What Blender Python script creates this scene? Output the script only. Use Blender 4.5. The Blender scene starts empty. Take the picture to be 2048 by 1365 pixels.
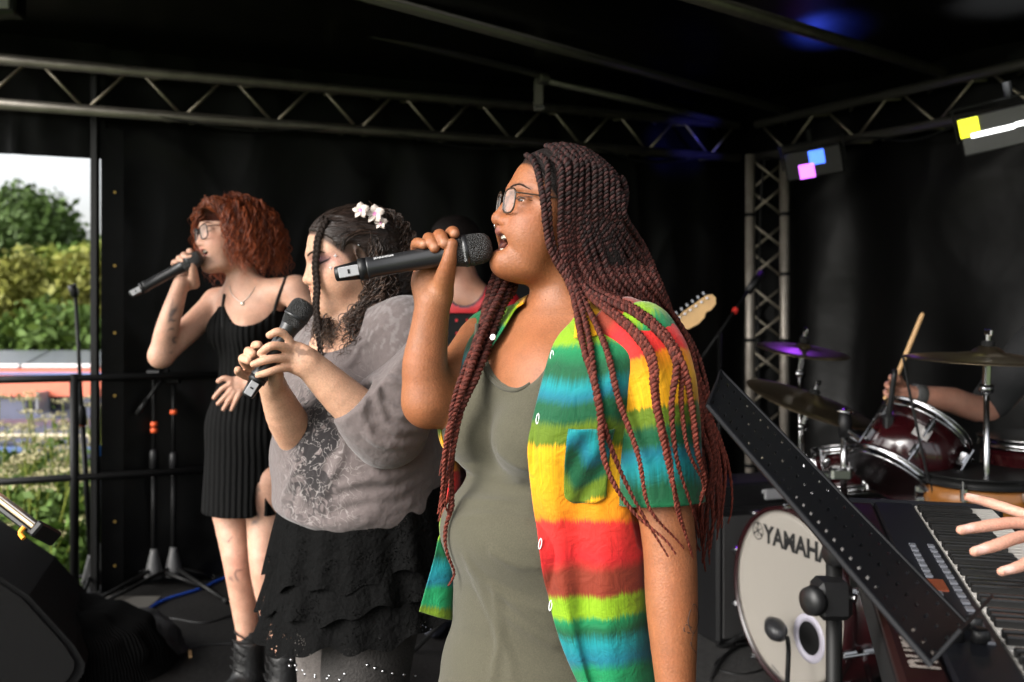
import bpy, math, random
import numpy as np
from mathutils import Vector, Matrix, Euler

R = math.radians
SC = bpy.context.scene
COL = SC.collection
rng = np.random.default_rng(7)
random.seed(7)

# ---------------------------------------------------------------- camera
CAMZ, FPX, CX, HY = 1.34, 1991.0, 1024.0, 620.0
cam = bpy.data.cameras.new('camera')
cam.sensor_width = 36.0
cam.lens = 35.0
cam.shift_y = -(682.5 - HY) / 2048.0
cam.clip_start = 0.05
cam.clip_end = 2000.0
cam.dof.use_dof = True
cam.dof.focus_distance = 1.78
cam.dof.aperture_fstop = 4.0
camo = bpy.data.objects.new('camera', cam)
camo.location = (0, 0, CAMZ)
camo.rotation_euler = (R(90), 0, 0)
COL.objects.link(camo)
SC.camera = camo

# ---------------------------------------------------------------- sky and sun (bright overcast, light from the open sides)
SUN_AZ, SUN_EL = 236.0, 30.0     # compass bearing the light comes from (y axis = north), elevation
world = bpy.data.worlds.new('World')
SC.world = world
world.use_nodes = True
wn = world.node_tree.nodes; wl_ = world.node_tree.links
sky = wn.new('ShaderNodeTexSky')
sky.sky_type = 'NISHITA'
sky.sun_disc = False
sky.sun_elevation = R(SUN_EL)
sky.sun_rotation = R(SUN_AZ)
sky.air_density = 1.0
sky.dust_density = 4.0
sky.ozone_density = 1.0
hsv = wn.new('ShaderNodeHueSaturation')
hsv.inputs['Saturation'].default_value = 0.18
wl_.new(sky.outputs[0], hsv.inputs['Color'])
bg = wn['Background']
bg.inputs['Strength'].default_value = 0.15
wl_.new(hsv.outputs[0], bg.inputs['Color'])
sl = bpy.data.lights.new('sun', 'SUN')
sl.energy = 1.2
sl.angle = R(45)
sl.color = (1.0, 0.955, 0.89)
so = bpy.data.objects.new('sun', sl)
_d = Vector((math.sin(R(SUN_AZ)) * math.cos(R(SUN_EL)), math.cos(R(SUN_AZ)) * math.cos(R(SUN_EL)), math.sin(R(SUN_EL))))
so.rotation_euler = _d.to_track_quat('Z', 'Y').to_euler()
so.location = _d * 30
COL.objects.link(so)

vs = SC.view_settings
vs.view_transform = 'Standard'
vs.look = 'None'
vs.exposure = 1.4
vs.gamma = 1.0
vs.use_curve_mapping = False
SC.cycles.max_bounces = 8
SC.cycles.transparent_max_bounces = 12
SC.cycles.use_denoising = True
SC.cycles.use_adaptive_sampling = True
SC.cycles.sample_clamp_indirect = 6.0

# ---------------------------------------------------------------- helpers
def P(px, py, d):
    """the place in the world seen at photo pixel (px, py) at distance d in front of the camera"""
    return np.array([(px - CX) / FPX * d, d, CAMZ - (py - HY) / FPX * d])

def V3(*a):
    return np.array(a, dtype=float)

def unit(v):
    v = np.asarray(v, float)
    return v / (np.linalg.norm(v) + 1e-12)

_loc = {}
def wloc(o):
    return _loc.get(o.name, np.zeros(3)) if o is not None else np.zeros(3)

def thing(name, label, cat, loc=(0, 0, 0), group=None):
    o = bpy.data.objects.new(name, None)
    COL.objects.link(o)
    o.location = loc
    o.empty_display_size = 0.05
    o['label'] = label
    o['category'] = cat
    if group:
        o['group'] = group
    _loc[o.name] = np.array(loc, float)
    return o

def tag(o, label=None, cat=None, group=None, kind=None):
    for k, v in (('label', label), ('category', cat), ('group', group), ('kind', kind)):
        if v:
            o[k] = v
    return o

def part(name, VF, mat, parent=None, smooth=False, uv=None, col=None, loc=None):
    """one mesh object; vertices are given in world space"""
    V, F = VF
    V = np.asarray(V, float).reshape(-1, 3)
    base = wloc(parent) if parent is not None else (np.array(loc, float) if loc is not None else np.zeros(3))
    me = bpy.data.meshes.new(name)
    if isinstance(F, np.ndarray):
        m = F.shape[1]
        me.vertices.add(len(V))
        me.vertices.foreach_set('co', (V - base).astype(np.float32).ravel())
        me.loops.add(F.size)
        me.loops.foreach_set('vertex_index', F.astype(np.int32).ravel())
        me.polygons.add(len(F))
        me.polygons.foreach_set('loop_start', np.arange(0, F.size, m, dtype=np.int32))
        me.polygons.foreach_set('loop_total', np.full(len(F), m, dtype=np.int32))
        me.update(calc_edges=True)
    else:
        me.from_pydata([tuple(v) for v in (V - base)], [], [tuple(int(i) for i in f) for f in F])
    if smooth:
        me.polygons.foreach_set('use_smooth', [True] * len(me.polygons))
    if uv is not None:
        l = me.uv_layers.new(name='UVMap')
        idx = np.zeros(len(me.loops), dtype=np.int32)
        me.loops.foreach_get('vertex_index', idx)
        l.data.foreach_set('uv', np.asarray(uv, np.float32)[idx].ravel())
    if col is not None:
        a = me.color_attributes.new('Col', 'FLOAT_COLOR', 'POINT')
        c = np.ones((len(V), 4), np.float32)
        c[:, :3] = col
        a.data.foreach_set('color', c.ravel())
    if mat is not None:
        me.materials.append(mat)
    me.update()
    o = bpy.data.objects.new(name, me)
    COL.objects.link(o)
    if parent is not None:
        o.parent = parent
    elif loc is not None:
        o.location = loc
    _loc[o.name] = base
    return o

def join(*vfs):
    Vs, Fs, n = [], [], 0
    for V, F in vfs:
        V = np.asarray(V, float).reshape(-1, 3)
        Vs.append(V)
        Fs.extend([tuple(int(i) + n for i in f) for f in F])
        n += len(V)
    return np.concatenate(Vs), Fs

def box(c, s, rot=None, bev=0.0):
    """box centred at c, full size s, optional 3x3 rotation; bev chamfers the edges"""
    c = np.asarray(c, float); h = np.asarray(s, float) / 2
    if bev <= 0:
        V = np.array([[x, y, z] for x in (-1, 1) for y in (-1, 1) for z in (-1, 1)], float) * h
        F = [(0, 1, 3, 2), (4, 6, 7, 5), (0, 4, 5, 1), (2, 3, 7, 6), (0, 2, 6, 4), (1, 5, 7, 3)]
    else:
        b = min(bev, *(h * 0.9))
        V = []
        for x in (-1, 1):
            for y in (-1, 1):
                for z in (-1, 1):
                    V += [(x * h[0], y * (h[1] - b), z * (h[2] - b)), (x * (h[0] - b), y * h[1], z * (h[2] - b)), (x * (h[0] - b), y * (h[1] - b), z * h[2])]
        V = np.array(V)
        I = lambda x, y, z, k: ((x * 2 + y) * 2 + z) * 3 + k
        F = [(I(0,0,0,0), I(0,0,1,0), I(0,1,1,0), I(0,1,0,0)), (I(1,0,0,0), I(1,1,0,0), I(1,1,1,0), I(1,0,1,0)),
             (I(0,0,0,1), I(1,0,0,1), I(1,0,1,1), I(0,0,1,1)), (I(0,1,0,1), I(0,1,1,1), I(1,1,1,1), I(1,1,0,1)),
             (I(0,0,0,2), I(0,1,0,2), I(1,1,0,2), I(1,0,0,2)), (I(0,0,1,2), I(1,0,1,2), I(1,1,1,2), I(0,1,1,2))]
        for z in (0, 1):
            for y in (0, 1):
                F.append((I(0,y,z,1), I(1,y,z,1), I(1,y,z,2), I(0,y,z,2)))
            for x in (0, 1):
                F.append((I(x,0,z,0), I(x,1,z,0), I(x,1,z,2), I(x,0,z,2)))
        for x in (0, 1):
            for y in (0, 1):
                F.append((I(x,y,0,0), I(x,y,1,0), I(x,y,1,1), I(x,y,0,1)))
        for x in (0, 1):
            for y in (0, 1):
                for z in (0, 1):
                    F.append((I(x,y,z,0), I(x,y,z,1), I(x,y,z,2)))
    if rot is not None:
        V = V @ np.asarray(rot).T
    return V + c, F

def frame(d, up=(0, 0, 1)):
    """right-handed axes with z along d"""
    z = unit(d)
    u = np.asarray(up, float)
    if abs(z @ unit(u)) > 0.97:
        u = V3(1, 0, 0) if abs(z[0]) < 0.9 else V3(0, 1, 0)
    x = unit(np.cross(u, z)); y = np.cross(z, x)
    return x, y, z

def axes(d, up=(0, 0, 1)):
    x, y, z = frame(d, up)
    return np.stack([x, y, z], axis=1)

def tube(pts, r, sides=8, cap=True):
    pts = np.asarray(pts, float); n = len(pts)
    r = np.full(n, float(r)) if np.isscalar(r) else np.asarray(r, float)
    T = np.gradient(pts, axis=0)
    T /= np.linalg.norm(T, axis=1)[:, None] + 1e-12
    x, y, _ = frame(T[0])
    a = np.linspace(0, 2 * math.pi, sides, endpoint=False)
    V = []
    for i in range(n):
        x = x - T[i] * (x @ T[i]); x = unit(x); y = np.cross(T[i], x)
        V.append(pts[i] + r[i] * (np.cos(a)[:, None] * x + np.sin(a)[:, None] * y))
    V = np.concatenate(V)
    F = [(i * sides + j, i * sides + (j + 1) % sides, (i + 1) * sides + (j + 1) % sides, (i + 1) * sides + j) for i in range(n - 1) for j in range(sides)]
    if cap:
        F.append(tuple(range(sides))[::-1]); F.append(tuple((n - 1) * sides + j for j in range(sides)))
    return V, F

def rod(a, b, r, r2=None, sides=10):
    return tube([a, b], [r, r if r2 is None else r2], sides)

def lathe(prof, a, d, sides=24, up=(0, 0, 1), ex=None):
    """revolve profile [(radius, along)] about the axis through a along d"""
    x, y, z = frame(d, up)
    t = np.linspace(0, 2 * math.pi, sides, endpoint=False)
    V = []
    for r, h in prof:
        V.append(np.asarray(a) + z * h + r * (np.cos(t)[:, None] * x + np.sin(t)[:, None] * y))
    V = np.concatenate(V); n = len(prof)
    F = [(i * sides + j, i * sides + (j + 1) % sides, (i + 1) * sides + (j + 1) % sides, (i + 1) * sides + j) for i in range(n - 1) for j in range(sides)]
    if prof[0][0] > 1e-6: F.append(tuple(range(sides))[::-1])
    if prof[-1][0] > 1e-6: F.append(tuple((n - 1) * sides + j for j in range(sides)))
    return V, F

def grid(fn, nu, nv):
    """surface fn(u, v) arrays in 0..1 -> (V, F, UV)"""
    u, v = np.meshgrid(np.linspace(0, 1, nu), np.linspace(0, 1, nv), indexing='ij')
    V = fn(u.ravel(), v.ravel())
    i, j = np.meshgrid(np.arange(nu - 1), np.arange(nv - 1), indexing='ij')
    a = (i * nv + j).ravel()
    F = np.stack([a, a + nv, a + nv + 1, a + 1], axis=1)
    return V, F, np.stack([u.ravel(), v.ravel()], axis=1)

def spline(pts, n):
    """Catmull-Rom through pts, n samples"""
    p = np.asarray(pts, float)
    if len(p) == 2:
        t = np.linspace(0, 1, n)[:, None]
        return p[0] * (1 - t) + p[1] * t
    p = np.vstack([2 * p[0] - p[1], p, 2 * p[-1] - p[-2]])
    m = len(p) - 3
    t = np.linspace(0, m - 1e-9, n)
    i = t.astype(int); f = (t - i)[:, None]
    a, b, c, d = p[i], p[i + 1], p[i + 2], p[i + 3]
    return 0.5 * ((2 * b) + (c - a) * f + (2 * a - 5 * b + 4 * c - d) * f ** 2 + (3 * b - a - 3 * c + d) * f ** 3)

def snoise(Q, f=1.0, seed=0, oct=3):
    """cheap smooth noise, about -1..1, from sums of sines"""
    r = np.random.default_rng(seed)
    s = np.zeros(len(Q)); amp = 1.0; tot = 0.0
    for o in range(oct):
        for k in range(4):
            d = unit(r.normal(size=3)) * f * (2 ** o) * r.uniform(0.7, 1.3) * 6.283
            s += amp * np.sin(Q @ d + r.uniform(0, 6.28)); tot += amp * 0.6
        amp *= 0.5
    return s / tot

# ---------------------------------------------------------------- materials
def mat(name, color, rough=0.5, metal=0.0, var=0.0, vscale=8.0, bump=0.0, bscale=60.0, spec=0.5, emit=None, estr=0.0, attr=None, sss=0.0, coat=0.0, sheen=0.0, alpha=1.0, trans=0.0, stretch=None):
    m = bpy.data.materials.new(name)
    m.use_nodes = True
    nt = m.node_tree; N = nt.nodes; L = nt.links
    b = N['Principled BSDF']
    b.inputs['Base Color'].default_value = (*color, 1)
    b.inputs['Roughness'].default_value = rough
    b.inputs['Metallic'].default_value = metal
    b.inputs['Specular IOR Level'].default_value = spec
    if coat: b.inputs['Coat Weight'].default_value = coat; b.inputs['Coat Roughness'].default_value = 0.08
    if sheen: b.inputs['Sheen Weight'].default_value = sheen; b.inputs['Sheen Roughness'].default_value = 0.5
    if trans: b.inputs['Transmission Weight'].default_value = trans
    if alpha < 1: b.inputs['Alpha'].default_value = alpha
    if sss:
        b.inputs['Subsurface Weight'].default_value = sss
        b.inputs['Subsurface Radius'].default_value = (0.010, 0.0035, 0.0018)
        b.inputs['Subsurface Scale'].default_value = 1.0
    if emit:
        b.inputs['Emission Color'].default_value = (*emit, 1)
        b.inputs['Emission Strength'].default_value = estr
    src = None
    if attr:
        at = N.new('ShaderNodeAttribute'); at.attribute_name = attr
        src = at.outputs['Color']
    tc = None
    if var or bump:
        tc = N.new('ShaderNodeTexCoord')
        mp = N.new('ShaderNodeMapping')
        if stretch: mp.inputs['Scale'].default_value = stretch
        L.new(tc.outputs['Object'], mp.inputs['Vector'])
    if var:
        nz = N.new('ShaderNodeTexNoise'); nz.inputs['Scale'].default_value = vscale; nz.inputs['Detail'].default_value = 6
        L.new(mp.outputs[0], nz.inputs['Vector'])
        mr = N.new('ShaderNodeMapRange')
        mr.inputs['From Min'].default_value = 0.25; mr.inputs['From Max'].default_value = 0.75
        mr.inputs['To Min'].default_value = 1 - var; mr.inputs['To Max'].default_value = 1 + var
        L.new(nz.outputs['Fac'], mr.inputs['Value'])
        mx = N.new('ShaderNodeMix'); mx.data_type = 'RGBA'; mx.blend_type = 'MULTIPLY'; mx.inputs['Factor'].default_value = 1
        if src is not None: L.new(src, mx.inputs[6])
        else: mx.inputs[6].default_value = (*color, 1)
        L.new(mr.outputs[0], mx.inputs[7])
        src = mx.outputs[2]
    if src is not None:
        L.new(src, b.inputs['Base Color'])
    if bump:
        bz = N.new('ShaderNodeTexNoise'); bz.inputs['Scale'].default_value = bscale; bz.inputs['Detail'].default_value = 5
        L.new(mp.outputs[0], bz.inputs['Vector'])
        bp = N.new('ShaderNodeBump'); bp.inputs['Strength'].default_value = min(1.0, bump); bp.inputs['Distance'].default_value = 0.01
        L.new(bz.outputs['Fac'], bp.inputs['Height'])
        L.new(bp.outputs[0], b.inputs['Normal'])
    return m

M = {}
M['floor'] = mat('stage_floor', (0.0055, 0.005, 0.0047), 0.6, var=0.6, vscale=5, bump=0.3, bscale=40, spec=0.3)
M['tarp'] = mat('black_tarpaulin', (0.0022, 0.0022, 0.0022), 0.36, var=0.25, vscale=2, bump=0.5, bscale=5, spec=0.15)
M['roof'] = mat('roof_sheet', (0.003, 0.003, 0.003), 0.28, bump=0.12, bscale=12, spec=0.10)
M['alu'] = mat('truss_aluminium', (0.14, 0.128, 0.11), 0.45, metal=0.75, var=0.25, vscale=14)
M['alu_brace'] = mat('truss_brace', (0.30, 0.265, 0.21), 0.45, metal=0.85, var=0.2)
M['alu_leg_lit'] = mat('truss_leg_painted_lit', (0.32, 0.285, 0.245), 0.45, metal=0.5, var=0.2, vscale=14)  # truss aluminium again, missing corner light put into a brighter base colour
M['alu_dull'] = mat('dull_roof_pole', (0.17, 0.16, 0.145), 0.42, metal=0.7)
M['black_metal'] = mat('black_painted_metal', (0.006, 0.006, 0.006), 0.45, spec=0.15)
M['black_plastic'] = mat('black_plastic', (0.006, 0.006, 0.0065), 0.45, spec=0.35)
M['black_matte'] = mat('black_matte', (0.008, 0.008, 0.008), 0.8, spec=0.2)
M['chrome'] = mat('chrome', (0.42, 0.42, 0.43), 0.2, metal=1.0)
M['orange'] = mat('orange_band', (0.85, 0.12, 0.03), 0.5)
M['blue_tape'] = mat('blue_tape', (0.02, 0.16, 0.55), 0.5)
M['brass'] = mat('brass_grommet', (0.55, 0.36, 0.10), 0.4, metal=0.9)
M['silver_plastic'] = mat('silver_plastic', (0.30, 0.30, 0.31), 0.4)
M['white'] = mat('white_plastic', (0.8, 0.8, 0.8), 0.4)
# ================================================================ the stage: floor, roof, sheets, trusses
def quad_sheet(name, a, b, c, d, nu, nv, disp, m, **kw):
    """bilinear sheet a-b (bottom), d-c (top) pushed along its normal by disp(u, v)"""
    a, b, c, d = (np.asarray(x, float) for x in (a, b, c, d))
    n = unit(np.cross(b - a, d - a))
    def fn(u, v):
        u = u[:, None]; v = v[:, None]
        q = a * (1 - u) * (1 - v) + b * u * (1 - v) + c * u * v + d * (1 - u) * v
        return q + n * disp(u[:, 0], v[:, 0])[:, None]
    V, F, UV = grid(fn, nu, nv)
    return part(name, (V, F), m, smooth=True, uv=UV, **kw)

o = part('ground', box((-6, 18, -0.75), (90, 120, 0.1)), mat('meadow', (0.09, 0.13, 0.03), 0.9, var=0.5, vscale=0.8, bump=0.6, bscale=6))
tag(o, kind='structure')

K = V3(1.49, 6.23, 0)              # back corner of the stage
UB = unit(V3(0.917, 0.399, 0))     # along the long sheet, to the right
NB = V3(UB[1], -UB[0], 0)          # towards the camera
RS = unit(V3(0.50, -0.866, 0))     # along the right-hand truss, towards the camera
NR = V3(-0.866, -0.50, 0)          # into the stage from the right-hand sheet

# deck of dark boards, ending at the line of the long sheet
def clip_poly(poly, p, n):
    """part of a flat polygon on the side of p that n points to"""
    out = []
    for a, b in zip(poly, poly[1:] + poly[:1]):
        da, db = (a - p) @ n, (b - p) @ n
        if da >= 0: out.append(a)
        if da * db < 0: out.append(a + (b - a) * da / (da - db))
    return out
def slab(poly, z0, z1):
    n = len(poly)
    V = [(q[0], q[1], z1) for q in poly] + [(q[0], q[1], z0) for q in poly]
    return np.array(V, float), [tuple(range(n)), tuple(range(n, 2 * n))[::-1]] + [(i, n + i, n + (i + 1) % n, (i + 1) % n) for i in range(n)]
LP = (K - NB * 0.14)[:2]; LN = NB[:2]
rect = lambda x0, y0, x1, y1: [np.array(q, float) for q in ((x0, y0), (x1, y0), (x1, y1), (x0, y1))]
deck = part('stage_floor', slab(clip_poly(rect(-2.7, -1.75, 3.8, 6.85), LP, LN), -0.14, -0.04), M['floor'])
tag(deck, kind='structure')
pid = 0
yy = -1.7
while yy < 6.8:
    for xx in (-2.65, -0.05, 2.55):
        pl_ = clip_poly(rect(xx, yy, min(xx + 2.585, 3.75), yy + 1.19), LP + LN * 0.01, LN)
        zt_ = 0.0006 * ((pid * 7) % 5)
        if len(pl_) > 2: part('deck_board', slab(pl_, -0.041, zt_), M['floor'], deck)
        pid += 1
    yy += 1.2

def folds(seed, nf, amp, top=0.35):
    r = np.random.default_rng(seed)
    ph = r.uniform(0, 6.28, 8); fr = nf * r.uniform(0.5, 1.8, 8); tl = r.uniform(-1.2, 1.2, 8)
    def f(u, v):
        s = 0
        for k in range(8):
            s = s + np.sin(u * fr[k] * 6.28 + ph[k] + tl[k] * (1 - v) * 2.0) * (0.6 + 0.4 * np.sin(v * 3 + ph[k]))
        w = 0.4 + 0.6 * (1 - v)
        Q = np.stack([u * 9, v * 5, u * 0], 1)
        cr = (1 - np.abs(snoise(Q * np.array([1.0, 1.4, 1]), 0.30, seed + 7, 3))) ** 3 + 0.7 * (1 - np.abs(snoise(Q * np.array([1.0, 0.6, 1]), 0.55, seed + 8, 2))) ** 4
        return amp * (s / 3.0 * w + 0.5 * snoise(Q, 0.35, seed, 3)) + 0.010 * cr
    return f

PL = K - UB * 3.755                 # left end of the sheet, by the opening
zt = 2.72
o = quad_sheet('tarpaulin_wall', PL + NB * -0.06, K + NB * -0.06 + UB * 0.12, K + NB * -0.06 + UB * 0.12 + V3(0, 0, zt), PL + NB * -0.06 + V3(0, 0, zt), 260, 90, folds(3, 7, 0.035), M['tarp'])
tag(o, 'creased black tarpaulin sheet hanging behind the singers from the long truss', 'tarpaulin')
KR = K - NR * 0.06 - RS * 0.10
KE = K + RS * 5.2 - NR * 0.06
o = quad_sheet('tarpaulin_wall', KR, KE, KE + V3(0, 0, zt + 0.0), KR + V3(0, 0, zt + 0.03), 240, 90, folds(11, 6, 0.05), M['tarp'])
tag(o, 'black tarpaulin sheet with long soft folds behind the drum kit', 'tarpaulin')
# short sheet over the opening on the left
VL = PL - UB * 1.25
o = quad_sheet('tarpaulin_valance', VL + V3(0, 0, 2.055), PL + UB * 0.02 + V3(0, 0, 2.055), PL + UB * 0.02 + V3(0, 0, 2.72), VL + V3(0, 0, 2.72), 60, 12, folds(21, 2, 0.008), M['tarp'])
tag(o, 'narrow black tarpaulin strip above the open gap on the left', 'tarpaulin')
# vertical hem strip of the sheet with brass eyelets
hem = part('sheet_hem', box(PL + UB * 0.05 + V3(0, 0, 1.1) + NB * 0.0, (0.10, 0.006, 2.2), rot=np.stack([UB, -NB, V3(0, 0, 1)], 1)), M['tarp'])
tag(hem, 'black hem strip with eyelets along the open edge of the tarpaulin', 'tarpaulin')
for z in (1.90, 1.55, 1.23, 0.93, 0.55, 0.33, 0.12):
    c = PL + UB * 0.06 + V3(0, 0, z) + NB * 0.008
    part('eyelet', lathe([(0.003, 0), (0.0065, 0), (0.0065, 0.004), (0.003, 0.004)], c, NB, 12), M['brass'], hem)

# roof sheet
def roofz(x, y):
    return 2.60 + 0.02 * np.sin(x * 1.3) + 0.025 * np.maximum(0, 4 - y)
def froof(u, v):
    x = -2.75 + u * 7.3; y = 1.25 + v * 5.6
    Q = np.stack([x, y, x * 0], 1)
    return np.stack([x, y, roofz(x, y) + 0.03 * snoise(Q, 0.35, 5, 3)], 1)
V, F, UV = grid(froof, 90, 80)
o = part('stage_roof', (V, F), M['roof'], smooth=True)
tag(o, 'shiny black roof sheet stretched over the stage', 'roof')

def truss(name, label, a, b, w, up, side, r=0.026, step=0.45, three=False, mt=None, group='aluminium stage trusses'):
    """lattice of chords and diagonal braces from a to b; chords at +-w/2 along up and side"""
    a = np.asarray(a, float); b = np.asarray(b, float)
    d = b - a; Ln = np.linalg.norm(d); d = d / Ln
    t = thing(name, label, 'truss', tuple(a), group)
    up = np.asarray(up, float); side = np.asarray(side, float)
    offs = [(-.5, -.5), (.5, -.5), (.5, .5), (-.5, .5)] if not three else [(-.5, 0), (.5, -.5), (.5, .5)]
    C = [up * (w * s) + side * (w * q) for s, q in offs]
    for c in C:
        part('chord', tube([a + c, b + c], r, 14), mt or M['alu'], t, smooth=True)
    n = max(2, int(Ln / step))
    for k in range(len(C)):
        c0, c1 = C[k], C[(k + 1) % len(C)]
        for i in range(n):
            p0 = a + d * (Ln * (i + 0.06) / n); p1 = a + d * (Ln * (i + 0.5) / n); p2 = a + d * (Ln * (i + 0.94) / n)
            part('brace', rod(p0 + c0, p1 + c1, 0.008, sides=8), M['alu_brace'], t, smooth=True)
            part('brace', rod(p1 + c1, p2 + c0, 0.008, sides=8), M['alu_brace'], t, smooth=True)
    for i in range(n):
        p = a + d * (Ln * (i + 0.02 + 0.1 * ((i * 37) % 5) / 5) / n)
        for k in ((0, 1) if i % 2 else (1,)):
            part('strap', lathe([(r + 0.003, 0), (r + 0.003, 0.022)], p + C[k], d, 12), M['black_matte'], t)
    return t
Zc = 2.365
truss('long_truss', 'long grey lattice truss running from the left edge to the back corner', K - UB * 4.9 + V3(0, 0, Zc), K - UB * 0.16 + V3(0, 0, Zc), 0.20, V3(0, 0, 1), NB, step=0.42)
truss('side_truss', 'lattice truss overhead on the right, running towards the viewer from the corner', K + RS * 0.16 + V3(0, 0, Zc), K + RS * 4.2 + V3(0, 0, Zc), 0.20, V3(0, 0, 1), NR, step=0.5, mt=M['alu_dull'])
truss('corner_truss_leg', 'upright lattice truss leg standing in the back corner behind the drums', K + V3(0.05, -0.22, 0), K + V3(0.05, -0.22, 2.265), 0.20, unit(V3(1, -0.25, 0)), unit(V3(0.25, 1, 0)), r=0.027, step=0.36, mt=M['alu_leg_lit'])

# roof poles
for lab, pa, pb, r in (
        ('thin grey roof pole at the upper left of the ceiling', P(300, -40, 4.05), P(1085, 152, 5.25), 0.018),
        ('short continuation of the roof pole between bracket and corner', P(1097, 163, 5.25), P(1475, 250, 6.05), 0.018),
        ('long grey roof pole crossing the middle of the ceiling', P(560, -55, 3.7), P(1570, 222, 5.9), 0.024),
        ('bright thick roof pole at the upper right of the ceiling', P(1180, -70, 3.3), P(1885, 145, 4.9), 0.027)):
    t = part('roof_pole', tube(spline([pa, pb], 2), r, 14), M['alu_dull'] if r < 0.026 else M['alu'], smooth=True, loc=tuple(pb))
    tag(t, lab, 'pole', 'roof poles')
# bracket holding a roof pole to the long truss
bp = P(1085, 158, 5.25)
t = thing('pole_bracket', 'small metal bracket hanging from the roof pole down to the long truss', 'bracket', tuple(bp))
part('clamp', lathe([(0.030, -0.03), (0.034, -0.02), (0.034, 0.02), (0.030, 0.03)], bp, P(1475, 250, 6.05) - bp, 14), M['alu_dull'], t)
part('hanger', box(bp + V3(-0.02, 0, -0.09), (0.05, 0.012, 0.16), bev=0.004), M['alu_dull'], t)
part('bolt', rod(bp + V3(-0.04, 0, -0.15), bp + V3(0.01, 0, -0.15), 0.012), M['chrome'], t)

# slim black corner post, its steel foot and the railing on the left
pp = P(190, 1180, 4.70); pp[2] = 0
t = thing('corner_post', 'slim black upright post beside the open gap on the left', 'post', tuple(pp))
part('pole', box(pp + V3(0, 0, 1.24), (0.034, 0.034, 2.46), bev=0.004), M['black_metal'], t)
part('base_plate', box(P(225, 1212, 4.45) * V3(1, 1, 0) + V3(0, 0, 0.012), (0.34, 0.30, 0.012), bev=0.003), M['alu_dull'], t)
ra = V3(-2.75, 4.36, 0); rb = V3(-1.27, 4.985, 0)
t = thing('railing', 'black tube railing across the open gap on the left', 'railing', tuple(ra))
for z in (1.02, 0.555):
    part('rail', tube([ra + V3(0, 0, z), rb + V3(0, 0, z)], 0.017, 12), M['black_metal'], t, smooth=True)
for f in (0.0, 0.475, 1.0):
    q = ra * (1 - f) + rb * f
    part('post', tube([q, q + V3(0, 0, 1.04)], 0.021, 12), M['black_metal'], t, smooth=True)
# ================================================================ outside: grass, plants, boats on the canal, hedge, trees
GZ = -0.70
def leafmat(name, c, var=0.35, vs_=1.2):
    m = mat(name, c, 0.6, var=var, vscale=vs_, spec=0.25)
    b = m.node_tree.nodes['Principled BSDF']
    b.inputs['Subsurface Weight'].default_value = 0.0
    return m
M['leaf_dark'] = leafmat('leaf_dark', (0.055, 0.095, 0.020))
M['leaf_mid'] = leafmat('leaf_mid', (0.070, 0.125, 0.020))
M['leaf_lime'] = leafmat('leaf_lime', (0.17, 0.20, 0.030))
M['leaf_yel'] = leafmat('leaf_yellow', (0.18, 0.185, 0.036))
M['bark'] = mat('bark', (0.07, 0.05, 0.035), 0.9, var=0.4)
M['petal_cream'] = mat('cream_flower', (0.36, 0.32, 0.17), 0.7, var=0.25)
M['water'] = mat('canal_water', (0.03, 0.04, 0.03), 0.08, bump=0.1, bscale=3)

def leaves(C, size, r, flat=0.0):
    """one quad leaf at every point of C, random facing"""
    n = len(C)
    a = r.normal(size=(n, 3)); a /= np.linalg.norm(a, axis=1)[:, None]
    if flat: a[:, 2] *= (1 - flat); a /= np.linalg.norm(a, axis=1)[:, None] + 1e-9
    b = r.normal(size=(n, 3)); b -= a * (a * b).sum(1)[:, None]; b /= np.linalg.norm(b, axis=1)[:, None]
    s = size * r.uniform(0.6, 1.4, n)[:, None]
    c = np.cross(a, b) * 0.25 * s
    V = np.stack([C - a * s, C + b * s * 0.55 + c * 0.6, C + a * s, C - b * s * 0.55 + c * 0.6], 1).reshape(-1, 3)
    return V, np.arange(4 * n).reshape(n, 4)

def clump_points(centres, radii, n, r, shell=0.55):
    k = r.choice(len(centres), n, p=radii ** 2 / (radii ** 2).sum())
    d = r.normal(size=(n, 3)); d /= np.linalg.norm(d, axis=1)[:, None]
    rr = radii[k] * (shell + (1 - shell) * r.random(n) ** 0.5) * (1 + 0.15 * r.normal(size=n))
    return centres[k] + d * rr[:, None]

def tree(name, label, cat, base, h, w, n, leaf, m, seed, trunk=0.35, group=None, squash=1.0, nc=26, depth=None):
    r = np.random.default_rng(seed)
    base = np.asarray(base, float)
    t = thing(name, label, cat, tuple(base), group)
    th = h * trunk
    cc = []
    for k in range(nc):
        d = r.normal(size=3); d /= np.linalg.norm(d)
        q = d * r.uniform(0.35, 1.0) ** 0.6
        cc.append(base + V3(0, 0, th + (h - th) * 0.47) + q * V3(w * 0.42, (depth or w) * 0.42, (h - th) * 0.42 * squash))
    cc = np.array(cc); rad = r.uniform(0.12, 0.24, nc) * w
    V, F = leaves(clump_points(cc, rad, n, r), leaf, r)
    part('crown', (V, F), m, t)
    parts = [tube(spline([base, base + V3(0.05 * w, 0, th * 0.6), base + V3(0, 0, th + (h - th) * 0.35)], 8), np.linspace(0.035, 0.015, 8) * h, 8)]
    for k in range(5):
        parts.append(tube(spline([base + V3(0, 0, th * (0.6 + 0.1 * k)), (base + V3(0, 0, th)) * 0.5 + cc[k] * 0.5, cc[k]], 6), np.linspace(0.014, 0.004, 6) * h, 6))
    part('trunk', join(*parts), M['bark'], t, smooth=True)
    return t

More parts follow.
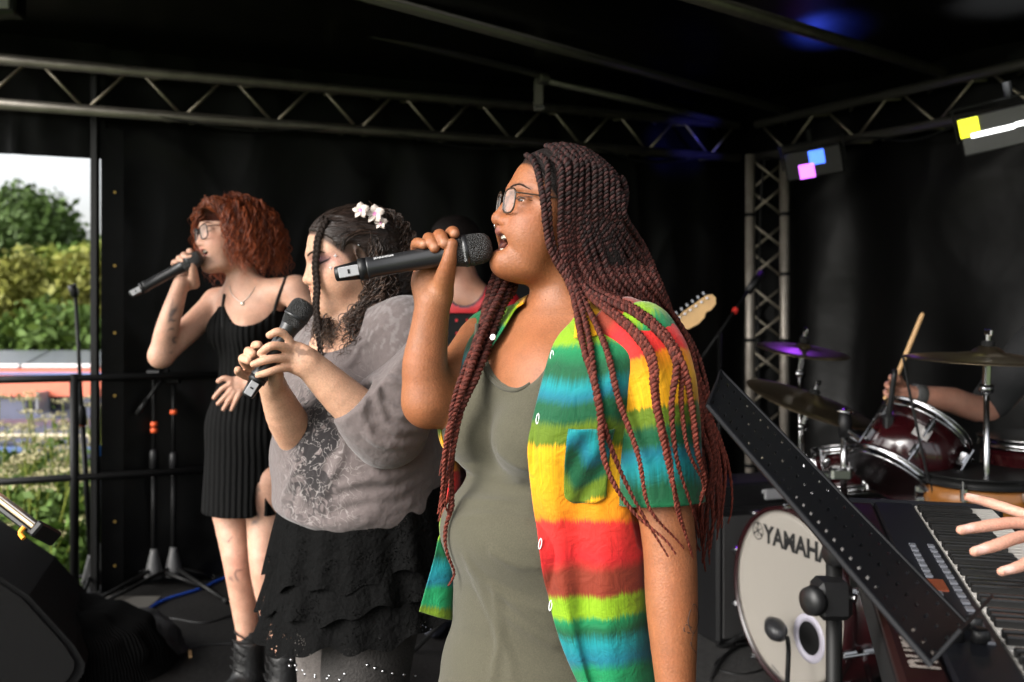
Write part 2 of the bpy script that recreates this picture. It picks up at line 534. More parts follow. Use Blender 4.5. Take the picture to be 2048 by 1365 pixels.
# far trees
tree('oak_tree', 'round dark green tree rising behind the hedge on the far left', 'tree', V3(-20.6, 42, GZ), 7.1, 6.0, 15000, 0.17, M['leaf_dark'], 1, trunk=0.2)
tree('oak_tree', 'lower green tree just right of the round dark tree', 'tree', V3(-17.4, 40, GZ), 5.2, 3.8, 7000, 0.16, M['leaf_mid'], 2, trunk=0.2)
tree('oak_tree', 'dark tree at the outer left beyond the hedge', 'tree', V3(-27.5, 44, GZ), 8.2, 8.0, 9000, 0.2, M['leaf_dark'], 3, trunk=0.2)
# hedge of willow bushes on the far bank
hb = [(-8.45, 16.2, 3.25, 2.2, 'leaf_yel'), (-7.35, 16.8, 3.5, 2.0, 'leaf_lime'), (-6.55, 16.0, 3.1, 1.9, 'leaf_yel'), (-9.8, 16.6, 3.5, 2.4, 'leaf_lime'),
      (-7.9, 14.9, 2.05, 2.0, 'leaf_mid'), (-6.5, 14.6, 2.1, 1.9, 'leaf_mid'), (-9.4, 15.0, 2.2, 2.2, 'leaf_mid'), (-5.6, 17.0, 3.6, 2.2, 'leaf_lime')]
hl = ['yellowish willow bush at the left edge of the hedge', 'tall pale green bush in the middle of the hedge', 'yellow green bush of the hedge next to the black post', 'pale green bush at the outer left of the hedge',
      'low dark green bush on the bank in front of the yellowish bush', 'low dark green bush on the bank close to the black post', 'low green bush at the outer left of the bank', 'tall pale bush of the hedge hidden mostly by the tarpaulin']
for i, (x, y, h, w, m) in enumerate(hb):
    tree('hedge_bush', hl[i], 'bush', V3(x, y, GZ), h, w, 5200, 0.085, M[m], 30 + i, trunk=0.06, group='bushes of the hedge', nc=30)

# canal and boats
o = part('canal_water', box((-8, 12.0, -0.72), (40, 5.0, 0.06)), M['water']); tag(o, kind='structure')
M['boat_red'] = mat('boat_red_roof', (0.62, 0.13, 0.06), 0.5, var=0.12)
M['boat_navy'] = mat('boat_navy_hull', (0.035, 0.04, 0.085), 0.35, var=0.2)
M['boat_blue'] = mat('boat_blue_line', (0.10, 0.16, 0.36), 0.4)
M['cream'] = mat('boat_cream_line', (0.62, 0.52, 0.36), 0.5)
M['solar'] = mat('solar_panel', (0.10, 0.11, 0.12), 0.25, spec=0.6)
M['glass_dark'] = mat('dark_glass', (0.02, 0.02, 0.025), 0.08)
def prism(sect, x0, x1, y, z):
    """cross-section [(dy, dz)] swept along x"""
    n = len(sect)
    V = [(x0, y + a, z + b) for a, b in sect] + [(x1, y + a, z + b) for a, b in sect]
    F = [(i, (i + 1) % n, n + (i + 1) % n, n + i) for i in range(n)] + [tuple(range(n))[::-1], tuple(range(n, 2 * n))]
    return np.array(V, float), F
def boat(label, y, x0, x1, ztop, hull, roof, trim, seed):
    t = thing('narrow_boat', label, 'boat', ((x0 + x1) / 2, y, GZ), 'narrow boats moored on the canal')
    part('hull', prism([(-0.95, -1.6), (0.95, -1.6), (1.0, -0.62), (-1.0, -0.62)], x0, x1, y, ztop), hull, t)
    part('cabin', prism([(-0.86, -0.62), (0.86, -0.62), (0.76, -0.03), (-0.76, -0.03)], x0 + 1.2, x1 - 1.0, y, ztop), hull, t)
    part('roof', prism([(-0.84, -0.05), (0.84, -0.05), (0.80, 0.0), (0.3, 0.05), (-0.3, 0.05), (-0.80, 0.0)], x0 + 1.1, x1 - 0.9, y, ztop), roof, t)
    part('rubbing_strake', box(((x0 + x1) / 2, y - 1.0, ztop - 0.62), (x1 - x0, 0.05, 0.05), bev=0.01), trim, t)
    part('hand_rail', tube([(x0 + 1.2, y - 0.80, ztop + 0.02), (x1 - 1.0, y - 0.80, ztop + 0.02)], 0.018, 8), trim, t)
    for k in range(5):
        xx = x0 + 2.2 + k * (x1 - x0 - 4.4) / 4
        w = part('window', box((xx, y - 0.815, ztop - 0.30), (0.62, 0.03, 0.26), rot=axes((0, -0.17 * 0, 1)), bev=0.01), M['silver_plastic'], t)
        part('pane', box((xx, y - 0.835, ztop - 0.30), (0.54, 0.008, 0.19)), M['glass_dark'], w)
    return t
b1 = boat('long boat with an orange red roof moored behind the railing', 12.6, -14.5, -1.0, 0.56, M['boat_navy'], M['boat_red'], M['boat_blue'], 1)
part('cabin_band', prism([(-0.872, -0.24), (-0.80, -0.24), (-0.76, -0.02), (-0.835, -0.02)], -13.2, -2.1, 12.6, 0.56), M['boat_red'], b1)
b2 = boat('navy blue boat with cream and blue lines along its side, nearest the bank', 10.3, -13.0, -0.5, 0.12, M['boat_navy'], M['boat_navy'], M['cream'], 2)
part('side_stripe', box((-6.7, 9.27, -0.33), (12.0, 0.02, 0.06)), M['cream'], b2)
part('side_stripe', box((-6.7, 9.42, 0.02), (9.6, 0.02, 0.05)), M['boat_blue'], b2)
for i, (x, lab) in enumerate(((-6.60, 'white edged solar panel lying on the red boat roof'), (-5.60, 'grey solar panel on the red boat roof next to the black post'))):
    t = thing('solar_panel', lab, 'solar panel', (x, 12.75, 0.62), 'solar panels on the red roof')
    part('panel', box((x, 12.75, 0.70), (0.96, 0.85, 0.03), rot=np.array(Euler((R(12), 0, 0)).to_matrix())), M['solar'], t)
    part('frame', box((x, 12.36, 0.635), (0.96, 0.03, 0.06), bev=0.005), M['white'], t)
t = part('roof_bundle', join(box((-7.35, 12.7, 0.67), (0.75, 0.45, 0.14), bev=0.05), box((-7.2, 12.6, 0.76), (0.4, 0.3, 0.07), bev=0.03)), M['black_matte'], loc=(-7.35, 12.7, 0.6))
tag(t, 'dark tarpaulin bundle lying on the red boat roof', 'bundle')

# bank: ground cover and cow parsley in flower
r = np.random.default_rng(5)
n = 26000
x = r.uniform(-7.2, -2.2, n); y = r.uniform(5.9, 9.2, n)
hgt = 0.55 + 0.25 * np.sin(x * 2.1) + 0.2 * np.sin(y * 3 + x * 3.1)
hgt = hgt * np.clip((y - 5.9) / 1.0, 0.08, 1)
z = GZ + r.random(n) ** 0.6 * np.maximum(0.06, hgt)
V, F = leaves(np.stack([x, y, z], 1), 0.045, r)
o = part('bank_plants', (V, F), M['leaf_mid'])
tag(o, 'thick green weeds growing along the bank', 'weeds', kind='stuff')
n = 16000
x = r.uniform(-8, 0.5, n); y = r.uniform(4.9, 8.5, n)
V, F = leaves(np.stack([x, y, GZ + r.random(n) * 0.10], 1), 0.05, r, flat=-0.5)
o = part('grass', (V, F), leafmat('grass', (0.16, 0.24, 0.035)))
tag(o, 'short bright green grass below the stage edge', 'grass', kind='stuff')

def parsley(x, y, h, seed, label):
    r = np.random.default_rng(seed)
    b = V3(x, y, GZ)
    t = thing('cow_parsley', label, 'plant', tuple(b), 'flowering cow parsley on the bank')
    st, fl, lf = [], [], []
    for k in range(r.integers(4, 7)):
        top = b + V3(r.normal() * 0.22, r.normal() * 0.12, h * r.uniform(0.7, 1.0))
        mid = b * 0.4 + top * 0.6 + r.normal(size=3) * 0.03
        st.append(tube(spline([b, mid, top], 6), np.linspace(0.008, 0.004, 6), 5))
        nn = 55
        a = r.uniform(0, 6.28, nn); rr = 0.085 * np.sqrt(r.random(nn))
        fl.append(top + np.stack([rr * np.cos(a), rr * np.sin(a), 0.02 - 2.2 * rr ** 2 + r.normal(size=nn) * 0.006], 1))
        lf.append(mid + r.normal(size=(90, 3)) * V3(0.09, 0.09, 0.12))
    for q in st: part('stem', q, M['leaf_lime'], t)
    for q in fl:
        V, F = leaves(q, 0.011, r); part('flower_head', (V, F), M['petal_cream'], t)
    V, F = leaves(np.concatenate(lf), 0.035, r); part('foliage', (V, F), M['leaf_mid'], t)
pl = [(8, 800, 6.6), (95, 795, 7.0), (120, 780, 7.4), (42, 820, 6.9), (75, 835, 6.4), (25, 870, 6.2), (60, 900, 6.0), (110, 850, 6.6), (140, 800, 7.3), (38, 930, 5.9), (150, 880, 6.3), (-25, 840, 6.5), (15, 960, 5.8), (225, 800, 7.0)]
pw = ['with broad cream heads at the left edge', 'tall and loose before the boat', 'tallest, near the railing post', 'with small heads under the railing', 'half way up the bank', 'low with crowded heads on the left', 'with pale heads leaning left', 'in the thick of the weeds', 'close to the black stand', 'lowest of the group on the left', 'low beside the railing post', 'just outside the left edge', 'near the lower rail on the left', 'behind the tarpaulin edge']
for i, (px, py, d) in enumerate(pl):
    q = P(px, py, d)
    parsley(q[0], q[1], q[2] - GZ, 60 + i, 'cream flowering cow parsley ' + pw[i])
# ================================================================ equipment on the stage
def screw_ring(c, d, rad, n, fn):
    x, y, z = frame(d)
    for k in range(n):
        a = 2 * math.pi * (k + 0.5) / n
        fn(c + rad * (math.cos(a) * x + math.sin(a) * y), math.cos(a) * x + math.sin(a) * y)

# ---- LED stage lights
def led_light(label, c, w, h, d, cells, bars, roll, yaw, body, grp='LED stage lights', beams=()):
    """flat LED fixture facing the stage; cells = [(u, v, size, colour, strength)]"""
    c = np.asarray(c, float)
    fwd = unit(V3(math.sin(yaw) * 1.0, -math.cos(yaw), -0.25))
    x = unit(np.cross(fwd, V3(0, 0, 1))) * -1
    z = np.cross(x, -fwd); z = z if z[2] > 0 else -z
    x, z = x * math.cos(roll) + z * math.sin(roll), z * math.cos(roll) - x * math.sin(roll)
    Rm = np.stack([x, -fwd, z], 1)
    t = thing('stage_light', label, 'stage light', tuple(c), grp)
    part('housing', box(c - fwd * d / 2, (w, d, h), rot=Rm, bev=0.008), M['black_plastic'], t)
    part('front_panel', box(c + fwd * 0.003, (w * 0.96, 0.006, h * 0.94), rot=Rm, bev=0.002), body, t)
    part('louvres', join(*[box(c + fwd * 0.0075 + z * (k - 7.5) / 16 * h * 0.94, (w * 0.95, 0.004, h * 0.018), rot=Rm) for k in range(16)]), M['black_plastic'], t)['kind'] = 'stuff'
    for u, v, sx, sz, colr, st in cells:
        q = c + x * u * w + z * v * h + fwd * 0.010
        nx, nz = max(1, int(sx / 0.011)), max(1, int(sz / 0.011))
        vf = []
        for i in range(nx):
            for j in range(nz):
                vf.append(box(q + x * (i - (nx - 1) / 2) * sx / nx + z * (j - (nz - 1) / 2) * sz / nz, (sx / nx * 0.86, 0.004, sz / nz * 0.86), rot=Rm))
        part('lit_cell', join(*vf), mat('led', colr, 0.4, emit=colr, estr=st), t)['kind'] = 'stuff'
    for s in (-1, 1):
        part('yoke_arm', box(c - fwd * d * 0.5 + x * s * (w / 2 + 0.012) + z * 0.05, (0.008, 0.03, h * 0.9), rot=Rm), M['black_metal'], t)
    part('yoke_bar', box(c - fwd * d * 0.5 + z * (h / 2 + 0.035), (w + 0.05, 0.03, 0.008), rot=Rm), M['black_metal'], t)
    for src, aim, colr, en, ang in beams:
        l = bpy.data.lights.new('led_beam', 'SPOT'); l.energy = en; l.color = colr; l.spot_size = R(ang); l.spot_blend = 0.9; l.shadow_soft_size = 0.04
        lo_ = bpy.data.objects.new('led_beam', l); COL.objects.link(lo_); lo_.parent = t
        q = np.asarray(src, float); lo_.location = q - c
        lo_.rotation_euler = Vector(np.asarray(aim, float) - q).to_track_quat('-Z', 'Y').to_euler()
    part('clamp', rod(c - fwd * d * 0.5 + z * (h / 2 + 0.03), c - fwd * d * 0.5 + z * (h / 2 + 0.10), 0.018), M['black_metal'], t)
M['led_off'] = mat('led_panel_dark', (0.045, 0.042, 0.042), 0.4)
M['led_off2'] = mat('led_panel_grey', (0.22, 0.22, 0.22), 0.4)
led_light('small LED panel with one blue and one pink lit square, by the corner leg', P(1627, 326, 5.35), 0.30, 0.155, 0.06,
          [(0.07, 0.18, 0.080, 0.076, (0.06, 0.16, 1.0), 1.5), (-0.13, -0.24, 0.080, 0.076, (0.62, 0.14, 0.95), 1.5)], None, R(8), R(-20), M['led_off'], beams=((P(1632, 312, 5.25), V3(1.50, 4.75, 2.60), (0.05, 0.10, 1.0), 14, 34), (P(1622, 336, 5.25), P(1560, 740, 4.0), (0.30, 0.05, 1.0), 4, 40), (P(1600, 320, 5.20), P(1400, 285, 5.9), (0.08, 0.08, 1.0), 10, 30)))
led_light('LED bar with a yellow lit square and white tubes at the right edge', P(2030, 252, 4.1), 0.42, 0.165, 0.07,
          [(-0.40, 0.22, 0.078, 0.078, (0.80, 0.85, 0.03), 1.1), (-0.20, 0.0, 0.165, 0.020, (1.0, 1.0, 1.0), 3.0), (0.20, 0.03, 0.165, 0.020, (1.0, 1.0, 1.0), 3.0)], None, R(10), R(-25), M['led_off2'], beams=((P(1990, 236, 4.02), V3(2.05, 4.1, 2.62), (0.95, 0.97, 1.0), 22, 60),))
# pale fixture at the upper left edge
c = P(-22, -16, 4.0)
t = thing('flood_light', 'pale grey lamp housing cut off by the upper left corner', 'stage light', tuple(c))
part('housing', box(c, (0.26, 0.10, 0.20), bev=0.01), M['black_plastic'], t)
part('reflector', box(c + V3(0, -0.055, 0), (0.22, 0.012, 0.165), bev=0.004), M['silver_plastic'], t)
part('bracket', rod(c + V3(0, 0.02, 0.10), c + V3(0, 0.02, 0.22), 0.012), M['black_metal'], t)

# ---- microphone stands
def mic_stand(label, base, top_z, legs, bands=(), boom=None, clip=True, tape=None, lean=(0, 0)):
    base = np.asarray(base, float)
    t = thing('microphone_stand', label, 'microphone stand', tuple(base), 'black microphone stands')
    top = base + V3(lean[0], lean[1], top_z)
    m1 = base + V3(lean[0] * 0.4, lean[1] * 0.4, 0.10) * V3(0.0, 0.0, 1)
    part('lower_tube', tube([m1, base * 0.4 + top * 0.6], 0.013, 12), M['black_metal'], t, smooth=True)
    part('upper_tube', tube([base * 0.42 + top * 0.58, top], 0.009, 12), M['black_metal'], t, smooth=True)
    part('clutch', lathe([(0.014, -0.05), (0.021, -0.045), (0.021, 0.03), (0.014, 0.045)], base * 0.4 + top * 0.6, top - base, 14), M['black_plastic'], t, smooth=True)
    part('hub', lathe([(0.045, 0.0), (0.042, 0.03), (0.020, 0.12), (0.016, 0.14)], base + V3(0, 0, 0.04), (0, 0, 1), 16), mat('stand_hub', (0.06, 0.06, 0.06), 0.5), t, smooth=True)
    for q in legs:
        q = np.asarray(q, float)
        lg = part('leg', tube([base + V3(0, 0, 0.085), q + V3(0, 0, 0.014)], 0.0095, 10), M['black_metal'], t, smooth=True)
        part('rubber_foot', tube([q * 0.94 + (base + V3(0, 0, 0.085)) * 0.06 + V3(0, 0, 0.01), q + V3(0, 0, 0.013)], 0.0125, 10), M['black_matte'], lg, smooth=True)
    for z in bands:
        f = z / top_z
        part('band', lathe([(0.013, -0.011), (0.0165, -0.008), (0.0165, 0.008), (0.013, 0.011)], base * (1 - f) + top * f, top - base, 14), M['orange'], t, smooth=True)
    if tape:
        f = tape / top_z
        part('tape', rod(base * (1 - f) + top * f - V3(0, 0, .045), base * (1 - f) + top * f + V3(0, 0, .045), 0.0145), M['blue_tape'], t)
    if boom is not None:
        a, b = (np.asarray(q, float) for q in boom)
        part('boom', tube([a, b], 0.0085, 10), M['black_metal'], t, smooth=True)
        part('boom_weight', tube([b - unit(b - a) * 0.09, b], 0.014, 12), M['black_metal'], t, smooth=True)
        part('swivel', rod(top - V3(0.03, 0, 0), top + V3(0.03, 0, 0), 0.022), M['black_plastic'], t)
    if clip:
        d = unit(V3(-0.2, -0.3, 1))
        part('clip', lathe([(0.012, 0), (0.019, 0.01), (0.021, 0.06), (0.017, 0.062), (0.015, 0.02)], top, d, 14), M['black_plastic'], t, smooth=True)
    return t
def F_(px, py, z=0.0):
    """floor point under pixel"""
    d = (CAMZ - z) * FPX / (py - HY)
    q = P(px, py, d); q[2] = z
    return q
b0 = F_(183, 1185); h0 = 1.37
mic_stand('tall black microphone stand with empty clip and orange bands in front of the opening', b0, 1.40,
          [b0 + V3(-0.25, 0.1, 0), b0 + V3(0.12, 0.22, 0), b0 + V3(0.05, -0.26, 0)], (0.80, 0.828, 0.856), lean=(-0.075, 0))
b1 = F_(308, 1172); b2_ = F_(347, 1168)
mic_stand('black microphone stand with short boom stub, left of the pair by the tarpaulin', b1, 1.03, [F_(215, 1166), F_(160, 1226), F_(420, 1185)], (0.755, 0.785), boom=(P(338, 738, b1[1]), P(274, 830, b1[1] - 0.05)), clip=False)
mic_stand('black microphone stand with one orange band, right of the pair by the tarpaulin', b2_, 1.00, [F_(455, 1210), F_(180, 1226), F_(430, 1160)], (0.84,), boom=(P(440, 935, b2_[1] + 0.2), P(258, 622, b2_[1] + 0.05)), clip=False)
b3 = F_(197, 1160)
mic_stand('folded dark stand with blue tape leaning beside the corner post', b3, 0.95, [b3 + V3(-0.04, -0.1, 0), b3 + V3(0.05, 0.05, 0), b3 + V3(0.03, -0.06, 0)], (), tape=0.62, clip=False)

# ---- monitor wedge, phone holder, clothes and cable at the lower left
def extrude(poly, d, closed=True):
    """polygon of 3-D points pushed along d"""
    p = np.asarray(poly, float); n = len(p)
    V = np.concatenate([p, p + np.asarray(d)])
    F = [tuple(range(n))[::-1], tuple(range(n, 2 * n))] + [(i, (i + 1) % n, n + (i + 1) % n, n + i) for i in range(n)]
    return V, F
wb = V3(-1.95, 3.25, 0)
t = thing('monitor_speaker', 'big black wedge monitor speaker on the floor at the lower left', 'speaker', tuple(wb))
sx = unit(V3(0.96, 0.28, 0)); sd = V3(-sx[1], sx[0], 0)
prof = [(-0.55, 0.0), (0.46, 0.0), (0.53, 0.10), (0.535, 0.135), (0.50, 0.20), (0.36, 0.38), (0.16, 0.54), (0.0, 0.62), (-0.35, 0.64), (-0.55, 0.55)]
poly = [wb + sx * (a - 0.02) + V3(0, 0, b) for a, b in prof]
part('cabinet', extrude(poly, sd * 0.55), mat('speaker_cabinet', (0.006, 0.006, 0.006), 0.7, bump=0.4, bscale=300, spec=0.15), t)
gp = [wb + sx * (a * 0.94 - 0.02) + V3(0, 0, 0.02 + b * 0.94) - sd * 0.012 for a, b in prof]
part('grille', extrude(gp, sd * 0.01), mat('speaker_grille', (0.006, 0.006, 0.006), 0.7, bump=1.0, bscale=420, spec=0.12), t)
part('handle', box(wb + sx * 0.1 + V3(0, 0, 0.30) + sd * 0.556, (0.18, 0.01, 0.06), rot=np.stack([sx, sd, V3(0, 0, 1)], 1)), M['black_matte'], t)

# phone on a clip
d0 = 2.15
pa, pb_ = P(-30, 975, d0), P(110, 1082, d0 - 0.06)
ax = unit(pb_ - pa); nrm = unit(np.cross(ax, V3(0.15, -1, 0.35))); nrm = nrm if nrm[2] > 0 else -nrm
sdv = np.cross(nrm, ax)
Rm = np.stack([ax, sdv, nrm], 1)
mid = (pa + pb_) / 2 - ax * 0.03
t = thing('mobile_phone', 'pale gold phone lying face up in a holder at the left edge', 'phone', tuple(mid))
part('case', box(mid, (0.20, 0.080, 0.010), rot=Rm, bev=0.003), mat('phone_gold', (0.50, 0.38, 0.24), 0.35, metal=0.3), t)
part('screen', box(mid + nrm * 0.006, (0.192, 0.074, 0.003), rot=Rm), mat('phone_screen', (0.05, 0.035, 0.03), 0.15), t)
part('side_button', box(mid - sdv * 0.041 + ax * -0.03, (0.022, 0.003, 0.003), rot=Rm), M['silver_plastic'], t)
t = thing('phone_holder', 'black phone clamp with an orange tip holding the gold phone', 'phone holder', tuple(mid))
part('jaw', box(mid + ax * 0.108, (0.016, 0.09, 0.034), rot=Rm, bev=0.004), M['black_plastic'], t)
part('back_plate', box(mid - nrm * 0.013, (0.20, 0.05, 0.012), rot=Rm, bev=0.003), M['black_plastic'], t)
part('orange_tip', tube(spline([mid + ax * 0.078 - nrm * 0.012 - sdv * 0.03, mid + ax * 0.080 - nrm * 0.026 - sdv * 0.03, mid + ax * 0.095 - nrm * 0.030 - sdv * 0.03], 6), 0.005, 8), mat('orange_tip', (0.9, 0.35, 0.02), 0.4), t)
ja = mid - ax * 0.04 - nrm * 0.02
part('arm', tube(spline([ja, ja - nrm * 0.10 + V3(-0.05, 0, 0), V3(ja[0] - 0.12, ja[1], 0.5), V3(ja[0] - 0.12, ja[1], 0.0)], 14), 0.010, 10), M['black_metal'], t, smooth=True)
part('foot', lathe([(0.12, 0), (0.12, 0.008), (0.02, 0.02)], V3(ja[0] - 0.12, ja[1], 0), (0, 0, 1), 20), M['black_metal'], t)

# crumpled knit jacket and a bag on the floor
def heap(c, s, seed, amp=0.22, n=70):
    r = np.random.default_rng(seed)
    def fn(u, v):
        th = u * 2 * math.pi; ph = v * math.pi / 2
        d = np.stack([np.cos(th) * np.cos(ph), np.sin(th) * np.cos(ph), np.sin(ph)], 1)
        k = 1 + amp * snoise(d, 0.55, seed, 3) + amp * 0.5 * np.abs(snoise(d, 1.3, seed + 9, 2))
        q = d * np.asarray(s) * k[:, None]
        q[:, 2] = np.maximum(q[:, 2], 0.0)
        return q + np.asarray(c)
    V, F, UV = grid(fn, n, n // 2)
    return (V, F), UV
def ribmat(name, c, sc, rough=0.9, rot=0.0):
    m = mat(name, c, rough, spec=0.05)
    N = m.node_tree.nodes; L = m.node_tree.links
    tc = N.new('ShaderNodeTexCoord'); w = N.new('ShaderNodeTexWave'); w.inputs['Scale'].default_value = sc; w.inputs['Distortion'].default_value = 1.0
    mp = N.new('ShaderNodeMapping'); mp.inputs['Rotation'].default_value = (0, 0, rot)
    L.new(tc.outputs['UV'], mp.inputs[0]); L.new(mp.outputs[0], w.inputs['Vector'])
    bp = N.new('ShaderNodeBump'); bp.inputs['Strength'].default_value = 0.9; bp.inputs['Distance'].default_value = 0.01
    L.new(w.outputs['Fac'], bp.inputs['Height']); L.new(bp.outputs[0], N['Principled BSDF'].inputs['Normal'])
    cr = N.new('ShaderNodeMapRange'); cr.inputs['To Min'].default_value = 0.5; cr.inputs['To Max'].default_value = 1.5
    mx = N.new('ShaderNodeMix'); mx.data_type = 'RGBA'; mx.blend_type = 'MULTIPLY'; mx.inputs['Factor'].default_value = 1; mx.inputs[6].default_value = (*c, 1)
    L.new(w.outputs['Fac'], cr.inputs['Value']); L.new(cr.outputs[0], mx.inputs[7]); L.new(mx.outputs[2], N['Principled BSDF'].inputs['Base Color'])
    return m
hp = F_(150, 1345); vf, uv = heap(hp, (0.33, 0.26, 0.26), 4)
o = part('knit_jacket', vf, ribmat('black_knit', (0.004, 0.004, 0.004), 45), smooth=True, uv=uv, loc=tuple(hp)); tag(o, 'crumpled black ribbed knit jacket thrown on the floor at the lower left', 'jacket')
hp = F_(255, 1310); vf, uv = heap(hp, (0.20, 0.15, 0.16), 8, 0.15)
o = part('soft_bag', vf, mat('bag_cloth', (0.008, 0.008, 0.009), 0.7, bump=0.3), smooth=True, uv=uv, loc=tuple(hp)); tag(o, 'small black bag lying behind the knit jacket', 'bag')
o = part('power_cable', tube(spline([F_(262, 1262, 0.008), F_(290, 1225, 0.008), F_(330, 1200, 0.008), F_(400, 1178, 0.008), F_(470, 1150, 0.008), F_(560, 1146, 0.008), F_(720, 1150, .008)], 50), 0.007, 8), mat('blue_cable', (0.012, 0.05, 0.30), 0.4), smooth=True)
tag(o, 'blue power cable curving across the floor behind the red haired singer', 'cable')
o = part('wood_splinter', box(F_(380, 1308, 0.008), (0.012, 0.075, 0.006), rot=np.array(Euler((0, 0, R(20))).to_matrix())), mat('raw_wood', (0.45, 0.28, 0.13), 0.7)); tag(o, 'small pale wood splinter lying on the floor', 'splinter')
for i, (pts, lab) in enumerate((([(250, 1240), (330, 1236), (410, 1246), (480, 1228), (560, 1240)], 'thin dark cable lying across the floor boards'),
                                 ([(260, 1290), (340, 1300), (420, 1290), (470, 1287)], 'thin black cable near the boots of the red haired singer'))):
    o = part('thin_cable', tube(spline([F_(a, b, 0.006) for a, b in pts], 30), 0.004, 6), M['black_plastic'], smooth=True); tag(o, lab, 'cable')

# leads slung along the truss and down the corner leg
def lead(label, pts, r=0.006):
    o = part('lighting_cable', tube(spline(pts, 50), r, 6), M['black_plastic'], smooth=True); tag(o, label, 'cable')
kz = lambda a, z, off=0.0: K + RS * a + NR * (0.12 + off) + V3(0, 0, z)
lead('black lighting cable sagging under the right hand truss', [kz(0.25, 2.25), kz(0.6, 2.19), kz(0.95, 2.26), kz(1.3, 2.20), kz(1.7, 2.25), kz(2.1, 2.17), kz(2.5, 2.27)])
lead('black cable hanging down beside the corner truss leg', [kz(0.25, 2.25), kz(0.24, 2.0, 0.02), kz(0.20, 1.4, 0.0), kz(0.23, 0.8, 0.03), kz(0.2, 0.1, 0.02), kz(0.4, 0.02, 0.1)])
lead('thin black cable looping along the long truss', [K - UB * a + NB * 0.12 + V3(0, 0, z) for a, z in ((0.3, 2.27), (0.8, 2.20), (1.3, 2.27), (1.9, 2.21), (2.5, 2.27), (3.1, 2.22), (3.6, 2.27))], 0.005)
lead('black cable lying in loops beside the bass drum', [F_(1440, 1240, 0.008), F_(1470, 1290, 0.008), F_(1430, 1330, 0.008), F_(1480, 1350, 0.008), F_(1540, 1330, 0.008), F_(1500, 1290, 0.012), F_(1450, 1310, 0.016), F_(1420, 1365, 0.008)])
# ================================================================ smooth solid modelling for bodies and clothes
f32 = np.float32
def cone(a, b, ra, rb):
    a = np.asarray(a, f32); b = np.asarray(b, f32); ab = b - a; L2 = float(ab @ ab) + 1e-12
    def f(Q):
        t = np.clip(((Q - a) @ ab) / L2, 0, 1)
        return np.sqrt(((Q - a - t[:, None] * ab) ** 2).sum(1)) - (ra + t * (rb - ra))
    return f
def ball(c, r):
    c = np.asarray(c, f32)
    return lambda Q: np.sqrt(((Q - c) ** 2).sum(1)) - r
def ell(c, r, rot=None):
    c = np.asarray(c, f32); r = np.asarray(r, f32)
    Rt = None if rot is None else np.asarray(rot, f32)
    def f(Q):
        q = Q - c
        if Rt is not None: q = q @ Rt
        k0 = np.sqrt(((q / r) ** 2).sum(1)); k1 = np.sqrt(((q / r ** 2) ** 2).sum(1)) + 1e-9
        return k0 * (k0 - 1.0) / k1
    return f
class chain:
    def __init__(s, pts, rad, fs=None):
        s.fs = fs if fs is not None else [cone(pts[i], pts[i + 1], rad[i], rad[i + 1]) for i in range(len(pts) - 1)]
    def __call__(s, Q):
        d = s.fs[0](Q)
        for g in s.fs[1:]: d = np.minimum(d, g(Q))
        return d
    def near(s, c, half):
        if len(s.fs) < 3: return s
        v = np.array([f(c)[0] for f in s.fs])
        return chain(None, None, [f for f, q in zip(s.fs, v) if q < v.min() + 2.1 * half])
class offset:
    def __init__(s, f, d): s.f = f; s.d = d
    def __call__(s, Q): return s.f(Q) - s.d
    def near(s, c, half): return offset(s.f.near(c, half + s.d) if hasattr(s.f, 'near') else s.f, s.d)
def schain(pts, rad, n=10):
    """smooth tapered limb through pts"""
    pr = spline(np.column_stack([np.asarray(pts, float), np.asarray(rad, float)]), n)
    return chain(pr[:, :3], pr[:, 3])
def halfspace(p, n):
    p = np.asarray(p, f32); n = np.asarray(unit(n), f32)
    return lambda Q: (Q - p) @ n
def smin(a, b, k):
    if k <= 0: return np.minimum(a, b)
    h = np.maximum(k - np.abs(a - b), 0) / k
    return np.minimum(a, b) - h * h * k * 0.25
class Solid:
    """ordered list of (function, blend radius, op); op '+', '-' or '&'"""
    def __init__(s): s.it = []
    def add(s, f, k=0.02): s.it.append((f, k, '+')); return s
    def sub(s, f, k=0.005): s.it.append((f, k, '-')); return s
    def cut(s, f, k=0.0): s.it.append((f, k, '&')); return s
    def put(s, o, k=0.02):
        s.it.append((o, k, '+')); return s
    def near(s, c, half):
        o = Solid()
        for f, k, op in s.it:
            if op == '&' or f(c)[0] < half * 1.5 + k + 0.012: o.it.append((f.near(c, half) if hasattr(f, 'near') else f, k, op))
        return o if any(i[2] == '+' for i in o.it) else s
    def __call__(s, Q, it=None):
        d = np.full(len(Q), 1e3, f32)
        for f, k, op in (s.it if it is None else it):
            e = f(Q)
            if op == '+': d = smin(d, e, k)
            elif op == '-': d = -smin(-d, e, k)
            else: d = -smin(-d, -e, k)
        return d

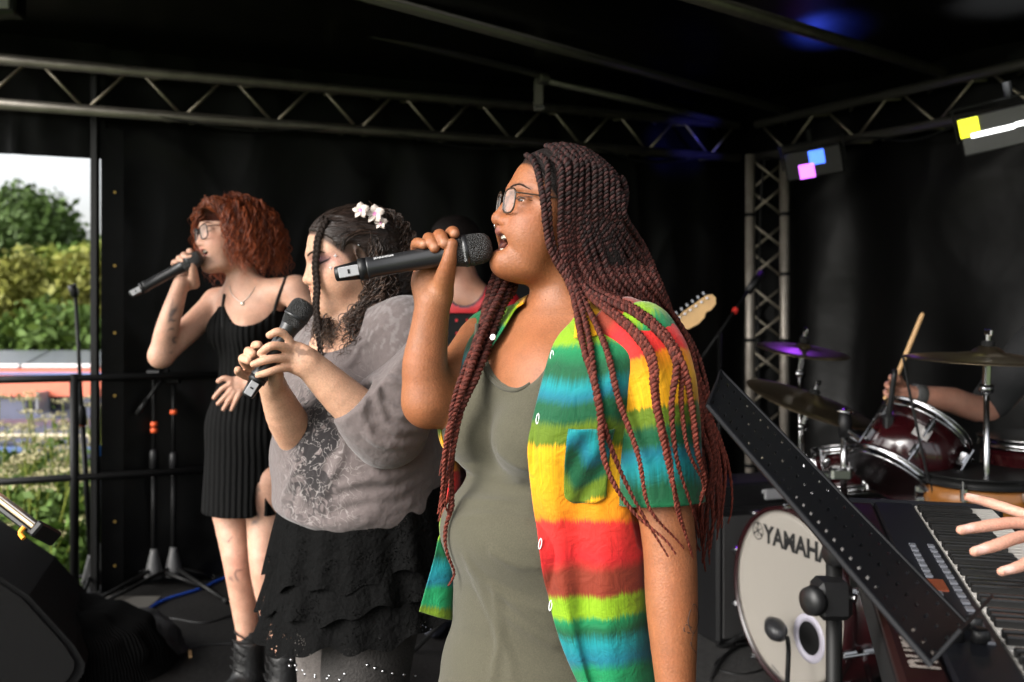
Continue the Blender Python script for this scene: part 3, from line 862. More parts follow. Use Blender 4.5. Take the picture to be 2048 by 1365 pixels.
from concurrent.futures import ThreadPoolExecutor
_pool = ThreadPoolExecutor(3)
def polygonise(S, lo, hi, h, n=14, pad=1.4):
    """surface nets over only the blocks near the surface"""
    lo = np.asarray(lo, float); hi = np.asarray(hi, float)
    # coarse pass over big blocks, then the small ones inside those near the surface
    def dist(cen):
        return np.concatenate(list(_pool.map(S, np.array_split(cen, 8)))) if len(cen) > 4000 else S(cen)
    nb = np.ceil((hi - lo) / (h * n)).astype(int)
    nb4 = np.ceil(nb / 4).astype(int)
    b4 = np.stack(np.meshgrid(*[np.arange(k) for k in nb4], indexing='ij'), -1).reshape(-1, 3)
    half = n * h * 0.5 * 1.7321
    d4 = dist((lo + (b4 + 0.5) * n * h * 4).astype(f32))
    b4 = b4[np.abs(d4) < half * 4 * pad + 0.012]
    off = np.stack(np.meshgrid(*[np.arange(4)] * 3, indexing='ij'), -1).reshape(-1, 3)
    bi = (b4[:, None, :] * 4 + off[None]).reshape(-1, 3)
    bi = bi[(bi < nb).all(1)]
    cen = (lo + (bi + 0.5) * n * h).astype(f32)
    items = S.it
    D = np.stack(list(_pool.map(lambda i: np.asarray(i[0](cen), f32), items)), 1)
    d = np.full(len(cen), 1e3, f32)
    for j, (f, k, op) in enumerate(items):
        e = D[:, j]
        d = smin(d, e, k) if op == '+' else (-smin(-d, e, k) if op == '-' else -smin(-d, -e, k))
    pre = np.nonzero(np.abs(d) < half * pad + 0.006)[0]
    c3 = np.stack(np.meshgrid(*[np.array([-0.5, 0, 0.5])] * 3, indexing='ij'), -1).reshape(-1, 3) * n * h
    dm = dist((cen[pre][:, None, :] + c3[None].astype(f32)).reshape(-1, 3)).reshape(len(pre), 27)
    act = pre[((dm.min(1) < 0) & (dm.max(1) > 0)) | (np.abs(dm).min(1) < 0.2 * n * h)]
    g = np.arange(n + 2)
    G = np.stack(np.meshgrid(g, g, g, indexing='ij'), -1).reshape(-1, 3)
    NX = (nb * n + 4).astype(np.int64)
    m = n + 1
    def work(b):
        o = bi[b] * n
        it = [items[j] for j in range(len(items)) if items[j][2] == '&' or D[b, j] < half * pad + items[j][1] + 0.012]
        if not any(i[2] == '+' for i in it): return None
        c1 = cen[b:b + 1]
        it = [(f.near(c1, half) if hasattr(f, 'near') else f, k, op) for f, k, op in it]
        v = S((lo + (o + G) * h).astype(f32), it).astype(f32).reshape(n + 2, n + 2, n + 2)
        s = v < 0
        if s.all() or not s.any(): return None
        cnt = np.zeros((m, m, m), f32); acc = np.zeros((m, m, m, 3), f32)
        for axs in range(3):
            sl0 = [slice(0, n + 2)] * 3; sl1 = [slice(0, n + 2)] * 3
            sl0[axs] = slice(0, n + 1); sl1[axs] = slice(1, n + 2)
            a, c = v[tuple(sl0)], v[tuple(sl1)]
            x = (a < 0) != (c < 0)
            t = np.where(x, a / np.where(np.abs(a - c) < 1e-12, 1, a - c), 0)
            o1, o2 = [q for q in range(3) if q != axs]
            for d1 in (0, 1):
                for d2 in (0, 1):
                    s2 = [slice(0, m)] * 3
                    s2[o1] = slice(d1, d1 + m); s2[o2] = slice(d2, d2 + m)
                    xx = x[tuple(s2)]; tt = t[tuple(s2)]
                    cnt += xx
                    acc[..., axs] += tt
                    if d1: acc[..., o1] += xx
                    if d2: acc[..., o2] += xx
        ci = np.argwhere(cnt > 0)
        I3 = (ci[:, 0], ci[:, 1], ci[:, 2])
        pos = lo + (o + ci + acc[I3] / cnt[I3][:, None]) * h
        gk = ((o[0] + ci[:, 0]) * NX[1] + (o[1] + ci[:, 1])) * NX[2] + (o[2] + ci[:, 2])
        quads = []
        for axs in range(3):
            o1, o2 = (axs + 1) % 3, (axs + 2) % 3
            e0 = [slice(1, n + 1)] * 3; e1 = [slice(1, n + 1)] * 3
            e0[axs] = slice(0, n); e1[axs] = slice(1, n + 1)
            a, c = s[tuple(e0)], s[tuple(e1)]
            ix = np.argwhere(a != c)
            if not len(ix): continue
            fl = a[ix[:, 0], ix[:, 1], ix[:, 2]]
            base = ix.copy()
            base[:, o1] += 1; base[:, o2] += 1
            qq = []
            for d1, d2 in ((-1, -1), (0, -1), (0, 0), (-1, 0)):
                q = base + o
                q[:, o1] += d1; q[:, o2] += d2
                qq.append((q[:, 0] * NX[1] + q[:, 1]) * NX[2] + q[:, 2])
            qq = np.stack(qq, 1)
            qq[~fl] = qq[~fl][:, ::-1]
            quads.append(qq)
        return gk, pos, (np.concatenate(quads) if quads else np.zeros((0, 4), np.int64))
    res = [r for r in _pool.map(work, act) if r is not None]
    keys = np.concatenate([r[0] for r in res]); verts = np.concatenate([r[1] for r in res]); quads = np.concatenate([r[2] for r in res])
    uk, first = np.unique(keys, return_index=True)
    I = np.clip(np.searchsorted(uk, quads), 0, len(uk) - 1)
    ok = (uk[I] == quads).all(1)
    return verts[first], I[ok]

def surf(S, px, py, d0, d1, n=300):
    """first point of the solid S met on the sight line through a pixel"""
    d = np.linspace(d0, d1, n)
    v = S(np.stack([P(px, py, k) for k in d]).astype(f32))
    i = np.nonzero(v < 0)[0]
    return P(px, py, d[i[0]] if len(i) else 0.5 * (d0 + d1))

def compact(V, F):
    u, inv = np.unique(F, return_inverse=True)
    return V[u], inv.reshape(F.shape)

def largest(V, F):
    """keep only the biggest connected piece"""
    par = np.arange(len(V))
    e = np.concatenate([F[:, [0, 1]], F[:, [1, 2]], F[:, [2, 3]]])
    while True:
        m = np.minimum(par[e[:, 0]], par[e[:, 1]])
        new = par.copy()
        np.minimum.at(new, e[:, 0], m); np.minimum.at(new, e[:, 1], m)
        for _ in range(4): new = new[new]
        if (new == par).all(): break
        par = new
    u, c = np.unique(par[F[:, 0]], return_counts=True)
    return compact(V, F[par[F[:, 0]] == u[np.argmax(c)]])

def drape(Q, S, gap, it=6):
    """push points out of the solid until they lie gap above it"""
    Q = np.asarray(Q, f32).copy(); e = f32(0.004)
    for _ in range(it):
        d = S(Q)
        m = d < gap
        if not m.any(): break
        q = Q[m]
        g = np.stack([S(q + np.array(o, f32) * e) - S(q - np.array(o, f32) * e) for o in ((1, 0, 0), (0, 1, 0), (0, 0, 1))], 1)
        g /= np.linalg.norm(g, axis=1)[:, None] + 1e-6
        Q[m] = q + g * (gap - d[m])[:, None]
    return Q.astype(float)

def ftube(pts, r, sides=5, ref=(0.13, 1, 0.21)):
    """fast tube without caps -> arrays"""
    pts = np.asarray(pts, float); n = len(pts)
    r = np.broadcast_to(np.asarray(r, float), (n,))
    T = np.gradient(pts, axis=0); T /= np.linalg.norm(T, axis=1)[:, None] + 1e-12
    x = np.cross(T, np.asarray(ref, float)); x /= np.linalg.norm(x, axis=1)[:, None] + 1e-9
    y = np.cross(T, x)
    a = np.linspace(0, 2 * math.pi, sides, endpoint=False)
    V = pts[:, None] + r[:, None, None] * (np.cos(a)[None, :, None] * x[:, None] + np.sin(a)[None, :, None] * y[:, None])
    i, j = np.meshgrid(np.arange(n - 1), np.arange(sides), indexing='ij')
    b = i * sides + j; c = i * sides + (j + 1) % sides
    return V.reshape(-1, 3), np.stack([b, c, c + sides, b + sides], -1).reshape(-1, 4)

def merge(lst):
    n = 0; Vs = []; Fs = []
    for V, F in lst:
        Vs.append(V); Fs.append(F + n); n += len(V)
    return np.concatenate(Vs), np.concatenate(Fs)

def resample(pts, step):
    d = np.concatenate([[0], np.cumsum(np.linalg.norm(np.diff(pts, axis=0), axis=1))])
    s = np.arange(0, d[-1], step)
    return np.stack([np.interp(s, d, pts[:, k]) for k in range(3)], 1), s

def bicubic(C, nu, nv):
    """smooth surface through a control grid C[u][v] of any number of channels"""
    C = np.asarray(C, float)
    A = np.stack([spline(C[:, j], nu) for j in range(C.shape[1])], 1)
    return np.stack([spline(A[i], nv) for i in range(nu)], 0)

def gridmesh(G):
    nu, nv = G.shape[:2]
    i, j = np.meshgrid(np.arange(nu - 1), np.arange(nv - 1), indexing='ij')
    a = (i * nv + j).ravel()
    return G.reshape(-1, G.shape[2]), np.stack([a, a + nv, a + nv + 1, a + 1], 1)

def solidify(o, th, off=0.0):
    m = o.modifiers.new('thickness', 'SOLIDIFY'); m.thickness = th; m.offset = off
    return o

def text_vf(s, size, origin, xdir, ydir, bold=0.0, align='LEFT', lift=0.0):
    """flat lettering as a mesh"""
    cu = bpy.data.curves.new('lettering', 'FONT'); cu.body = s; cu.size = size; cu.align_x = align; cu.resolution_u = 3; cu.offset = bold
    ob = bpy.data.objects.new('lettering', cu); COL.objects.link(ob)
    dg = bpy.context.evaluated_depsgraph_get()
    me = bpy.data.meshes.new_from_object(ob.evaluated_get(dg))
    V = np.array([v.co[:] for v in me.vertices]); F = [tuple(p.vertices) for p in me.polygons]
    bpy.data.objects.remove(ob); bpy.data.curves.remove(cu); bpy.data.meshes.remove(me)
    x = unit(xdir); y = unit(ydir); z = np.cross(x, y)
    return np.asarray(origin) + V[:, :1] * x + V[:, 1:2] * y + z * lift, F

def vnormals(V, F):
    n = np.cross(V[F[:, 2]] - V[F[:, 0]], V[F[:, 3]] - V[F[:, 1]])
    N = np.zeros_like(V)
    for k in range(4): np.add.at(N, F[:, k], n)
    return N / (np.linalg.norm(N, axis=1)[:, None] + 1e-12)

def relax(V, F, it=1, w=0.5):
    for _ in range(it):
        S = np.zeros_like(V); c = np.zeros(len(V))
        for k in range(4):
            for q in (1, 3):
                np.add.at(S, F[:, k], V[F[:, (k + q) % 4]]); np.add.at(c, F[:, k], 1)
        V = V * (1 - w) + w * S / np.maximum(c, 1)[:, None]
    return V

class Head:
    """local axes: x forward, y to the person's left, z up; origin between the ears at eye height"""
    def __init__(s, centre, fwd_yaw, pitch, roll=0.0, scale=1.0):
        # fwd_yaw: 0 faces -X (left in the picture), positive turns towards the camera
        f = V3(-math.cos(fwd_yaw), -math.sin(fwd_yaw), 0)
        l = np.cross(V3(0, 0, 1), f)
        fw = f * math.cos(pitch) + V3(0, 0, 1) * math.sin(pitch)
        up = np.cross(fw, l)
        l2 = l * math.cos(roll) + up * math.sin(roll); up2 = up * math.cos(roll) - l * math.sin(roll)
        s.R = np.stack([fw, l2, up2], 1); s.c = np.asarray(centre, float); s.k = scale
    def w(s, *p):
        q = np.asarray(p, float).reshape(-1, 3)
        o = s.c + (q * s.k) @ s.R.T
        return o[0] if len(o) == 1 else o
    def l(s, Q):
        return ((np.asarray(Q) - s.c) @ s.R) / s.k
    def E(s, c, r, rot=None):
        Rr = s.R if rot is None else s.R @ np.asarray(rot)
        return ell(s.w(*c), np.asarray(r) * s.k, Rr)
    def C(s, a, b, ra, rb):
        return cone(s.w(*a), s.w(*b), ra * s.k, rb * s.k)

def rotz(a): return np.array(Euler((0, 0, a)).to_matrix())
def roty(a): return np.array(Euler((0, a, 0)).to_matrix())
def rotx(a): return np.array(Euler((a, 0, 0)).to_matrix())

def finger(base, d, lens, curl, nrm, r0=0.0085, splay=None):
    """joint points of a finger: starts at base along d and bends about (d x nrm) towards -nrm by curl at each joint"""
    d = unit(d); nrm = unit(nrm)
    pts = [np.asarray(base, float)]
    ax = np.cross(nrm, d)
    for L, c in zip(lens, curl):
        M_ = np.array(Matrix.Rotation(c, 3, Vector(ax)))
        d = M_ @ d
        pts.append(pts[-1] + d * L)
    return pts

M['teeth'] = mat('teeth', (0.75, 0.70, 0.60), 0.3)
M['mouth_in'] = mat('mouth_inside', (0.12, 0.02, 0.02), 0.4)
M['eye_white'] = mat('eye_white', (0.62, 0.58, 0.54), 0.15)
M['iris'] = mat('iris_dark', (0.02, 0.012, 0.008), 0.1)
def skinmat(name, sss=0.12, rough=0.52, bump=0.16):
    m = mat(name, (0.5, 0.3, 0.2), rough, attr='Col', sss=sss, var=0.13, vscale=30, bump=bump, bscale=300, spec=0.36)
    N = m.node_tree.nodes; L = m.node_tree.links; b = N['Principled BSDF']
    src = b.inputs['Base Color'].links[0].from_socket
    tc = N.new('ShaderNodeTexCoord')
    # fine freckling and a slightly redder second tone
    n1 = N.new('ShaderNodeTexNoise'); n1.inputs['Scale'].default_value = 260; n1.inputs['Detail'].default_value = 2
    n2 = N.new('ShaderNodeTexNoise'); n2.inputs['Scale'].default_value = 14; n2.inputs['Detail'].default_value = 4
    for q in (n1, n2): L.new(tc.outputs['Object'], q.inputs['Vector'])
    r1 = N.new('ShaderNodeMapRange'); r1.inputs['From Min'].default_value = 0.35; r1.inputs['From Max'].default_value = 0.70; r1.inputs['To Min'].default_value = 1.07; r1.inputs['To Max'].default_value = 0.86
    L.new(n1.outputs['Fac'], r1.inputs['Value'])
    m1 = N.new('ShaderNodeMix'); m1.data_type = 'RGBA'; m1.blend_type = 'MULTIPLY'; m1.inputs['Factor'].default_value = 1
    L.new(src, m1.inputs[6]); L.new(r1.outputs[0], m1.inputs[7])
    r2 = N.new('ShaderNodeMapRange'); r2.inputs['From Min'].default_value = 0.45; r2.inputs['From Max'].default_value = 0.75; r2.inputs['To Max'].default_value = 0.45
    L.new(n2.outputs['Fac'], r2.inputs['Value'])
    m2 = N.new('ShaderNodeMix'); m2.data_type = 'RGBA'; m2.blend_type = 'MULTIPLY'; m2.inputs[7].default_value = (1.0, 0.80, 0.74, 1)
    L.new(r2.outputs[0], m2.inputs['Factor']); L.new(m1.outputs[2], m2.inputs[6]); L.new(m2.outputs[2], b.inputs['Base Color'])
    r3 = N.new('ShaderNodeMapRange'); r3.inputs['To Min'].default_value = rough - 0.10; r3.inputs['To Max'].default_value = rough + 0.12
    L.new(n2.outputs['Fac'], r3.inputs['Value']); L.new(r3.outputs[0], b.inputs['Roughness'])
    return m
def build_head(H, p):
    """solid of a head in the axes H; p holds the shape of this face"""
    S = Solid()
    cz_ = p.get('chz', 0.0); jd = p.get('jaw', 0.0); ck = p.get('cheek', 1.0); ch = p.get('chin', 0.0)
    S.add(H.E((-0.010, 0, 0.030), (0.096, 0.074, 0.077)), 0)
    S.add(H.E((0.030, 0, -0.030), (0.058, 0.059, 0.075)), 0.03)
    S.add(H.E((0.036, 0, -0.070 - jd * 0.7 + cz_ * 0.7), (0.052, 0.052 * ck, 0.042 + jd * 0.3)), 0.03)
    for s in (-1, 1):
        S.add(H.E((0.041, s * 0.035, -0.040 - jd * 0.4), (0.032 * ck, 0.025 * ck, 0.040 + jd * 0.3)), 0.03)
        S.add(H.C((0.079, s * 0.010, 0.017), (0.053, s * 0.049, 0.013), 0.010, 0.009), 0.020)
    S.add(H.E((0.079 + ch, 0, -0.101 - jd + cz_), (0.021, 0.024, 0.018)), 0.022)
    if p.get('under', 0):
        S.add(H.E((0.045, 0, -0.108 - jd + cz_), (0.050, 0.044, p['under'])), 0.03)
    # muzzle
    S.add(H.E((0.076, 0, -0.058), (0.025, 0.029, 0.017)), 0.014)
    S.add(H.E((0.074, 0, -0.080 - jd), (0.026, 0.029, 0.015)), 0.016)
    # eyes: sockets, then closed lids
    for s in (-1, 1):
        S.sub(H.E((0.088, s * 0.060, -0.003), (0.028, 0.013, 0.018)), 0.022)
        S.sub(H.E((0.092, s * 0.035, -0.001), (0.018, 0.021, 0.0115)), 0.014)
        S.add(H.E((0.0680, s * 0.0325, -0.002), (0.0142, 0.0155, 0.0125)), 0.005)
        op = p.get('eye_open', 0.0)
        if op > 0:
            S.sub(H.E((0.0800, s * 0.0355, -0.0035), (0.0080, 0.0130, op), rotz(s * 0.5)), 0.0015)
            S.add(H.C((0.0790, s * 0.022, -0.0015 + op), (0.0700, s * 0.047, -0.0030 + op), 0.0020, 0.0020), 0.003)
    # nose
    nk = p.get('nose', 1.0)
    S.add(H.C((0.080, 0, 0.010), (0.094 + 0.008 * nk, 0, -0.034), 0.0085, 0.0105 * nk), 0.010)
    S.add(H.E((0.094 + 0.008 * nk, 0, -0.038), (0.0115 * nk, 0.012 * nk, 0.0110)), 0.007)
    for s in (-1, 1):
        S.add(H.E((0.0935, s * 0.0135 * nk, -0.0415), (0.0115, 0.0090, 0.0090)), 0.005)
        S.sub(H.E((0.0985, s * 0.0070 * nk, -0.0500), (0.0055, 0.0035, 0.0045)), 0.003)
        S.add(H.E((0.062, s * 0.022, -0.036 - jd * 0.3), (0.021, 0.018, 0.030)), 0.030)
    # lips
    zu, zl = p['lip_u'], p['lip_l'] - jd
    zc = p.get('corner_z', (zu + zl) / 2)
    xc = p.get('corner_x', 0.077)
    lr = p.get('lip', 1.0)
    up = [(xc, -0.026, zc), (0.0905, -0.013, zu + 0.001), (0.0970, -0.004, zu + 0.0018), (0.0960, 0, zu + 0.0008), (0.0970, 0.004, zu + 0.0018), (0.0905, 0.013, zu + 0.001), (xc, 0.026, zc)]
    lo = [(xc, -0.025, zc), (0.0890, -0.012, zl), (0.0945, 0, zl - 0.001), (0.0890, 0.012, zl), (xc, 0.025, zc)]
    H.up = H.w(*np.ravel(spline(up, 14))); H.lo = H.w(*np.ravel(spline(lo, 14)))
    ru = 0.0068 * lr * np.sin(np.linspace(0.35, math.pi - 0.35, 14)) * H.k; rl = 0.0075 * lr * np.sin(np.linspace(0.35, math.pi - 0.35, 14)) * H.k
    if p.get('open', 0):
        S.sub(H.E((0.086, 0, (zu + zl) / 2 + 0.001), (0.050, 0.0235, (zu - zl) / 2 - 0.001)), 0.006)
    H.fu = chain(H.up, ru); H.fl = chain(H.lo, rl)
    S.add(H.fu, 0.004); S.add(H.fl, 0.004)
    if not p.get('open', 0):
        S.sub(chain(H.w(*np.ravel([(xc + 0.002, -0.024, zc), (0.0965, -0.010, (zu + zl) / 2), (0.1010, 0, (zu + zl) / 2 - 0.0005), (0.0965, 0.010, (zu + zl) / 2), (xc + 0.002, 0.024, zc)])), np.full(5, 0.0016)), 0.003)
    if p.get('ears', 0):
        for s in (-1, 1):
            S.add(H.E((-0.018, s * 0.073, -0.008), (0.017, 0.007, 0.030), roty(0.25) @ rotz(s * 0.35)), 0.005)
            S.add(H.E((-0.014, s * 0.071, -0.034), (0.009, 0.006, 0.010)), 0.006)
            S.sub(H.E((-0.014, s * 0.079, -0.006), (0.008, 0.006, 0.017), roty(0.25)), 0.004)
    return S

def face_colour(H, Q, base, lip, brow, mouth=None, p=None, hair=None, hairline=None, extra=None):
    """colours of skin, lips, brows and scalp per vertex"""
    L = H.l(Q)
    c = np.tile(np.asarray(base, float), (len(Q), 1))
    x, y, z = L.T
    near = (np.abs(L) < 0.2).all(1)
    def blend(w, col):
        nonlocal c
        w = np.clip(w, 0, 1)[:, None]
        c = c * (1 - w) + np.asarray(col) * w
    # warm cheeks
    blend(0.30 * np.exp(-(((x - 0.065) / 0.03) ** 2 + ((np.abs(y) - 0.045) / 0.03) ** 2 + ((z + 0.035) / 0.025) ** 2)), np.asarray(base) * np.array([1.10, 0.72, 0.65]))
    if brow is not None:
        ay = np.abs(y)
        bz = 0.020 + 0.006 * np.clip((ay - 0.012) / 0.02, 0, 1) - 0.008 * np.clip((ay - 0.034) / 0.018, 0, 1)
        w = np.exp(-((z - bz) / (0.0042 - 0.002 * np.clip((ay - 0.03) / 0.02, 0, 1))) ** 2) * (ay > 0.011) * (ay < 0.053) * (x > 0.03)
        w = w * (0.75 + 0.25 * np.sin(ay * 4200 + z * 1500))
        blend(w * brow[3], brow[:3])
    du = H.fu(Q.astype(f32)); dl = H.fl(Q.astype(f32))
    w = np.clip(1 - np.minimum(du, dl) / 0.0018, 0, 1) * near
    blend(w * 0.85, lip)
    if mouth is not None:
        zu, zl = p['lip_u'], p['lip_l'] - p.get('jaw', 0)
        e = ((x - 0.086) / 0.052) ** 2 + (y / 0.0245) ** 2 + ((z - (zu + zl) / 2 - 0.001) / ((zu - zl) / 2)) ** 2
        blend(((e < 1.12) & (x < 0.0875)) * 1.0 * (np.minimum(du, dl) > 0.001), mouth)
    # lash line
    ay = np.abs(y)
    lz = p.get('lash_z', -0.0065) - 0.25 * 0 * ay + 0.004 * ((ay - 0.033) / 0.014) ** 2
    w = np.exp(-((z - lz) / 0.0016) ** 2) * (ay > 0.019) * (ay < 0.050) * (x > 0.055)
    blend(w * p.get('lash', 0.8), (0.02, 0.012, 0.01))
    if hair is not None:
        hx = np.interp(z, [-0.09, -0.05, -0.03, 0.0, 0.02, 0.045, 0.062, 0.075], [-0.045, -0.012, 0.004, 0.020, 0.036, 0.056, 0.068, 0.085]) if hairline is None else hairline(y, z)
        w = np.clip((hx - x) / 0.010 + 0.5, 0, 1) * (z > -0.085) * near
        blend(w * 0.93, hair)
    if extra is not None:
        c = extra(L, c)
    return c

def on_face(S, H, pts, n=14):
    """points of the face surface straight behind local (y, z) positions"""
    out = []
    for y, z in spline(np.array([(a, b, 0) for a, b in pts], float), n)[:, :2]:
        x = np.linspace(0.125, 0.0, 160)
        d = S(H.w(*np.ravel(np.stack([x, 0 * x + y, 0 * x + z], 1))).astype(f32))
        i = np.nonzero(d < 0)[0]
        out.append(H.w(x[i[0]] if len(i) else 0.05, y, z))
    return np.array(out)
def face_line(name, S, H, pts, r, m, parent, n=14, taper=0.5, flat=None):
    for s in (-1, 1):
        q = on_face(S, H, [(s * a, b) for a, b in pts], n)
        rr_ = r * np.clip(np.minimum(np.linspace(0.6, 3, n), np.linspace(3, taper * 0.6, n)), 0, 1)
        part(name, tube(q, rr_, 6), m, parent, smooth=True)
M['lash'] = mat('eyelash_black', (0.006, 0.004, 0.004), 0.6)
M['brow_dark'] = mat('eyebrow_dark', (0.022, 0.011, 0.007), 0.8, spec=0.1)
M['brow_red'] = mat('eyebrow_auburn', (0.10, 0.035, 0.018), 0.8, spec=0.1)
# ================================================================ shared by the singers
M['mic_body'] = mat('microphone_body', (0.014, 0.014, 0.015), 0.33, spec=0.5)
def grillmat():
    m = mat('microphone_grille', (0.012, 0.012, 0.012), 0.45, spec=0.5)
    N = m.node_tree.nodes; L = m.node_tree.links
    tc = N.new('ShaderNodeTexCoord'); v = N.new('ShaderNodeTexVoronoi'); v.inputs['Scale'].default_value = 420
    L.new(tc.outputs['Object'], v.inputs['Vector'])
    bp = N.new('ShaderNodeBump'); bp.inputs['Strength'].default_value = 1.0; bp.inputs['Distance'].default_value = 0.004; bp.invert = True
    L.new(v.outputs['Distance'], bp.inputs['Height']); L.new(bp.outputs[0], N['Principled BSDF'].inputs['Normal'])
    return m
M['grille'] = grillmat()
def microphone(label, a, b, k=1.0, text=True):
    """wireless microphone with its tail at a and the grille tip at b"""
    a = np.asarray(a, float); b = np.asarray(b, float); L_ = np.linalg.norm(b - a); d = (b - a) / L_
    x, y, z = frame(d, (0, 0, 1))
    side = unit(np.cross(d, V3(0, 0, 1))); side = side if side[1] < 0 else -side
    t = thing('microphone', label, 'microphone', tuple(a), 'wireless hand microphones')
    f = L_ * 1.0
    part('handle', lathe([(0.0190 * k, 0.205 * f), (0.0193 * k, 0.215 * f), (0.0172 * k, 0.24 * f), (0.0172 * k, 0.40 * f), (0.0180 * k, 0.60 * f), (0.0196 * k, 0.70 * f), (0.0215 * k, 0.735 * f), (0.0215 * k, 0.745 * f)], a, d, 36), M['mic_body'], t, smooth=True)
    part('base_ring', lathe([(0.0150 * k, 0.150 * f), (0.0190 * k, 0.153 * f), (0.0190 * k, 0.203 * f), (0.015 * k, 0.206 * f)], a, d, 36), M['black_plastic'], t, smooth=True)
    cap_ = part('end_cap', lathe([(0.0100 * k, 0.0), (0.0125 * k, 0.006 * f), (0.0160 * k, 0.150 * f)], a, d, 30), M['black_plastic'], t, smooth=True)
    part('indicator_window', box(a + d * 0.092 * f + side * 0.0135 * k - y * 0.0, (0.018 * k, 0.034 * k, 0.006), rot=np.stack([unit(np.cross(d, side)), d, side], 1), bev=0.001), M['silver_plastic'], cap_)
    part('indicator_slot', box(a + d * 0.092 * f + side * 0.0168 * k, (0.007 * k, 0.0035 * k, 0.001), rot=np.stack([unit(np.cross(d, side)), d, side], 1)), M['black_matte'], cap_)
    part('grille_base', lathe([(0.0220 * k, 0.742 * f), (0.0235 * k, 0.76 * f), (0.0255 * k, 0.80 * f), (0.0262 * k, 0.815 * f)], a, d, 40), M['grille'], t, smooth=True)
    part('grille_ring', lathe([(0.0262 * k, 0.814 * f), (0.0275 * k, 0.816 * f), (0.0275 * k, 0.842 * f), (0.0262 * k, 0.844 * f)], a, d, 40), M['mic_body'], t, smooth=True)
    part('grille_dome', lathe([(0.0268 * k, 0.843 * f), (0.0270 * k, 0.88 * f), (0.0262 * k, 0.93 * f), (0.0235 * k, 0.965 * f), (0.0180 * k, 0.988 * f), (0.009 * k, 0.998 * f), (0.0005, 1.0 * f)], a, d, 40), M['grille'], t, smooth=True)
    if text:
        upv = unit(np.cross(side, d)); upv = upv if upv[2] > 0 else -upv
        sd = unit(side * 0.72 + upv * 0.69)
        V, F = text_vf('SENNHEISER', 0.0065, a + d * 0.255 * f + sd * 0.0178 * k, d, np.cross(sd, d) * (1 if np.cross(sd, d)[2] > 0 else -1))
        part('lettering', (V, F), mat('white_print', (0.6, 0.6, 0.6), 0.5), t)
        V, F = text_vf('SENNHEISER', 0.0055, a + d * 0.824 * f + side * 0.0279 * k - upv * 0.020, upv * 1.0, -d)
        part('lettering', (V, F), mat('grey_print', (0.35, 0.35, 0.35), 0.5), t)
    return t
def glasses(H, parent, cx, cy, cz, hw, hh, rim, mt, yawl=0.10, lens_col=(0.9, 0.9, 0.9)):
    g = part('glasses', tube([H.w(cx + 0.004, -0.010, cz + hh * 0.45), H.w(cx + 0.007, 0, cz + hh * 0.55), H.w(cx + 0.004, 0.010, cz + hh * 0.45)], rim, 8), mt, parent, smooth=True)
    lm = mat('lens', lens_col, 0.05, alpha=0.12, spec=0.6)
    for s in (-1, 1):
        ring = []
        for a in np.linspace(0, 2 * math.pi, 41):
            ca, sa = math.cos(a), math.sin(a)
            e = 0.62
            x = hw * math.copysign(abs(ca) ** e, ca); z = hh * math.copysign(abs(sa) ** e, sa)
            ring.append(H.w(cx - 0.006 * (x / hw + 1) * 0.6, s * (cy + x), cz + z))
        part('rim', tube(ring, rim, 8, cap=False), mt, g, smooth=True)
        n = len(ring) - 1
        V = np.array(ring[:-1] + [H.w(cx - 0.0036, s * cy, cz)])
        part('lens', (V, [(k, (k + 1) % n, n) for k in range(n)]), lm, g, smooth=True)
        part('temple', tube(spline([H.w(cx - 0.008, s * (cy + hw), cz + hh * 0.6), H.w(cx - 0.03, s * (cy + hw + 0.006), cz + hh * 0.62), H.w(0.0, s * 0.079, 0.006), H.w(-0.02, s * 0.077, -0.006)], 16), rim * 0.8, 8), mt, g, smooth=True)
    return g
M['braid'] = mat('braided_hair', (0.05, 0.02, 0.015), 0.62, attr='Col', var=0.4, vscale=240, spec=0.20, bump=0.35, bscale=900)
M['hair_under'] = mat('dark_hair', (0.008, 0.005, 0.0045), 0.7, spec=0.2, bump=0.5, bscale=200)
def knitmat(name, c, sc=900, b=0.25):
    m = mat(name, c, 0.85, var=0.22, vscale=420, bump=b, bscale=sc, sheen=0.15, spec=0.2)
    return m
def curls(guides, n, seed, spread, amp, pitch, thick, c_lo, c_hi, sides=4, step=0.0040, solid=None, gap=0.004, lens=(0.75, 1.0)):
    """bundle of coiling strands that follow the guide curves"""
    r = np.random.default_rng(seed)
    out, cs = [], []
    for k in range(n):
        g = guides[r.integers(len(guides))]
        p = spline(np.asarray(g, float), 60)
        o0 = r.normal(size=3) * spread * 0.6; o1 = r.normal(size=3) * spread * 1.3
        t = np.linspace(0, 1, 60)[:, None]
        p = p + o0 * (1 - t) + o1 * t
        p = p[:int(60 * r.uniform(*lens))]
        if solid is not None: p = drape(p, solid, gap, 3)
        p, s = resample(p, step)
        if len(p) < 8: continue
        T = np.gradient(p, axis=0); T /= np.linalg.norm(T, axis=1)[:, None]
        x = np.cross(T, np.array([0.3, 1, 0.15])); x /= np.linalg.norm(x, axis=1)[:, None]; y = np.cross(T, x)
        a = s / (pitch * r.uniform(0.7, 1.4)) * 6.283 + r.uniform(0, 6.28)
        am = amp * r.uniform(0.5, 1.4) * np.clip(s / 0.05, 0.05, 1)
        q = p + (np.cos(a) * am)[:, None] * x + (np.sin(a) * am * 0.8)[:, None] * y
        f = s / s[-1]
        V, F = ftube(q, thick * r.uniform(0.6, 1.3) * np.clip(np.minimum(f * 8 + 0.4, (1 - f) * 4 + 0.15), 0, 1), sides)
        out.append((V, F))
        u = r.random()
        col = np.asarray(c_lo) * (1 - u) + np.asarray(c_hi) * u
        cs.append(np.repeat(col[None] * (0.75 + 0.5 * f)[:, None], sides, axis=0))
    V, F = merge(out)
    return V, F, np.concatenate(cs)
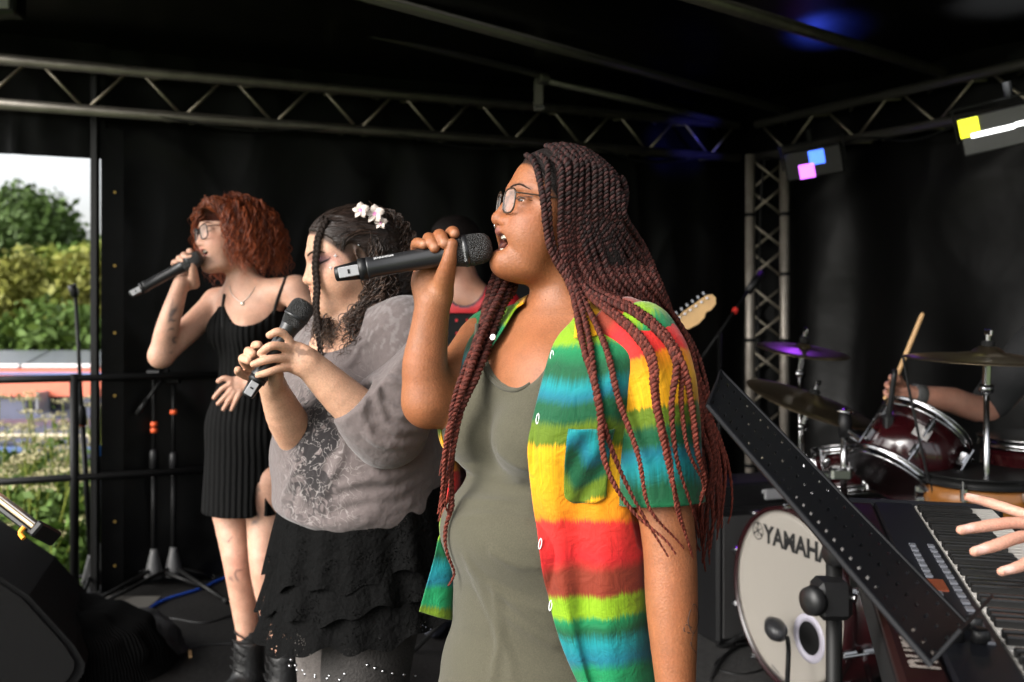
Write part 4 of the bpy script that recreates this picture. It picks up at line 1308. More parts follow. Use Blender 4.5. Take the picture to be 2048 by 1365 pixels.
fingA = [([(838, 548, 1.808), (834, 515, 1.815), (832, 490, 1.79), (838, 487, 1.757), (848, 490, 1.745)], 0.0100),
         ([(852, 545, 1.812), (851, 510, 1.822), (856, 479, 1.795), (862, 482, 1.752), (869, 496, 1.738)], 0.0112),
         ([(868, 540, 1.812), (871, 505, 1.822), (877, 473, 1.795), (882, 474, 1.752), (889, 488, 1.737)], 0.0114),
         ([(884, 540, 1.808), (891, 505, 1.820), (900, 470, 1.800), (906, 464, 1.770), (909, 468, 1.748)], 0.0108)]
# ================================================================ drum kit, keyboard, music stands, amplifier
M['drum_red'] = mat('cherry_lacquer', (0.020, 0.002, 0.003), 0.2, var=0.3, vscale=12, spec=0.6, coat=0.5)
M['drum_hoop'] = mat('dark_maroon_hoop', (0.022, 0.004, 0.005), 0.25)
M['head_white'] = mat('drum_head_white', (0.31, 0.29, 0.305), 0.5, var=0.03, vscale=6)
M['head_ring'] = mat('drum_head_edge', (0.36, 0.33, 0.29), 0.5)
M['head_clear'] = mat('drum_head_amber', (0.16, 0.09, 0.045), 0.35)
M['cymbal'] = mat('bronze_cymbal', (0.22, 0.17, 0.11), 0.34, metal=0.95, var=0.25, vscale=20)
M['black_ink'] = mat('black_print', (0.015, 0.015, 0.015), 0.5)

def lug(name, c, outw, axis, L, parent):
    o = part(name, box(c, (0.022, 0.030, L), rot=np.stack([np.cross(axis, outw), outw, axis], 1), bev=0.006), M['chrome'], parent)
    part('tension_rod', rod(c + outw * 0.016 - axis * L * 0.9, c + outw * 0.016 + axis * L * 0.9, 0.0035, sides=6), M['chrome'], o)
    return o
# ---- bass drum
BC = P(1571, 1195, 3.48); BR = 0.318; BC[2] = BR + 0.012
bn = unit(V3(-0.93, -0.36, 0.0)); bx, by, bz = frame(bn)     # bn: the way the front head faces
t = thing('bass_drum', 'big cherry red bass drum with white front head at the lower right', 'drum', (BC[0], BC[1], 0.0))
part('shell', lathe([(BR * 0.965, -0.40), (BR * 0.965, -0.02)], BC, bn, 64), M['drum_red'], t, smooth=True)
part('front_hoop', lathe([(BR * 0.955, -0.045), (BR, -0.042), (BR * 1.003, -0.02), (BR, 0.0), (BR * 0.962, 0.002), (BR * 0.955, -0.012)], BC, bn, 72), M['drum_hoop'], t, smooth=True)
part('rear_hoop', lathe([(BR * 0.955, -0.44), (BR, -0.438), (BR, -0.398), (BR * 0.955, -0.395)], BC, bn, 72), M['drum_hoop'], t, smooth=True)
pc_ = BC + bx * -0.0 * BR
fh = part('front_head', lathe([(BR * 0.965, -0.010), (BR * 0.86, -0.0065), (0.0005, -0.0060)], BC, bn, 72), M['head_white'], t, smooth=True)
part('head_edge', lathe([(BR * 0.962, -0.0075), (BR * 0.875, -0.0045)], BC, bn, 72), M['head_ring'], fh, smooth=True)
# axes on the face of the head: right and up as seen from the front
hr = unit(np.cross(V3(0, 0, 1), bn)); hu = V3(0, 0, 1)
hc = BC + hr * 0.125 - hu * 0.10
part('port_ring', lathe([(0.082, -0.0035), (0.082, -0.0015), (0.056, -0.0015), (0.056, -0.0045)], hc, bn, 40), mat('port_ring', (0.55, 0.52, 0.60), 0.4), fh, smooth=True)
part('port_hole', lathe([(0.0565, -0.0035), (0.0005, -0.0034)], hc, bn, 40), M['black_matte'], fh)
V, F = text_vf('YAMAHA', 0.088, BC - hr * 0.130 + hu * 0.172 - bn * 0.0035, hr, hu, 0.0035)
V = BC + hr * ((V - BC) @ hr * 1.0)[:, None] + hu * ((V - BC) @ hu)[:, None] - bn * 0.0035
part('lettering', (V, F), M['black_ink'], fh)
ec = BC - hr * 0.168 + hu * 0.203 - bn * 0.0035
def ring2d(c, r0, r1, n=28):
    a = np.linspace(0, 2 * math.pi, n, endpoint=False)
    V = np.concatenate([c + r0 * (np.cos(a)[:, None] * hr + np.sin(a)[:, None] * hu), c + r1 * (np.cos(a)[:, None] * hr + np.sin(a)[:, None] * hu)])
    return V, [(i, (i + 1) % n, n + (i + 1) % n, n + i) for i in range(n)]
em = [ring2d(ec, 0.0285, 0.0325)]
for k in range(3):
    a = R(90 + 120 * k); d_ = math.cos(a) * hr + math.sin(a) * hu; s_ = -math.sin(a) * hr + math.cos(a) * hu
    for sg_ in (1, -1):
        em.append((np.array([ec - d_ * 0.006 * sg_ * 0 + s_ * 0.0022, ec + d_ * 0.027 * (1 if sg_ > 0 else 0.75) * sg_ + s_ * 0.0022, ec + d_ * 0.027 * (1 if sg_ > 0 else 0.75) * sg_ - s_ * 0.0022, ec - s_ * 0.0022]), [(0, 1, 2, 3)]))
    em.append((np.array([ec + d_ * 0.020 + s_ * 0.006, ec + d_ * 0.0275 + s_ * 0.0045, ec + d_ * 0.0275 - s_ * 0.0045, ec + d_ * 0.020 - s_ * 0.006]) - bn * -0.0003, [(0, 1, 2, 3)]))
part('emblem', join(*em), M['black_ink'], fh)
sx_ = unit(hr * 0.92 - hu * 0.35); sy_ = unit(hu * 0.92 + hr * 0.35)
sq = BC - hr * 0.085 - hu * 0.262 - bn * 0.0033
bars = []
for row, (u0, u1) in enumerate(((0.0, 0.045), (0.0, 0.075))):     # two lines too small to read
    bars.append((np.array([sq + sx_ * u + sy_ * (-0.014 * row + v) for u, v in ((u0, 0), (u1, 0), (u1, 0.0055), (u0, 0.0055))]), [(0, 1, 2, 3)]))
part('small_print', join(*bars), mat('faint_print', (0.10, 0.095, 0.095), 0.5), fh)
for k in range(10):
    a = 2 * math.pi * (k + 0.5) / 10
    o_ = math.cos(a) * bx + math.sin(a) * by
    lug('lug', BC - bn * 0.10 + o_ * BR * 0.985, o_, bn, 0.055, t)
    cl = part('hoop_claw', box(BC - bn * 0.02 + o_ * BR * 1.01, (0.026, 0.018, 0.055), rot=np.stack([np.cross(bn, o_), o_, bn], 1), bev=0.005), M['chrome'], t)
    part('key_rod', rod(BC - bn * 0.09 + o_ * BR * 1.035, BC + bn * 0.012 + o_ * BR * 1.035, 0.004), M['chrome'], cl)
for s in (-1, 1):
    a0 = BC - bn * 0.13 + hr * s * BR * 0.80 - hu * 0.16
    g = V3(*(a0 + hr * s * 0.22 + bn * 0.10)[:2], 0.0)
    sp_ = part('spur', tube([a0, g], 0.010, 10), M['chrome'], t, smooth=True)
    part('spur_sleeve', tube([a0 * 0.75 + g * 0.25, a0 * 0.35 + g * 0.65], 0.0135, 10), M['chrome'], sp_, smooth=True)
    part('rubber_tip', rod(g + V3(0, 0, 0.03), g, 0.013, 0.008), M['black_matte'], sp_)
# cushion mic in front of the port
t2 = thing('kick_microphone', 'black egg shaped microphone in front of the bass drum port', 'microphone', tuple(hc + bn * 0.08))
part('capsule', lathe([(0.002, -0.06), (0.022, -0.05), (0.036, -0.01), (0.036, 0.02), (0.022, 0.05), (0.002, 0.06)], hc + bn * 0.10 - hr * 0.045 + hu * 0.03, unit(hr + bn * 0.3 - hu * 0.15), 22), mat('mic_satin', (0.03, 0.03, 0.032), 0.3), t2, smooth=True)
part('stalk', tube(spline([hc + bn * 0.10 + hr * 0.02 + hu * 0.02, hc + bn * 0.14 + hr * 0.08, hc + bn * 0.16 + hr * 0.10 - hu * 0.10, V3(*(hc + bn * 0.18 + hr * 0.12)[:2], 0.0)], 16), 0.008, 8), M['black_metal'], t2, smooth=True)
part('foot', lathe([(0.08, 0), (0.08, 0.01), (0.01, 0.018)], V3(*(hc + bn * 0.18 + hr * 0.12)[:2], 0.0), (0, 0, 1), 20), M['black_metal'], t2)

# ---- rack tom and second tom
def tom(label, top, bot, r, shell, m_head=None, nl=6, badge=False, hoop=None, name='tom_drum', group='drums of the kit'):
    top = np.asarray(top, float); bot = np.asarray(bot, float); d = unit(top - bot); L = np.linalg.norm(top - bot)
    t = thing(name, label, 'drum', tuple(bot), group)
    part('shell', lathe([(r * 0.97, 0.0), (r * 0.97, L)], bot, d, 56), shell, t, smooth=True)
    for nm, c, s in (('top_hoop', top, 1), ('bottom_hoop', bot, -1)):
        part(nm, lathe([(r * 0.98, -0.022), (r * 1.03, -0.022), (r * 1.03, -0.016), (r * 1.005, -0.014), (r * 1.005, 0.006), (r * 1.03, 0.008), (r * 1.03, 0.014), (r * 0.98, 0.014)], c, d * s, 56), hoop or M['chrome'], t, smooth=True)
    part('top_head', lathe([(r * 0.985, 0.0), (r * 0.9, 0.004), (0.001, 0.004)], top, d, 48), M['head_white'], t, smooth=True)
    part('bottom_head', lathe([(r * 0.985, 0.0), (r * 0.9, 0.004), (0.001, 0.004)], bot, -d, 48), m_head or M['head_clear'], t, smooth=True)
    x, y, z = frame(d)
    for k in range(nl):
        a = 2 * math.pi * (k + 0.35) / nl; o_ = math.cos(a) * x + math.sin(a) * y
        lug('lug', bot + d * L * 0.73 + o_ * (r * 0.97 + 0.012), o_, d, 0.05, t)
        lug('lug', bot + d * L * 0.27 + o_ * (r * 0.97 + 0.012), o_, d, 0.05, t)
    if badge:
        v = unit(V3(-0.42, -0.9, 0.05)); o_ = unit(v - d * (v @ d))
        part('badge', box(bot + d * L * 0.62 + o_ * (r * 0.972 + 0.001), (0.055, 0.004, 0.045), rot=np.stack([np.cross(d, o_), o_, d], 1), bev=0.001), mat('badge_silver', (0.55, 0.52, 0.50), 0.35, metal=0.6), t)
    return t
tom('cherry red rack tom with silver badge, tilted above the bass drum', P(1850, 858, 3.50), P(1786, 958, 3.44), 0.160, M['drum_red'], badge=True)
tom('second cherry red rack tom half hidden behind the first', P(1690, 900, 4.00), P(1702, 985, 3.96), 0.13, M['drum_red'])
M['wood_orange'] = mat('amber_wood', (0.22, 0.08, 0.012), 0.35, var=0.25, vscale=14, coat=0.3)
tom('amber wood snare drum behind the keyboard', P(1960, 952, 3.3), P(1960, 1035, 3.3), 0.18, M['wood_orange'], name='snare_drum', hoop=M['black_metal'])
tom('dark floor tom standing by the right edge', P(2080, 880, 3.5), P(2080, 1120, 3.5), 0.20, M['drum_red'], name='floor_tom')

def chrome_stand(t, base, top, r=0.011):
    base = np.asarray(base, float); top = np.asarray(top, float)
    part('lower_tube', tube([base + V3(0, 0, 0.12), base * 0.45 + top * 0.55], r * 1.25, 12), M['chrome'], t, smooth=True)
    part('upper_tube', tube([base * 0.5 + top * 0.5, top], r * 0.85, 12), M['chrome'], t, smooth=True)
    part('height_clamp', lathe([(r * 1.2, -0.03), (r * 1.9, -0.025), (r * 1.9, 0.025), (r * 1.2, 0.03)], base * 0.45 + top * 0.55, top - base, 14), M['chrome'], t, smooth=True)
    part('wing_bolt', box(base * 0.45 + top * 0.55 + V3(0.035, -0.01, 0), (0.04, 0.008, 0.02), bev=0.004), M['chrome'], t)
    for k in range(3):
        a = 0.4 + k * 2.094
        part('leg', tube([base + V3(0, 0, 0.24), base + V3(math.cos(a) * 0.24, math.sin(a) * 0.24, 0.008)], 0.008, 8), M['chrome'], t, smooth=True)
def cymbal(label, c, r, nrm, base, name='cymbal', pieces=1):
    c = np.asarray(c, float); n = unit(nrm)
    t = thing(name, label, 'cymbal', tuple(base), 'cymbals on chrome stands')
    prof = [(0.006, 0.030 * r / 0.2), (r * 0.10, 0.029 * r / 0.2), (r * 0.17, 0.020 * r / 0.2), (r * 0.20, 0.014 * r / 0.2), (r * 0.5, 0.008), (r * 0.8, 0.002), (r, -0.005), (r, -0.0062), (r * 0.8, 0.0006), (r * 0.2, 0.012 * r / 0.2), (0.006, 0.026 * r / 0.2)]
    part('plate', lathe(prof, c, n, 64), M['cymbal'], t, smooth=True)
    part('wing_nut', join(rod(c + n * 0.03, c + n * 0.075, 0.008), box(c + n * 0.082, (0.05, 0.010, 0.022), rot=axes(n), bev=0.004)), M['chrome'], t)
    part('felt', lathe([(0.018, 0.028), (0.020, 0.034), (0.020, 0.05), (0.016, 0.055)], c, n, 16), M['black_matte'], t, smooth=True)
    part('tilter', box(c - n * 0.055, (0.022, 0.022, 0.07), rot=axes(n), bev=0.005), M['chrome'], t)
    part('tilt_joint', lathe([(0.004, -0.02), (0.016, -0.017), (0.016, 0.017), (0.004, 0.02)], c - n * 0.10, V3(1, 0.2, 0), 14), M['chrome'], t, smooth=True)
    chrome_stand(t, base, c - n * 0.10)
    return t
c1 = P(1606, 700, 4.05); cymbal('upper left crash cymbal with violet sheen on a chrome stand', c1, 0.185, V3(0.10, -0.14, 1), V3(c1[0], c1[1], 0))
c2 = P(1622, 806, 3.85); cymbal('lower left crash cymbal tilted towards the tom', c2, 0.255, V3(0.30, -0.20, 1), V3(c2[0], c2[1], 0))
c3 = P(1975, 716, 3.2); cymbal('big ride cymbal at the right edge on a thick chrome stand', c3, 0.255, V3(0.02, -0.035, 1), V3(c3[0], c3[1], 0))
# tom holder with chrome arms
hb_ = P(1688, 900, 3.62)
t = thing('tom_holder', 'chrome tom holder post with clamps between the two toms', 'drum hardware', (hb_[0], hb_[1], 0.66))
part('post', tube([V3(hb_[0], hb_[1], 0.64), P(1688, 860, 3.62)], 0.013, 12), M['chrome'], t, smooth=True)
part('ball_clamp', lathe([(0.004, -0.05), (0.022, -0.045), (0.026, 0.0), (0.022, 0.045), (0.010, 0.05)], P(1690, 850, 3.62), V3(0, 0, 1), 18), M['black_plastic'], t, smooth=True)
part('top_disc', lathe([(0.004, 0.0), (0.035, 0.0), (0.036, 0.008), (0.010, 0.016), (0.001, 0.018)], P(1690, 826, 3.62), V3(0.1, 0, 1), 22), M['chrome'], t, smooth=True)
part('arm', tube(spline([P(1694, 860, 3.62), P(1720, 880, 3.55), P(1752, 893, 3.47)], 10), 0.013, 12), M['chrome'], t, smooth=True)
part('clamp_block', box(P(1680, 948, 3.62), (0.075, 0.05, 0.045), bev=0.008), M['chrome'], t)
part('clamp_block', box(P(1645, 955, 3.64), (0.05, 0.04, 0.05), bev=0.008), M['chrome'], t)
for a, b in ((1652, 925), (1702, 935), (1660, 985)):
    part('wing_bolt', lathe([(0.002, -0.02), (0.012, -0.012), (0.010, 0.012), (0.002, 0.02)], P(a, b, 3.6), V3(0.3, -0.5, 0.8), 10), M['chrome'], t, smooth=True)
# clip microphone on the rack tom and its cable
mc = P(1786, 800, 3.40)
t = thing('clip_microphone', 'small black clip microphone on the rim of the rack tom', 'microphone', tuple(mc))
part('body', tube(spline([P(1776, 850, 3.42), P(1780, 815, 3.40), P(1790, 740, 3.38)], 10), 0.010, 10), M['black_plastic'], t, smooth=True)
part('clip', box(P(1776, 845, 3.42), (0.03, 0.04, 0.05), bev=0.006), M['black_plastic'], t)
o = part('microphone_cable', tube(spline([P(1806, 712, 3.28), P(1818, 780, 3.28), P(1835, 860, 3.27), P(1852, 940, 3.27), P(1868, 1000, 3.27), V3(1.40, 3.25, 0.4), V3(1.42, 3.2, 0.006)], 40), 0.0045, 6), M['black_plastic'], smooth=True); tag(o, 'thin black cable hanging down across the rack tom', 'cable')
# boom stand behind the braids
bb = P(1505, 570, 4.6); b0_ = V3(0.93, 4.5, 0)
t = thing('microphone_stand', 'black boom microphone stand reaching up to the corner truss leg', 'microphone stand', tuple(b0_), 'black microphone stands')
part('boom', tube([P(1395, 730, 4.45), P(1520, 548, 4.62)], 0.007, 8), M['black_metal'], t, smooth=True)
part('counterweight', tube([P(1496, 584, 4.58), P(1522, 546, 4.62)], 0.019, 12), M['black_plastic'], t, smooth=True)
part('red_band', lathe([(0.013, -0.01), (0.013, 0.01)], P(1470, 622, 4.55), P(1520, 548, 4.62) - P(1395, 730, 4.45), 10), mat('red_band', (0.6, 0.03, 0.02), 0.5), t)
part('pole', tube([b0_, P(1440, 664, 4.5)], 0.011, 10), M['black_metal'], t, smooth=True)
for k in range(3): part('leg', tube([b0_ + V3(0, 0, 0.12), b0_ + V3(0.3 * math.cos(k * 2.1), 0.3 * math.sin(k * 2.1), 0.01)], 0.008, 8), M['black_metal'], t)
# guitar amplifier and cabinet behind the bass drum
am = P(1492, 980, 4.15)
t = thing('amplifier_head', 'black amplifier head with small knobs left of the bass drum', 'amplifier', tuple(am))
part('case', box(am, (0.40, 0.22, 0.10), rot=np.array(Euler((0, 0, R(20))).to_matrix()), bev=0.01), M['black_plastic'], t)
for k in range(5): part('knob', lathe([(0.010, 0), (0.008, 0.014), (0.001, 0.015)], am + V3(-0.15 + 0.05 * k, -0.115 + 0.05 * (0.05 * k) - 0.02 * (2 - k) * 0.4, 0.01), V3(-0.34, -0.94, 0), 10), M['silver_plastic'], t, smooth=True)
part('panel', box(am + V3(0.10, -0.085, 0), (0.10, 0.02, 0.04), rot=np.array(Euler((0, 0, R(20))).to_matrix())), M['silver_plastic'], t)
t = thing('speaker_cabinet', 'grey fronted speaker cabinet standing left of the bass drum', 'speaker', (am[0], am[1], 0.0))
Rz = np.array(Euler((0, 0, R(20))).to_matrix())
part('case', box(V3(am[0], am[1], 0.28), (0.46, 0.30, 0.54), rot=Rz, bev=0.012), M['black_plastic'], t)
part('grille_cloth', box(V3(am[0], am[1], 0.28) + Rz @ V3(0, -0.153, 0), (0.41, 0.01, 0.48), rot=Rz), mat('grey_grille_cloth', (0.035, 0.034, 0.034), 0.8, bump=0.5, bscale=300), t)
# drum rug
o = part('drum_rug', box(V3(1.45, 3.75, 0.006), (2.3, 1.9, 0.006), rot=np.array(Euler((0, 0, R(20))).to_matrix())), mat('dark_rug', (0.022, 0.021, 0.020), 0.95, var=0.5, vscale=30, bump=0.8, bscale=120)); tag(o, 'dark worn rug under the drum kit', 'rug')
# hi-hat pedal side hardware: bass drum pedal and a loose chrome leg
pd = BC - bn * 0.50; pd[2] = 0
t = thing('bass_pedal', 'chrome bass drum pedal behind the bass drum', 'pedal', tuple(pd))
part('footboard', box(pd - bn * 0.12 + V3(0, 0, 0.05), (0.09, 0.28, 0.012), rot=np.array(Euler((R(14), 0, R(-70))).to_matrix()), bev=0.004), M['chrome'], t)
part('beater', lathe([(0.003, -0.03), (0.025, -0.025), (0.028, 0.02), (0.003, 0.028)], pd + V3(0, 0, 0.30), bn, 16), M['white'], t, smooth=True)
part('beater_rod', rod(pd + V3(0, 0, 0.08), pd + V3(0, 0, 0.30), 0.004), M['chrome'], t)

# ---- music stand in front of the guitarist
def music_stand(label, corners, post_top, base, slots, nslot=0, mt=None):
    """corners: top-left, top-right, bottom-right, bottom-left of the desk"""
    tl, tr, br, bl = (np.asarray(q, float) for q in corners)
    n = unit(np.cross(tr - tl, bl - tl)); n = n if n[1] < 0 else -n
    t = thing('music_stand', label, 'music stand', tuple(base), 'black music stands')
    # perforated plate: strips between rows of slots
    rows, cols_ = slots
    def pt(u, v): return (tl * (1 - u) + tr * u) * (1 - v) + (bl * (1 - u) + br * u) * v
    vs_ = []
    V, F = [], []
    us = [0.0]; 
    for k in range(cols_): us += [(k + 0.5) / cols_ - 0.12 / cols_, (k + 0.5) / cols_ + 0.12 / cols_]
    us.append(1.0)
    vv = [0.0]
    for k in range(rows): vv += [(k + 0.5) / rows - 0.11 / rows, (k + 0.5) / rows + 0.11 / rows]
    vv.append(1.0)
    idx = {}
    for i, u in enumerate(us):
        for j, v in enumerate(vv):
            idx[(i, j)] = len(V); V.append(pt(u, v))
    for i in range(len(us) - 1):
        for j in range(len(vv) - 1):
            if i % 2 == 1 and j % 2 == 1: continue
            F.append((idx[(i, j)], idx[(i + 1, j)], idx[(i + 1, j + 1)], idx[(i, j + 1)]))
    o = part('desk', (np.array(V), F), mt or M['black_metal'], t)
    solidify(o, 0.002)
    rim_ = part('desk_lip', extrude([bl, br, br + n * 0.05 * -1 * -1, bl + n * 0.05], unit(tl - bl) * 0.004), mt or M['black_metal'], t)
    part('desk_rim', tube([tl, tr, br, bl, tl], 0.004, 6, cap=False), mt or M['black_metal'], t)
    part('post', tube([post_top, base + V3(0, 0, 0.4)], 0.011, 12), M['black_metal'], t, smooth=True)
    part('outer_post', tube([base * 0.55 + post_top * 0.45, base + V3(0, 0, 0.03)], 0.017, 14), M['black_metal'], t, smooth=True)
    for k in range(3):
        a = 0.6 + k * 2.094
        part('leg', tube([base + V3(0, 0, 0.28), base + V3(math.cos(a) * 0.26, math.sin(a) * 0.26, 0.01)], 0.009, 8), M['black_metal'], t, smooth=True)
    return t, pt, n
g0 = V3(-0.30, 3.78, 0)
music_stand('black perforated music stand in front of the guitarist in red', (P(880, 628, 3.80), P(1012, 628, 3.72), P(1016, 760, 3.62), P(884, 762, 3.70)), P(945, 700, 3.72), V3(P(945, 700, 3.76)[0], 3.76, 0), (5, 6))
# ---- near music stand in front of the keyboard player, seen from behind
A_, B_, C_2, D_2 = P(1416, 812, 1.40), P(1440, 742, 1.60), P(1936, 1252, 1.22), P(1862, 1332, 1.03)
mb = P(1668, 1365, 1.34); mb[2] = 0
M['stand_plate'] = mat('satin_black_plate', (0.005, 0.0053, 0.0065), 0.5, spec=0.12)
t, pt_, nrm_ = music_stand('tall black perforated music stand slanting across the lower right, close to the viewer', (A_, B_, C_2, D_2), P(1668, 1090, 1.34), V3(mb[0], 1.34, 0), (30, 3), mt=M['stand_plate'])
part('tilt_clamp', box(P(1662, 1196, 1.32), (0.046, 0.05, 0.05), bev=0.008), M['black_plastic'], t)
part('tilt_knob', lathe([(0.004, 0), (0.018, 0.003), (0.020, 0.010), (0.018, 0.020), (0.004, 0.022)], P(1640, 1200, 1.31), V3(-0.9, -0.4, 0), 20), M['black_plastic'], t, smooth=True)
part('neck_joint', lathe([(0.015, -0.012), (0.018, 0), (0.015, 0.012)], P(1674, 1108, 1.32), V3(-0.9, -0.5, 0), 24), M['black_plastic'], t, smooth=True)
part('bolt', rod(P(1700, 1195, 1.31), P(1712, 1197, 1.305), 0.006), M['chrome'], t)
# tablet resting on that stand
tn = nrm_
ta_, tb_ = P(1640, 1005, 1.33), P(1806, 1192, 1.20)
td = unit(tb_ - ta_); tw = unit(np.cross(td, tn))
if tw[2] < 0: tw = -tw
o = thing('tablet', 'thin black tablet leaning on the near music stand', 'tablet', tuple(ta_))
Lt = np.linalg.norm(tb_ - ta_)
part('case', box((ta_ + tb_) / 2 + tw * 0.02, (0.012, 0.06, Lt), rot=np.stack([np.cross(tw, td), tw, td], 1), bev=0.004), mat('tablet_black', (0.012, 0.012, 0.013), 0.35), o)
part('screen_edge', box((ta_ + tb_) / 2 + tw * 0.052, (0.006, 0.004, Lt * 0.96), rot=np.stack([np.cross(tw, td), tw, td], 1)), mat('tablet_edge', (0.10, 0.09, 0.085), 0.25), o)

# ---- keyboard
KZ = 0.93
kd = unit(V3(0.275, 1.0, 0)); ks = V3(kd[1], -kd[0], 0)            # along the keyboard (away), across to the player
kf = P(1690, 1000, 2.15); kf = V3(kf[0], kf[1], KZ)                # far rear corner
KL = 1.28
KR_ = np.stack([ks, kd, V3(0, 0, 1)], 1)
t = thing('keyboard', 'black stage keyboard with grey buttons and orange display in the lower right corner', 'keyboard', tuple(kf - kd * KL + V3(0, 0, -KZ)))
_loc[t.name] = np.array(t.location)
def kb(s, a, z): return kf + ks * s - kd * a + V3(0, 0, z)         # s across, a along towards the viewer
M['kb_top'] = mat('keyboard_top', (0.005, 0.0055, 0.008), 0.45, spec=0.3, bump=0.05, bscale=300)
M['kb_red'] = mat('keyboard_red_back', (0.010, 0.0015, 0.0015), 0.4)
part('chassis', box(kb(0.155, KL / 2, -0.055), (0.31, KL, 0.07), rot=KR_, bev=0.006), M['black_plastic'], t)
part('rear_panel', box(kb(0.028, KL / 2, -0.012), (0.056, KL, 0.020), rot=KR_, bev=0.006), M['kb_red'], t)
pn = part('control_panel', box(kb(0.096, KL / 2, -0.010), (0.078, KL, 0.022), rot=KR_, bev=0.004), M['kb_top'], t)
part('end_cheek', box(kb(0.155, 0.008, -0.012), (0.31, 0.020, 0.036), rot=KR_, bev=0.008), M['kb_top'], t)
part('end_cheek', box(kb(0.155, KL - 0.008, -0.012), (0.31, 0.020, 0.036), rot=KR_, bev=0.008), M['kb_top'], t)
M['key_white'] = mat('white_key', (0.42, 0.40, 0.37), 0.3)
M['key_black'] = mat('black_key', (0.008, 0.008, 0.008), 0.3)
kw = (KL - 0.05) / 52
for k in range(52):
    part('white_key', box(kb(0.212, 0.025 + kw * (k + 0.5), -0.010), (0.150, kw - 0.0012, 0.018), rot=KR_, bev=0.0012), M['key_white'], t)
for k in range(51):
    if (51 - k) % 7 in (2, 6): continue
    part('black_key', box(kb(0.187, 0.025 + kw * (k + 1), 0.0045), (0.100, 0.0105, 0.012), rot=KR_, bev=0.002), M['key_black'], t)
M['btn'] = mat('grey_button', (0.10, 0.105, 0.12), 0.4)
for k in range(16):
    part('button', box(kb(0.118, 0.42 + 0.034 * k, 0.003), (0.011, 0.020, 0.004), rot=KR_, bev=0.001), M['btn'], pn)
for k in range(11):
    if k in (7, 8): continue
    part('button', box(kb(0.088, 0.42 + 0.034 * k, 0.003), (0.011, 0.020, 0.004), rot=KR_, bev=0.001), M['btn'], pn)
part('display', box(kb(0.090, 0.675, 0.002), (0.030, 0.060, 0.003), rot=KR_), mat('orange_display', (0.12, 0.03, 0.015), 0.25, emit=(0.5, 0.12, 0.05), estr=0.03), pn)
for k in range(4):
    part('knob', lathe([(0.012, 0), (0.011, 0.014), (0.009, 0.016), (0.001, 0.016)], kb(0.078 + 0.03 * (k % 2), 0.88 + 0.05 * (k // 2), 0.002), V3(0, 0, 1), 16), M['black_plastic'], pn, smooth=True)
V, F = text_vf('numa', 0.070, kb(0.046, 1.045, 0.0005), kd, -ks, 0.001)
part('lettering', (V, F), mat('cream_print', (0.22, 0.19, 0.17), 0.5), t)
for a in (0.64, 0.70): part('screw', lathe([(0.004, 0), (0.003, 0.002), (0.0005, 0.0022)], kb(0.012, a, -0.002), V3(0, 0, 1), 8), M['silver_plastic'], t)
ts = thing('keyboard_stand', 'black crossed legs carrying the keyboard', 'keyboard stand', tuple(kf * V3(1, 1, 0) - kd * 0.6))
for a in (0.25, 1.0):
    for s0, s1 in ((0.02, 0.29), (0.29, 0.02)):
        part('leg', box((kb(s0, a, -0.10) + V3(*kb(s1, a, 0)[:2], 0.02)) / 2 + kd * (0.02 if s0 < 0.1 else -0.02), (0.03, 0.03, 0.90), rot=axes(kb(s0, a, -0.10) - V3(*kb(s1, a, 0)[:2], 0.02))), M['black_metal'], ts)
    part('cross_bar', box(kb(0.155, a, -0.105), (0.32, 0.035, 0.025), rot=KR_), M['black_metal'], ts)
# ================================================================ front singer with braids and tie-dye shirt
DA = 1.80
M['skinA'] = skinmat('skin_brown', sss=0.10, rough=0.50)
HA = Head(P(1110, 417, DA), R(18), R(8), R(0))
pA = dict(jaw=0.026, chz=0.015, cheek=1.06, chin=0.002, under=0.024, nose=1.05, eye_open=0.0032, lip_u=-0.059, lip_l=-0.073, corner_z=-0.075, corner_x=0.074, lip=1.28, open=1, lash=0.85, lash_z=-0.0005)
SA = build_head(HA, pA)
fA = unit(V3(-0.8, -0.6, 0)); lA = V3(0.6, -0.8, 0); zA = V3(0, 0, 1)
RA = np.stack([fA, lA, zA], 1)
TA = V3(0.058, 1.80, 0)                      # axis of the trunk
def ta(f, l, z): return TA + fA * f + lA * l + zA * z
# neck and shoulders
nb_ = P(1126, 665, 1.815)
SA.add(schain([HA.w(-0.018, 0, -0.05), P(1122, 590, 1.805), nb_], [0.054, 0.053, 0.062], 8), 0.022)
SA.add(chain([nb_ + V3(0, 0, 0.005), P(1270, 678, 1.67)], [0.055, 0.050]), 0.05)
SA.add(chain([nb_ + V3(0, 0, 0.005), P(985, 680, 1.95)], [0.055, 0.050]), 0.05)
# chest, belly, hips
trunkA = Solid()
trunkA.add(ell(ta(0.0, 0, 1.20), (0.105, 0.165, 0.13), RA), 0)
trunkA.add(ell(ta(0.0, 0, 1.05), (0.104, 0.150, 0.17), RA), 0.05)
for s in (-1, 1):
    trunkA.add(ell(ta(0.074, s * 0.080, 1.122), (0.074, 0.080, 0.070), RA), 0.022)
    trunkA.add(ell(ta(0.045, s * 0.062, 1.20), (0.050, 0.070, 0.075), RA), 0.05)
trunkA.add(ell(ta(0.056, 0, 0.945), (0.122, 0.165, 0.095), RA), 0.05)
trunkA.add(ell(ta(-0.01, 0, 0.86), (0.130, 0.185, 0.13), RA), 0.06)
chestA = Solid(); chestA.it = trunkA.it[:6]      # what lies under the dress is left out of the skin
SA.put(chestA, 0.04)
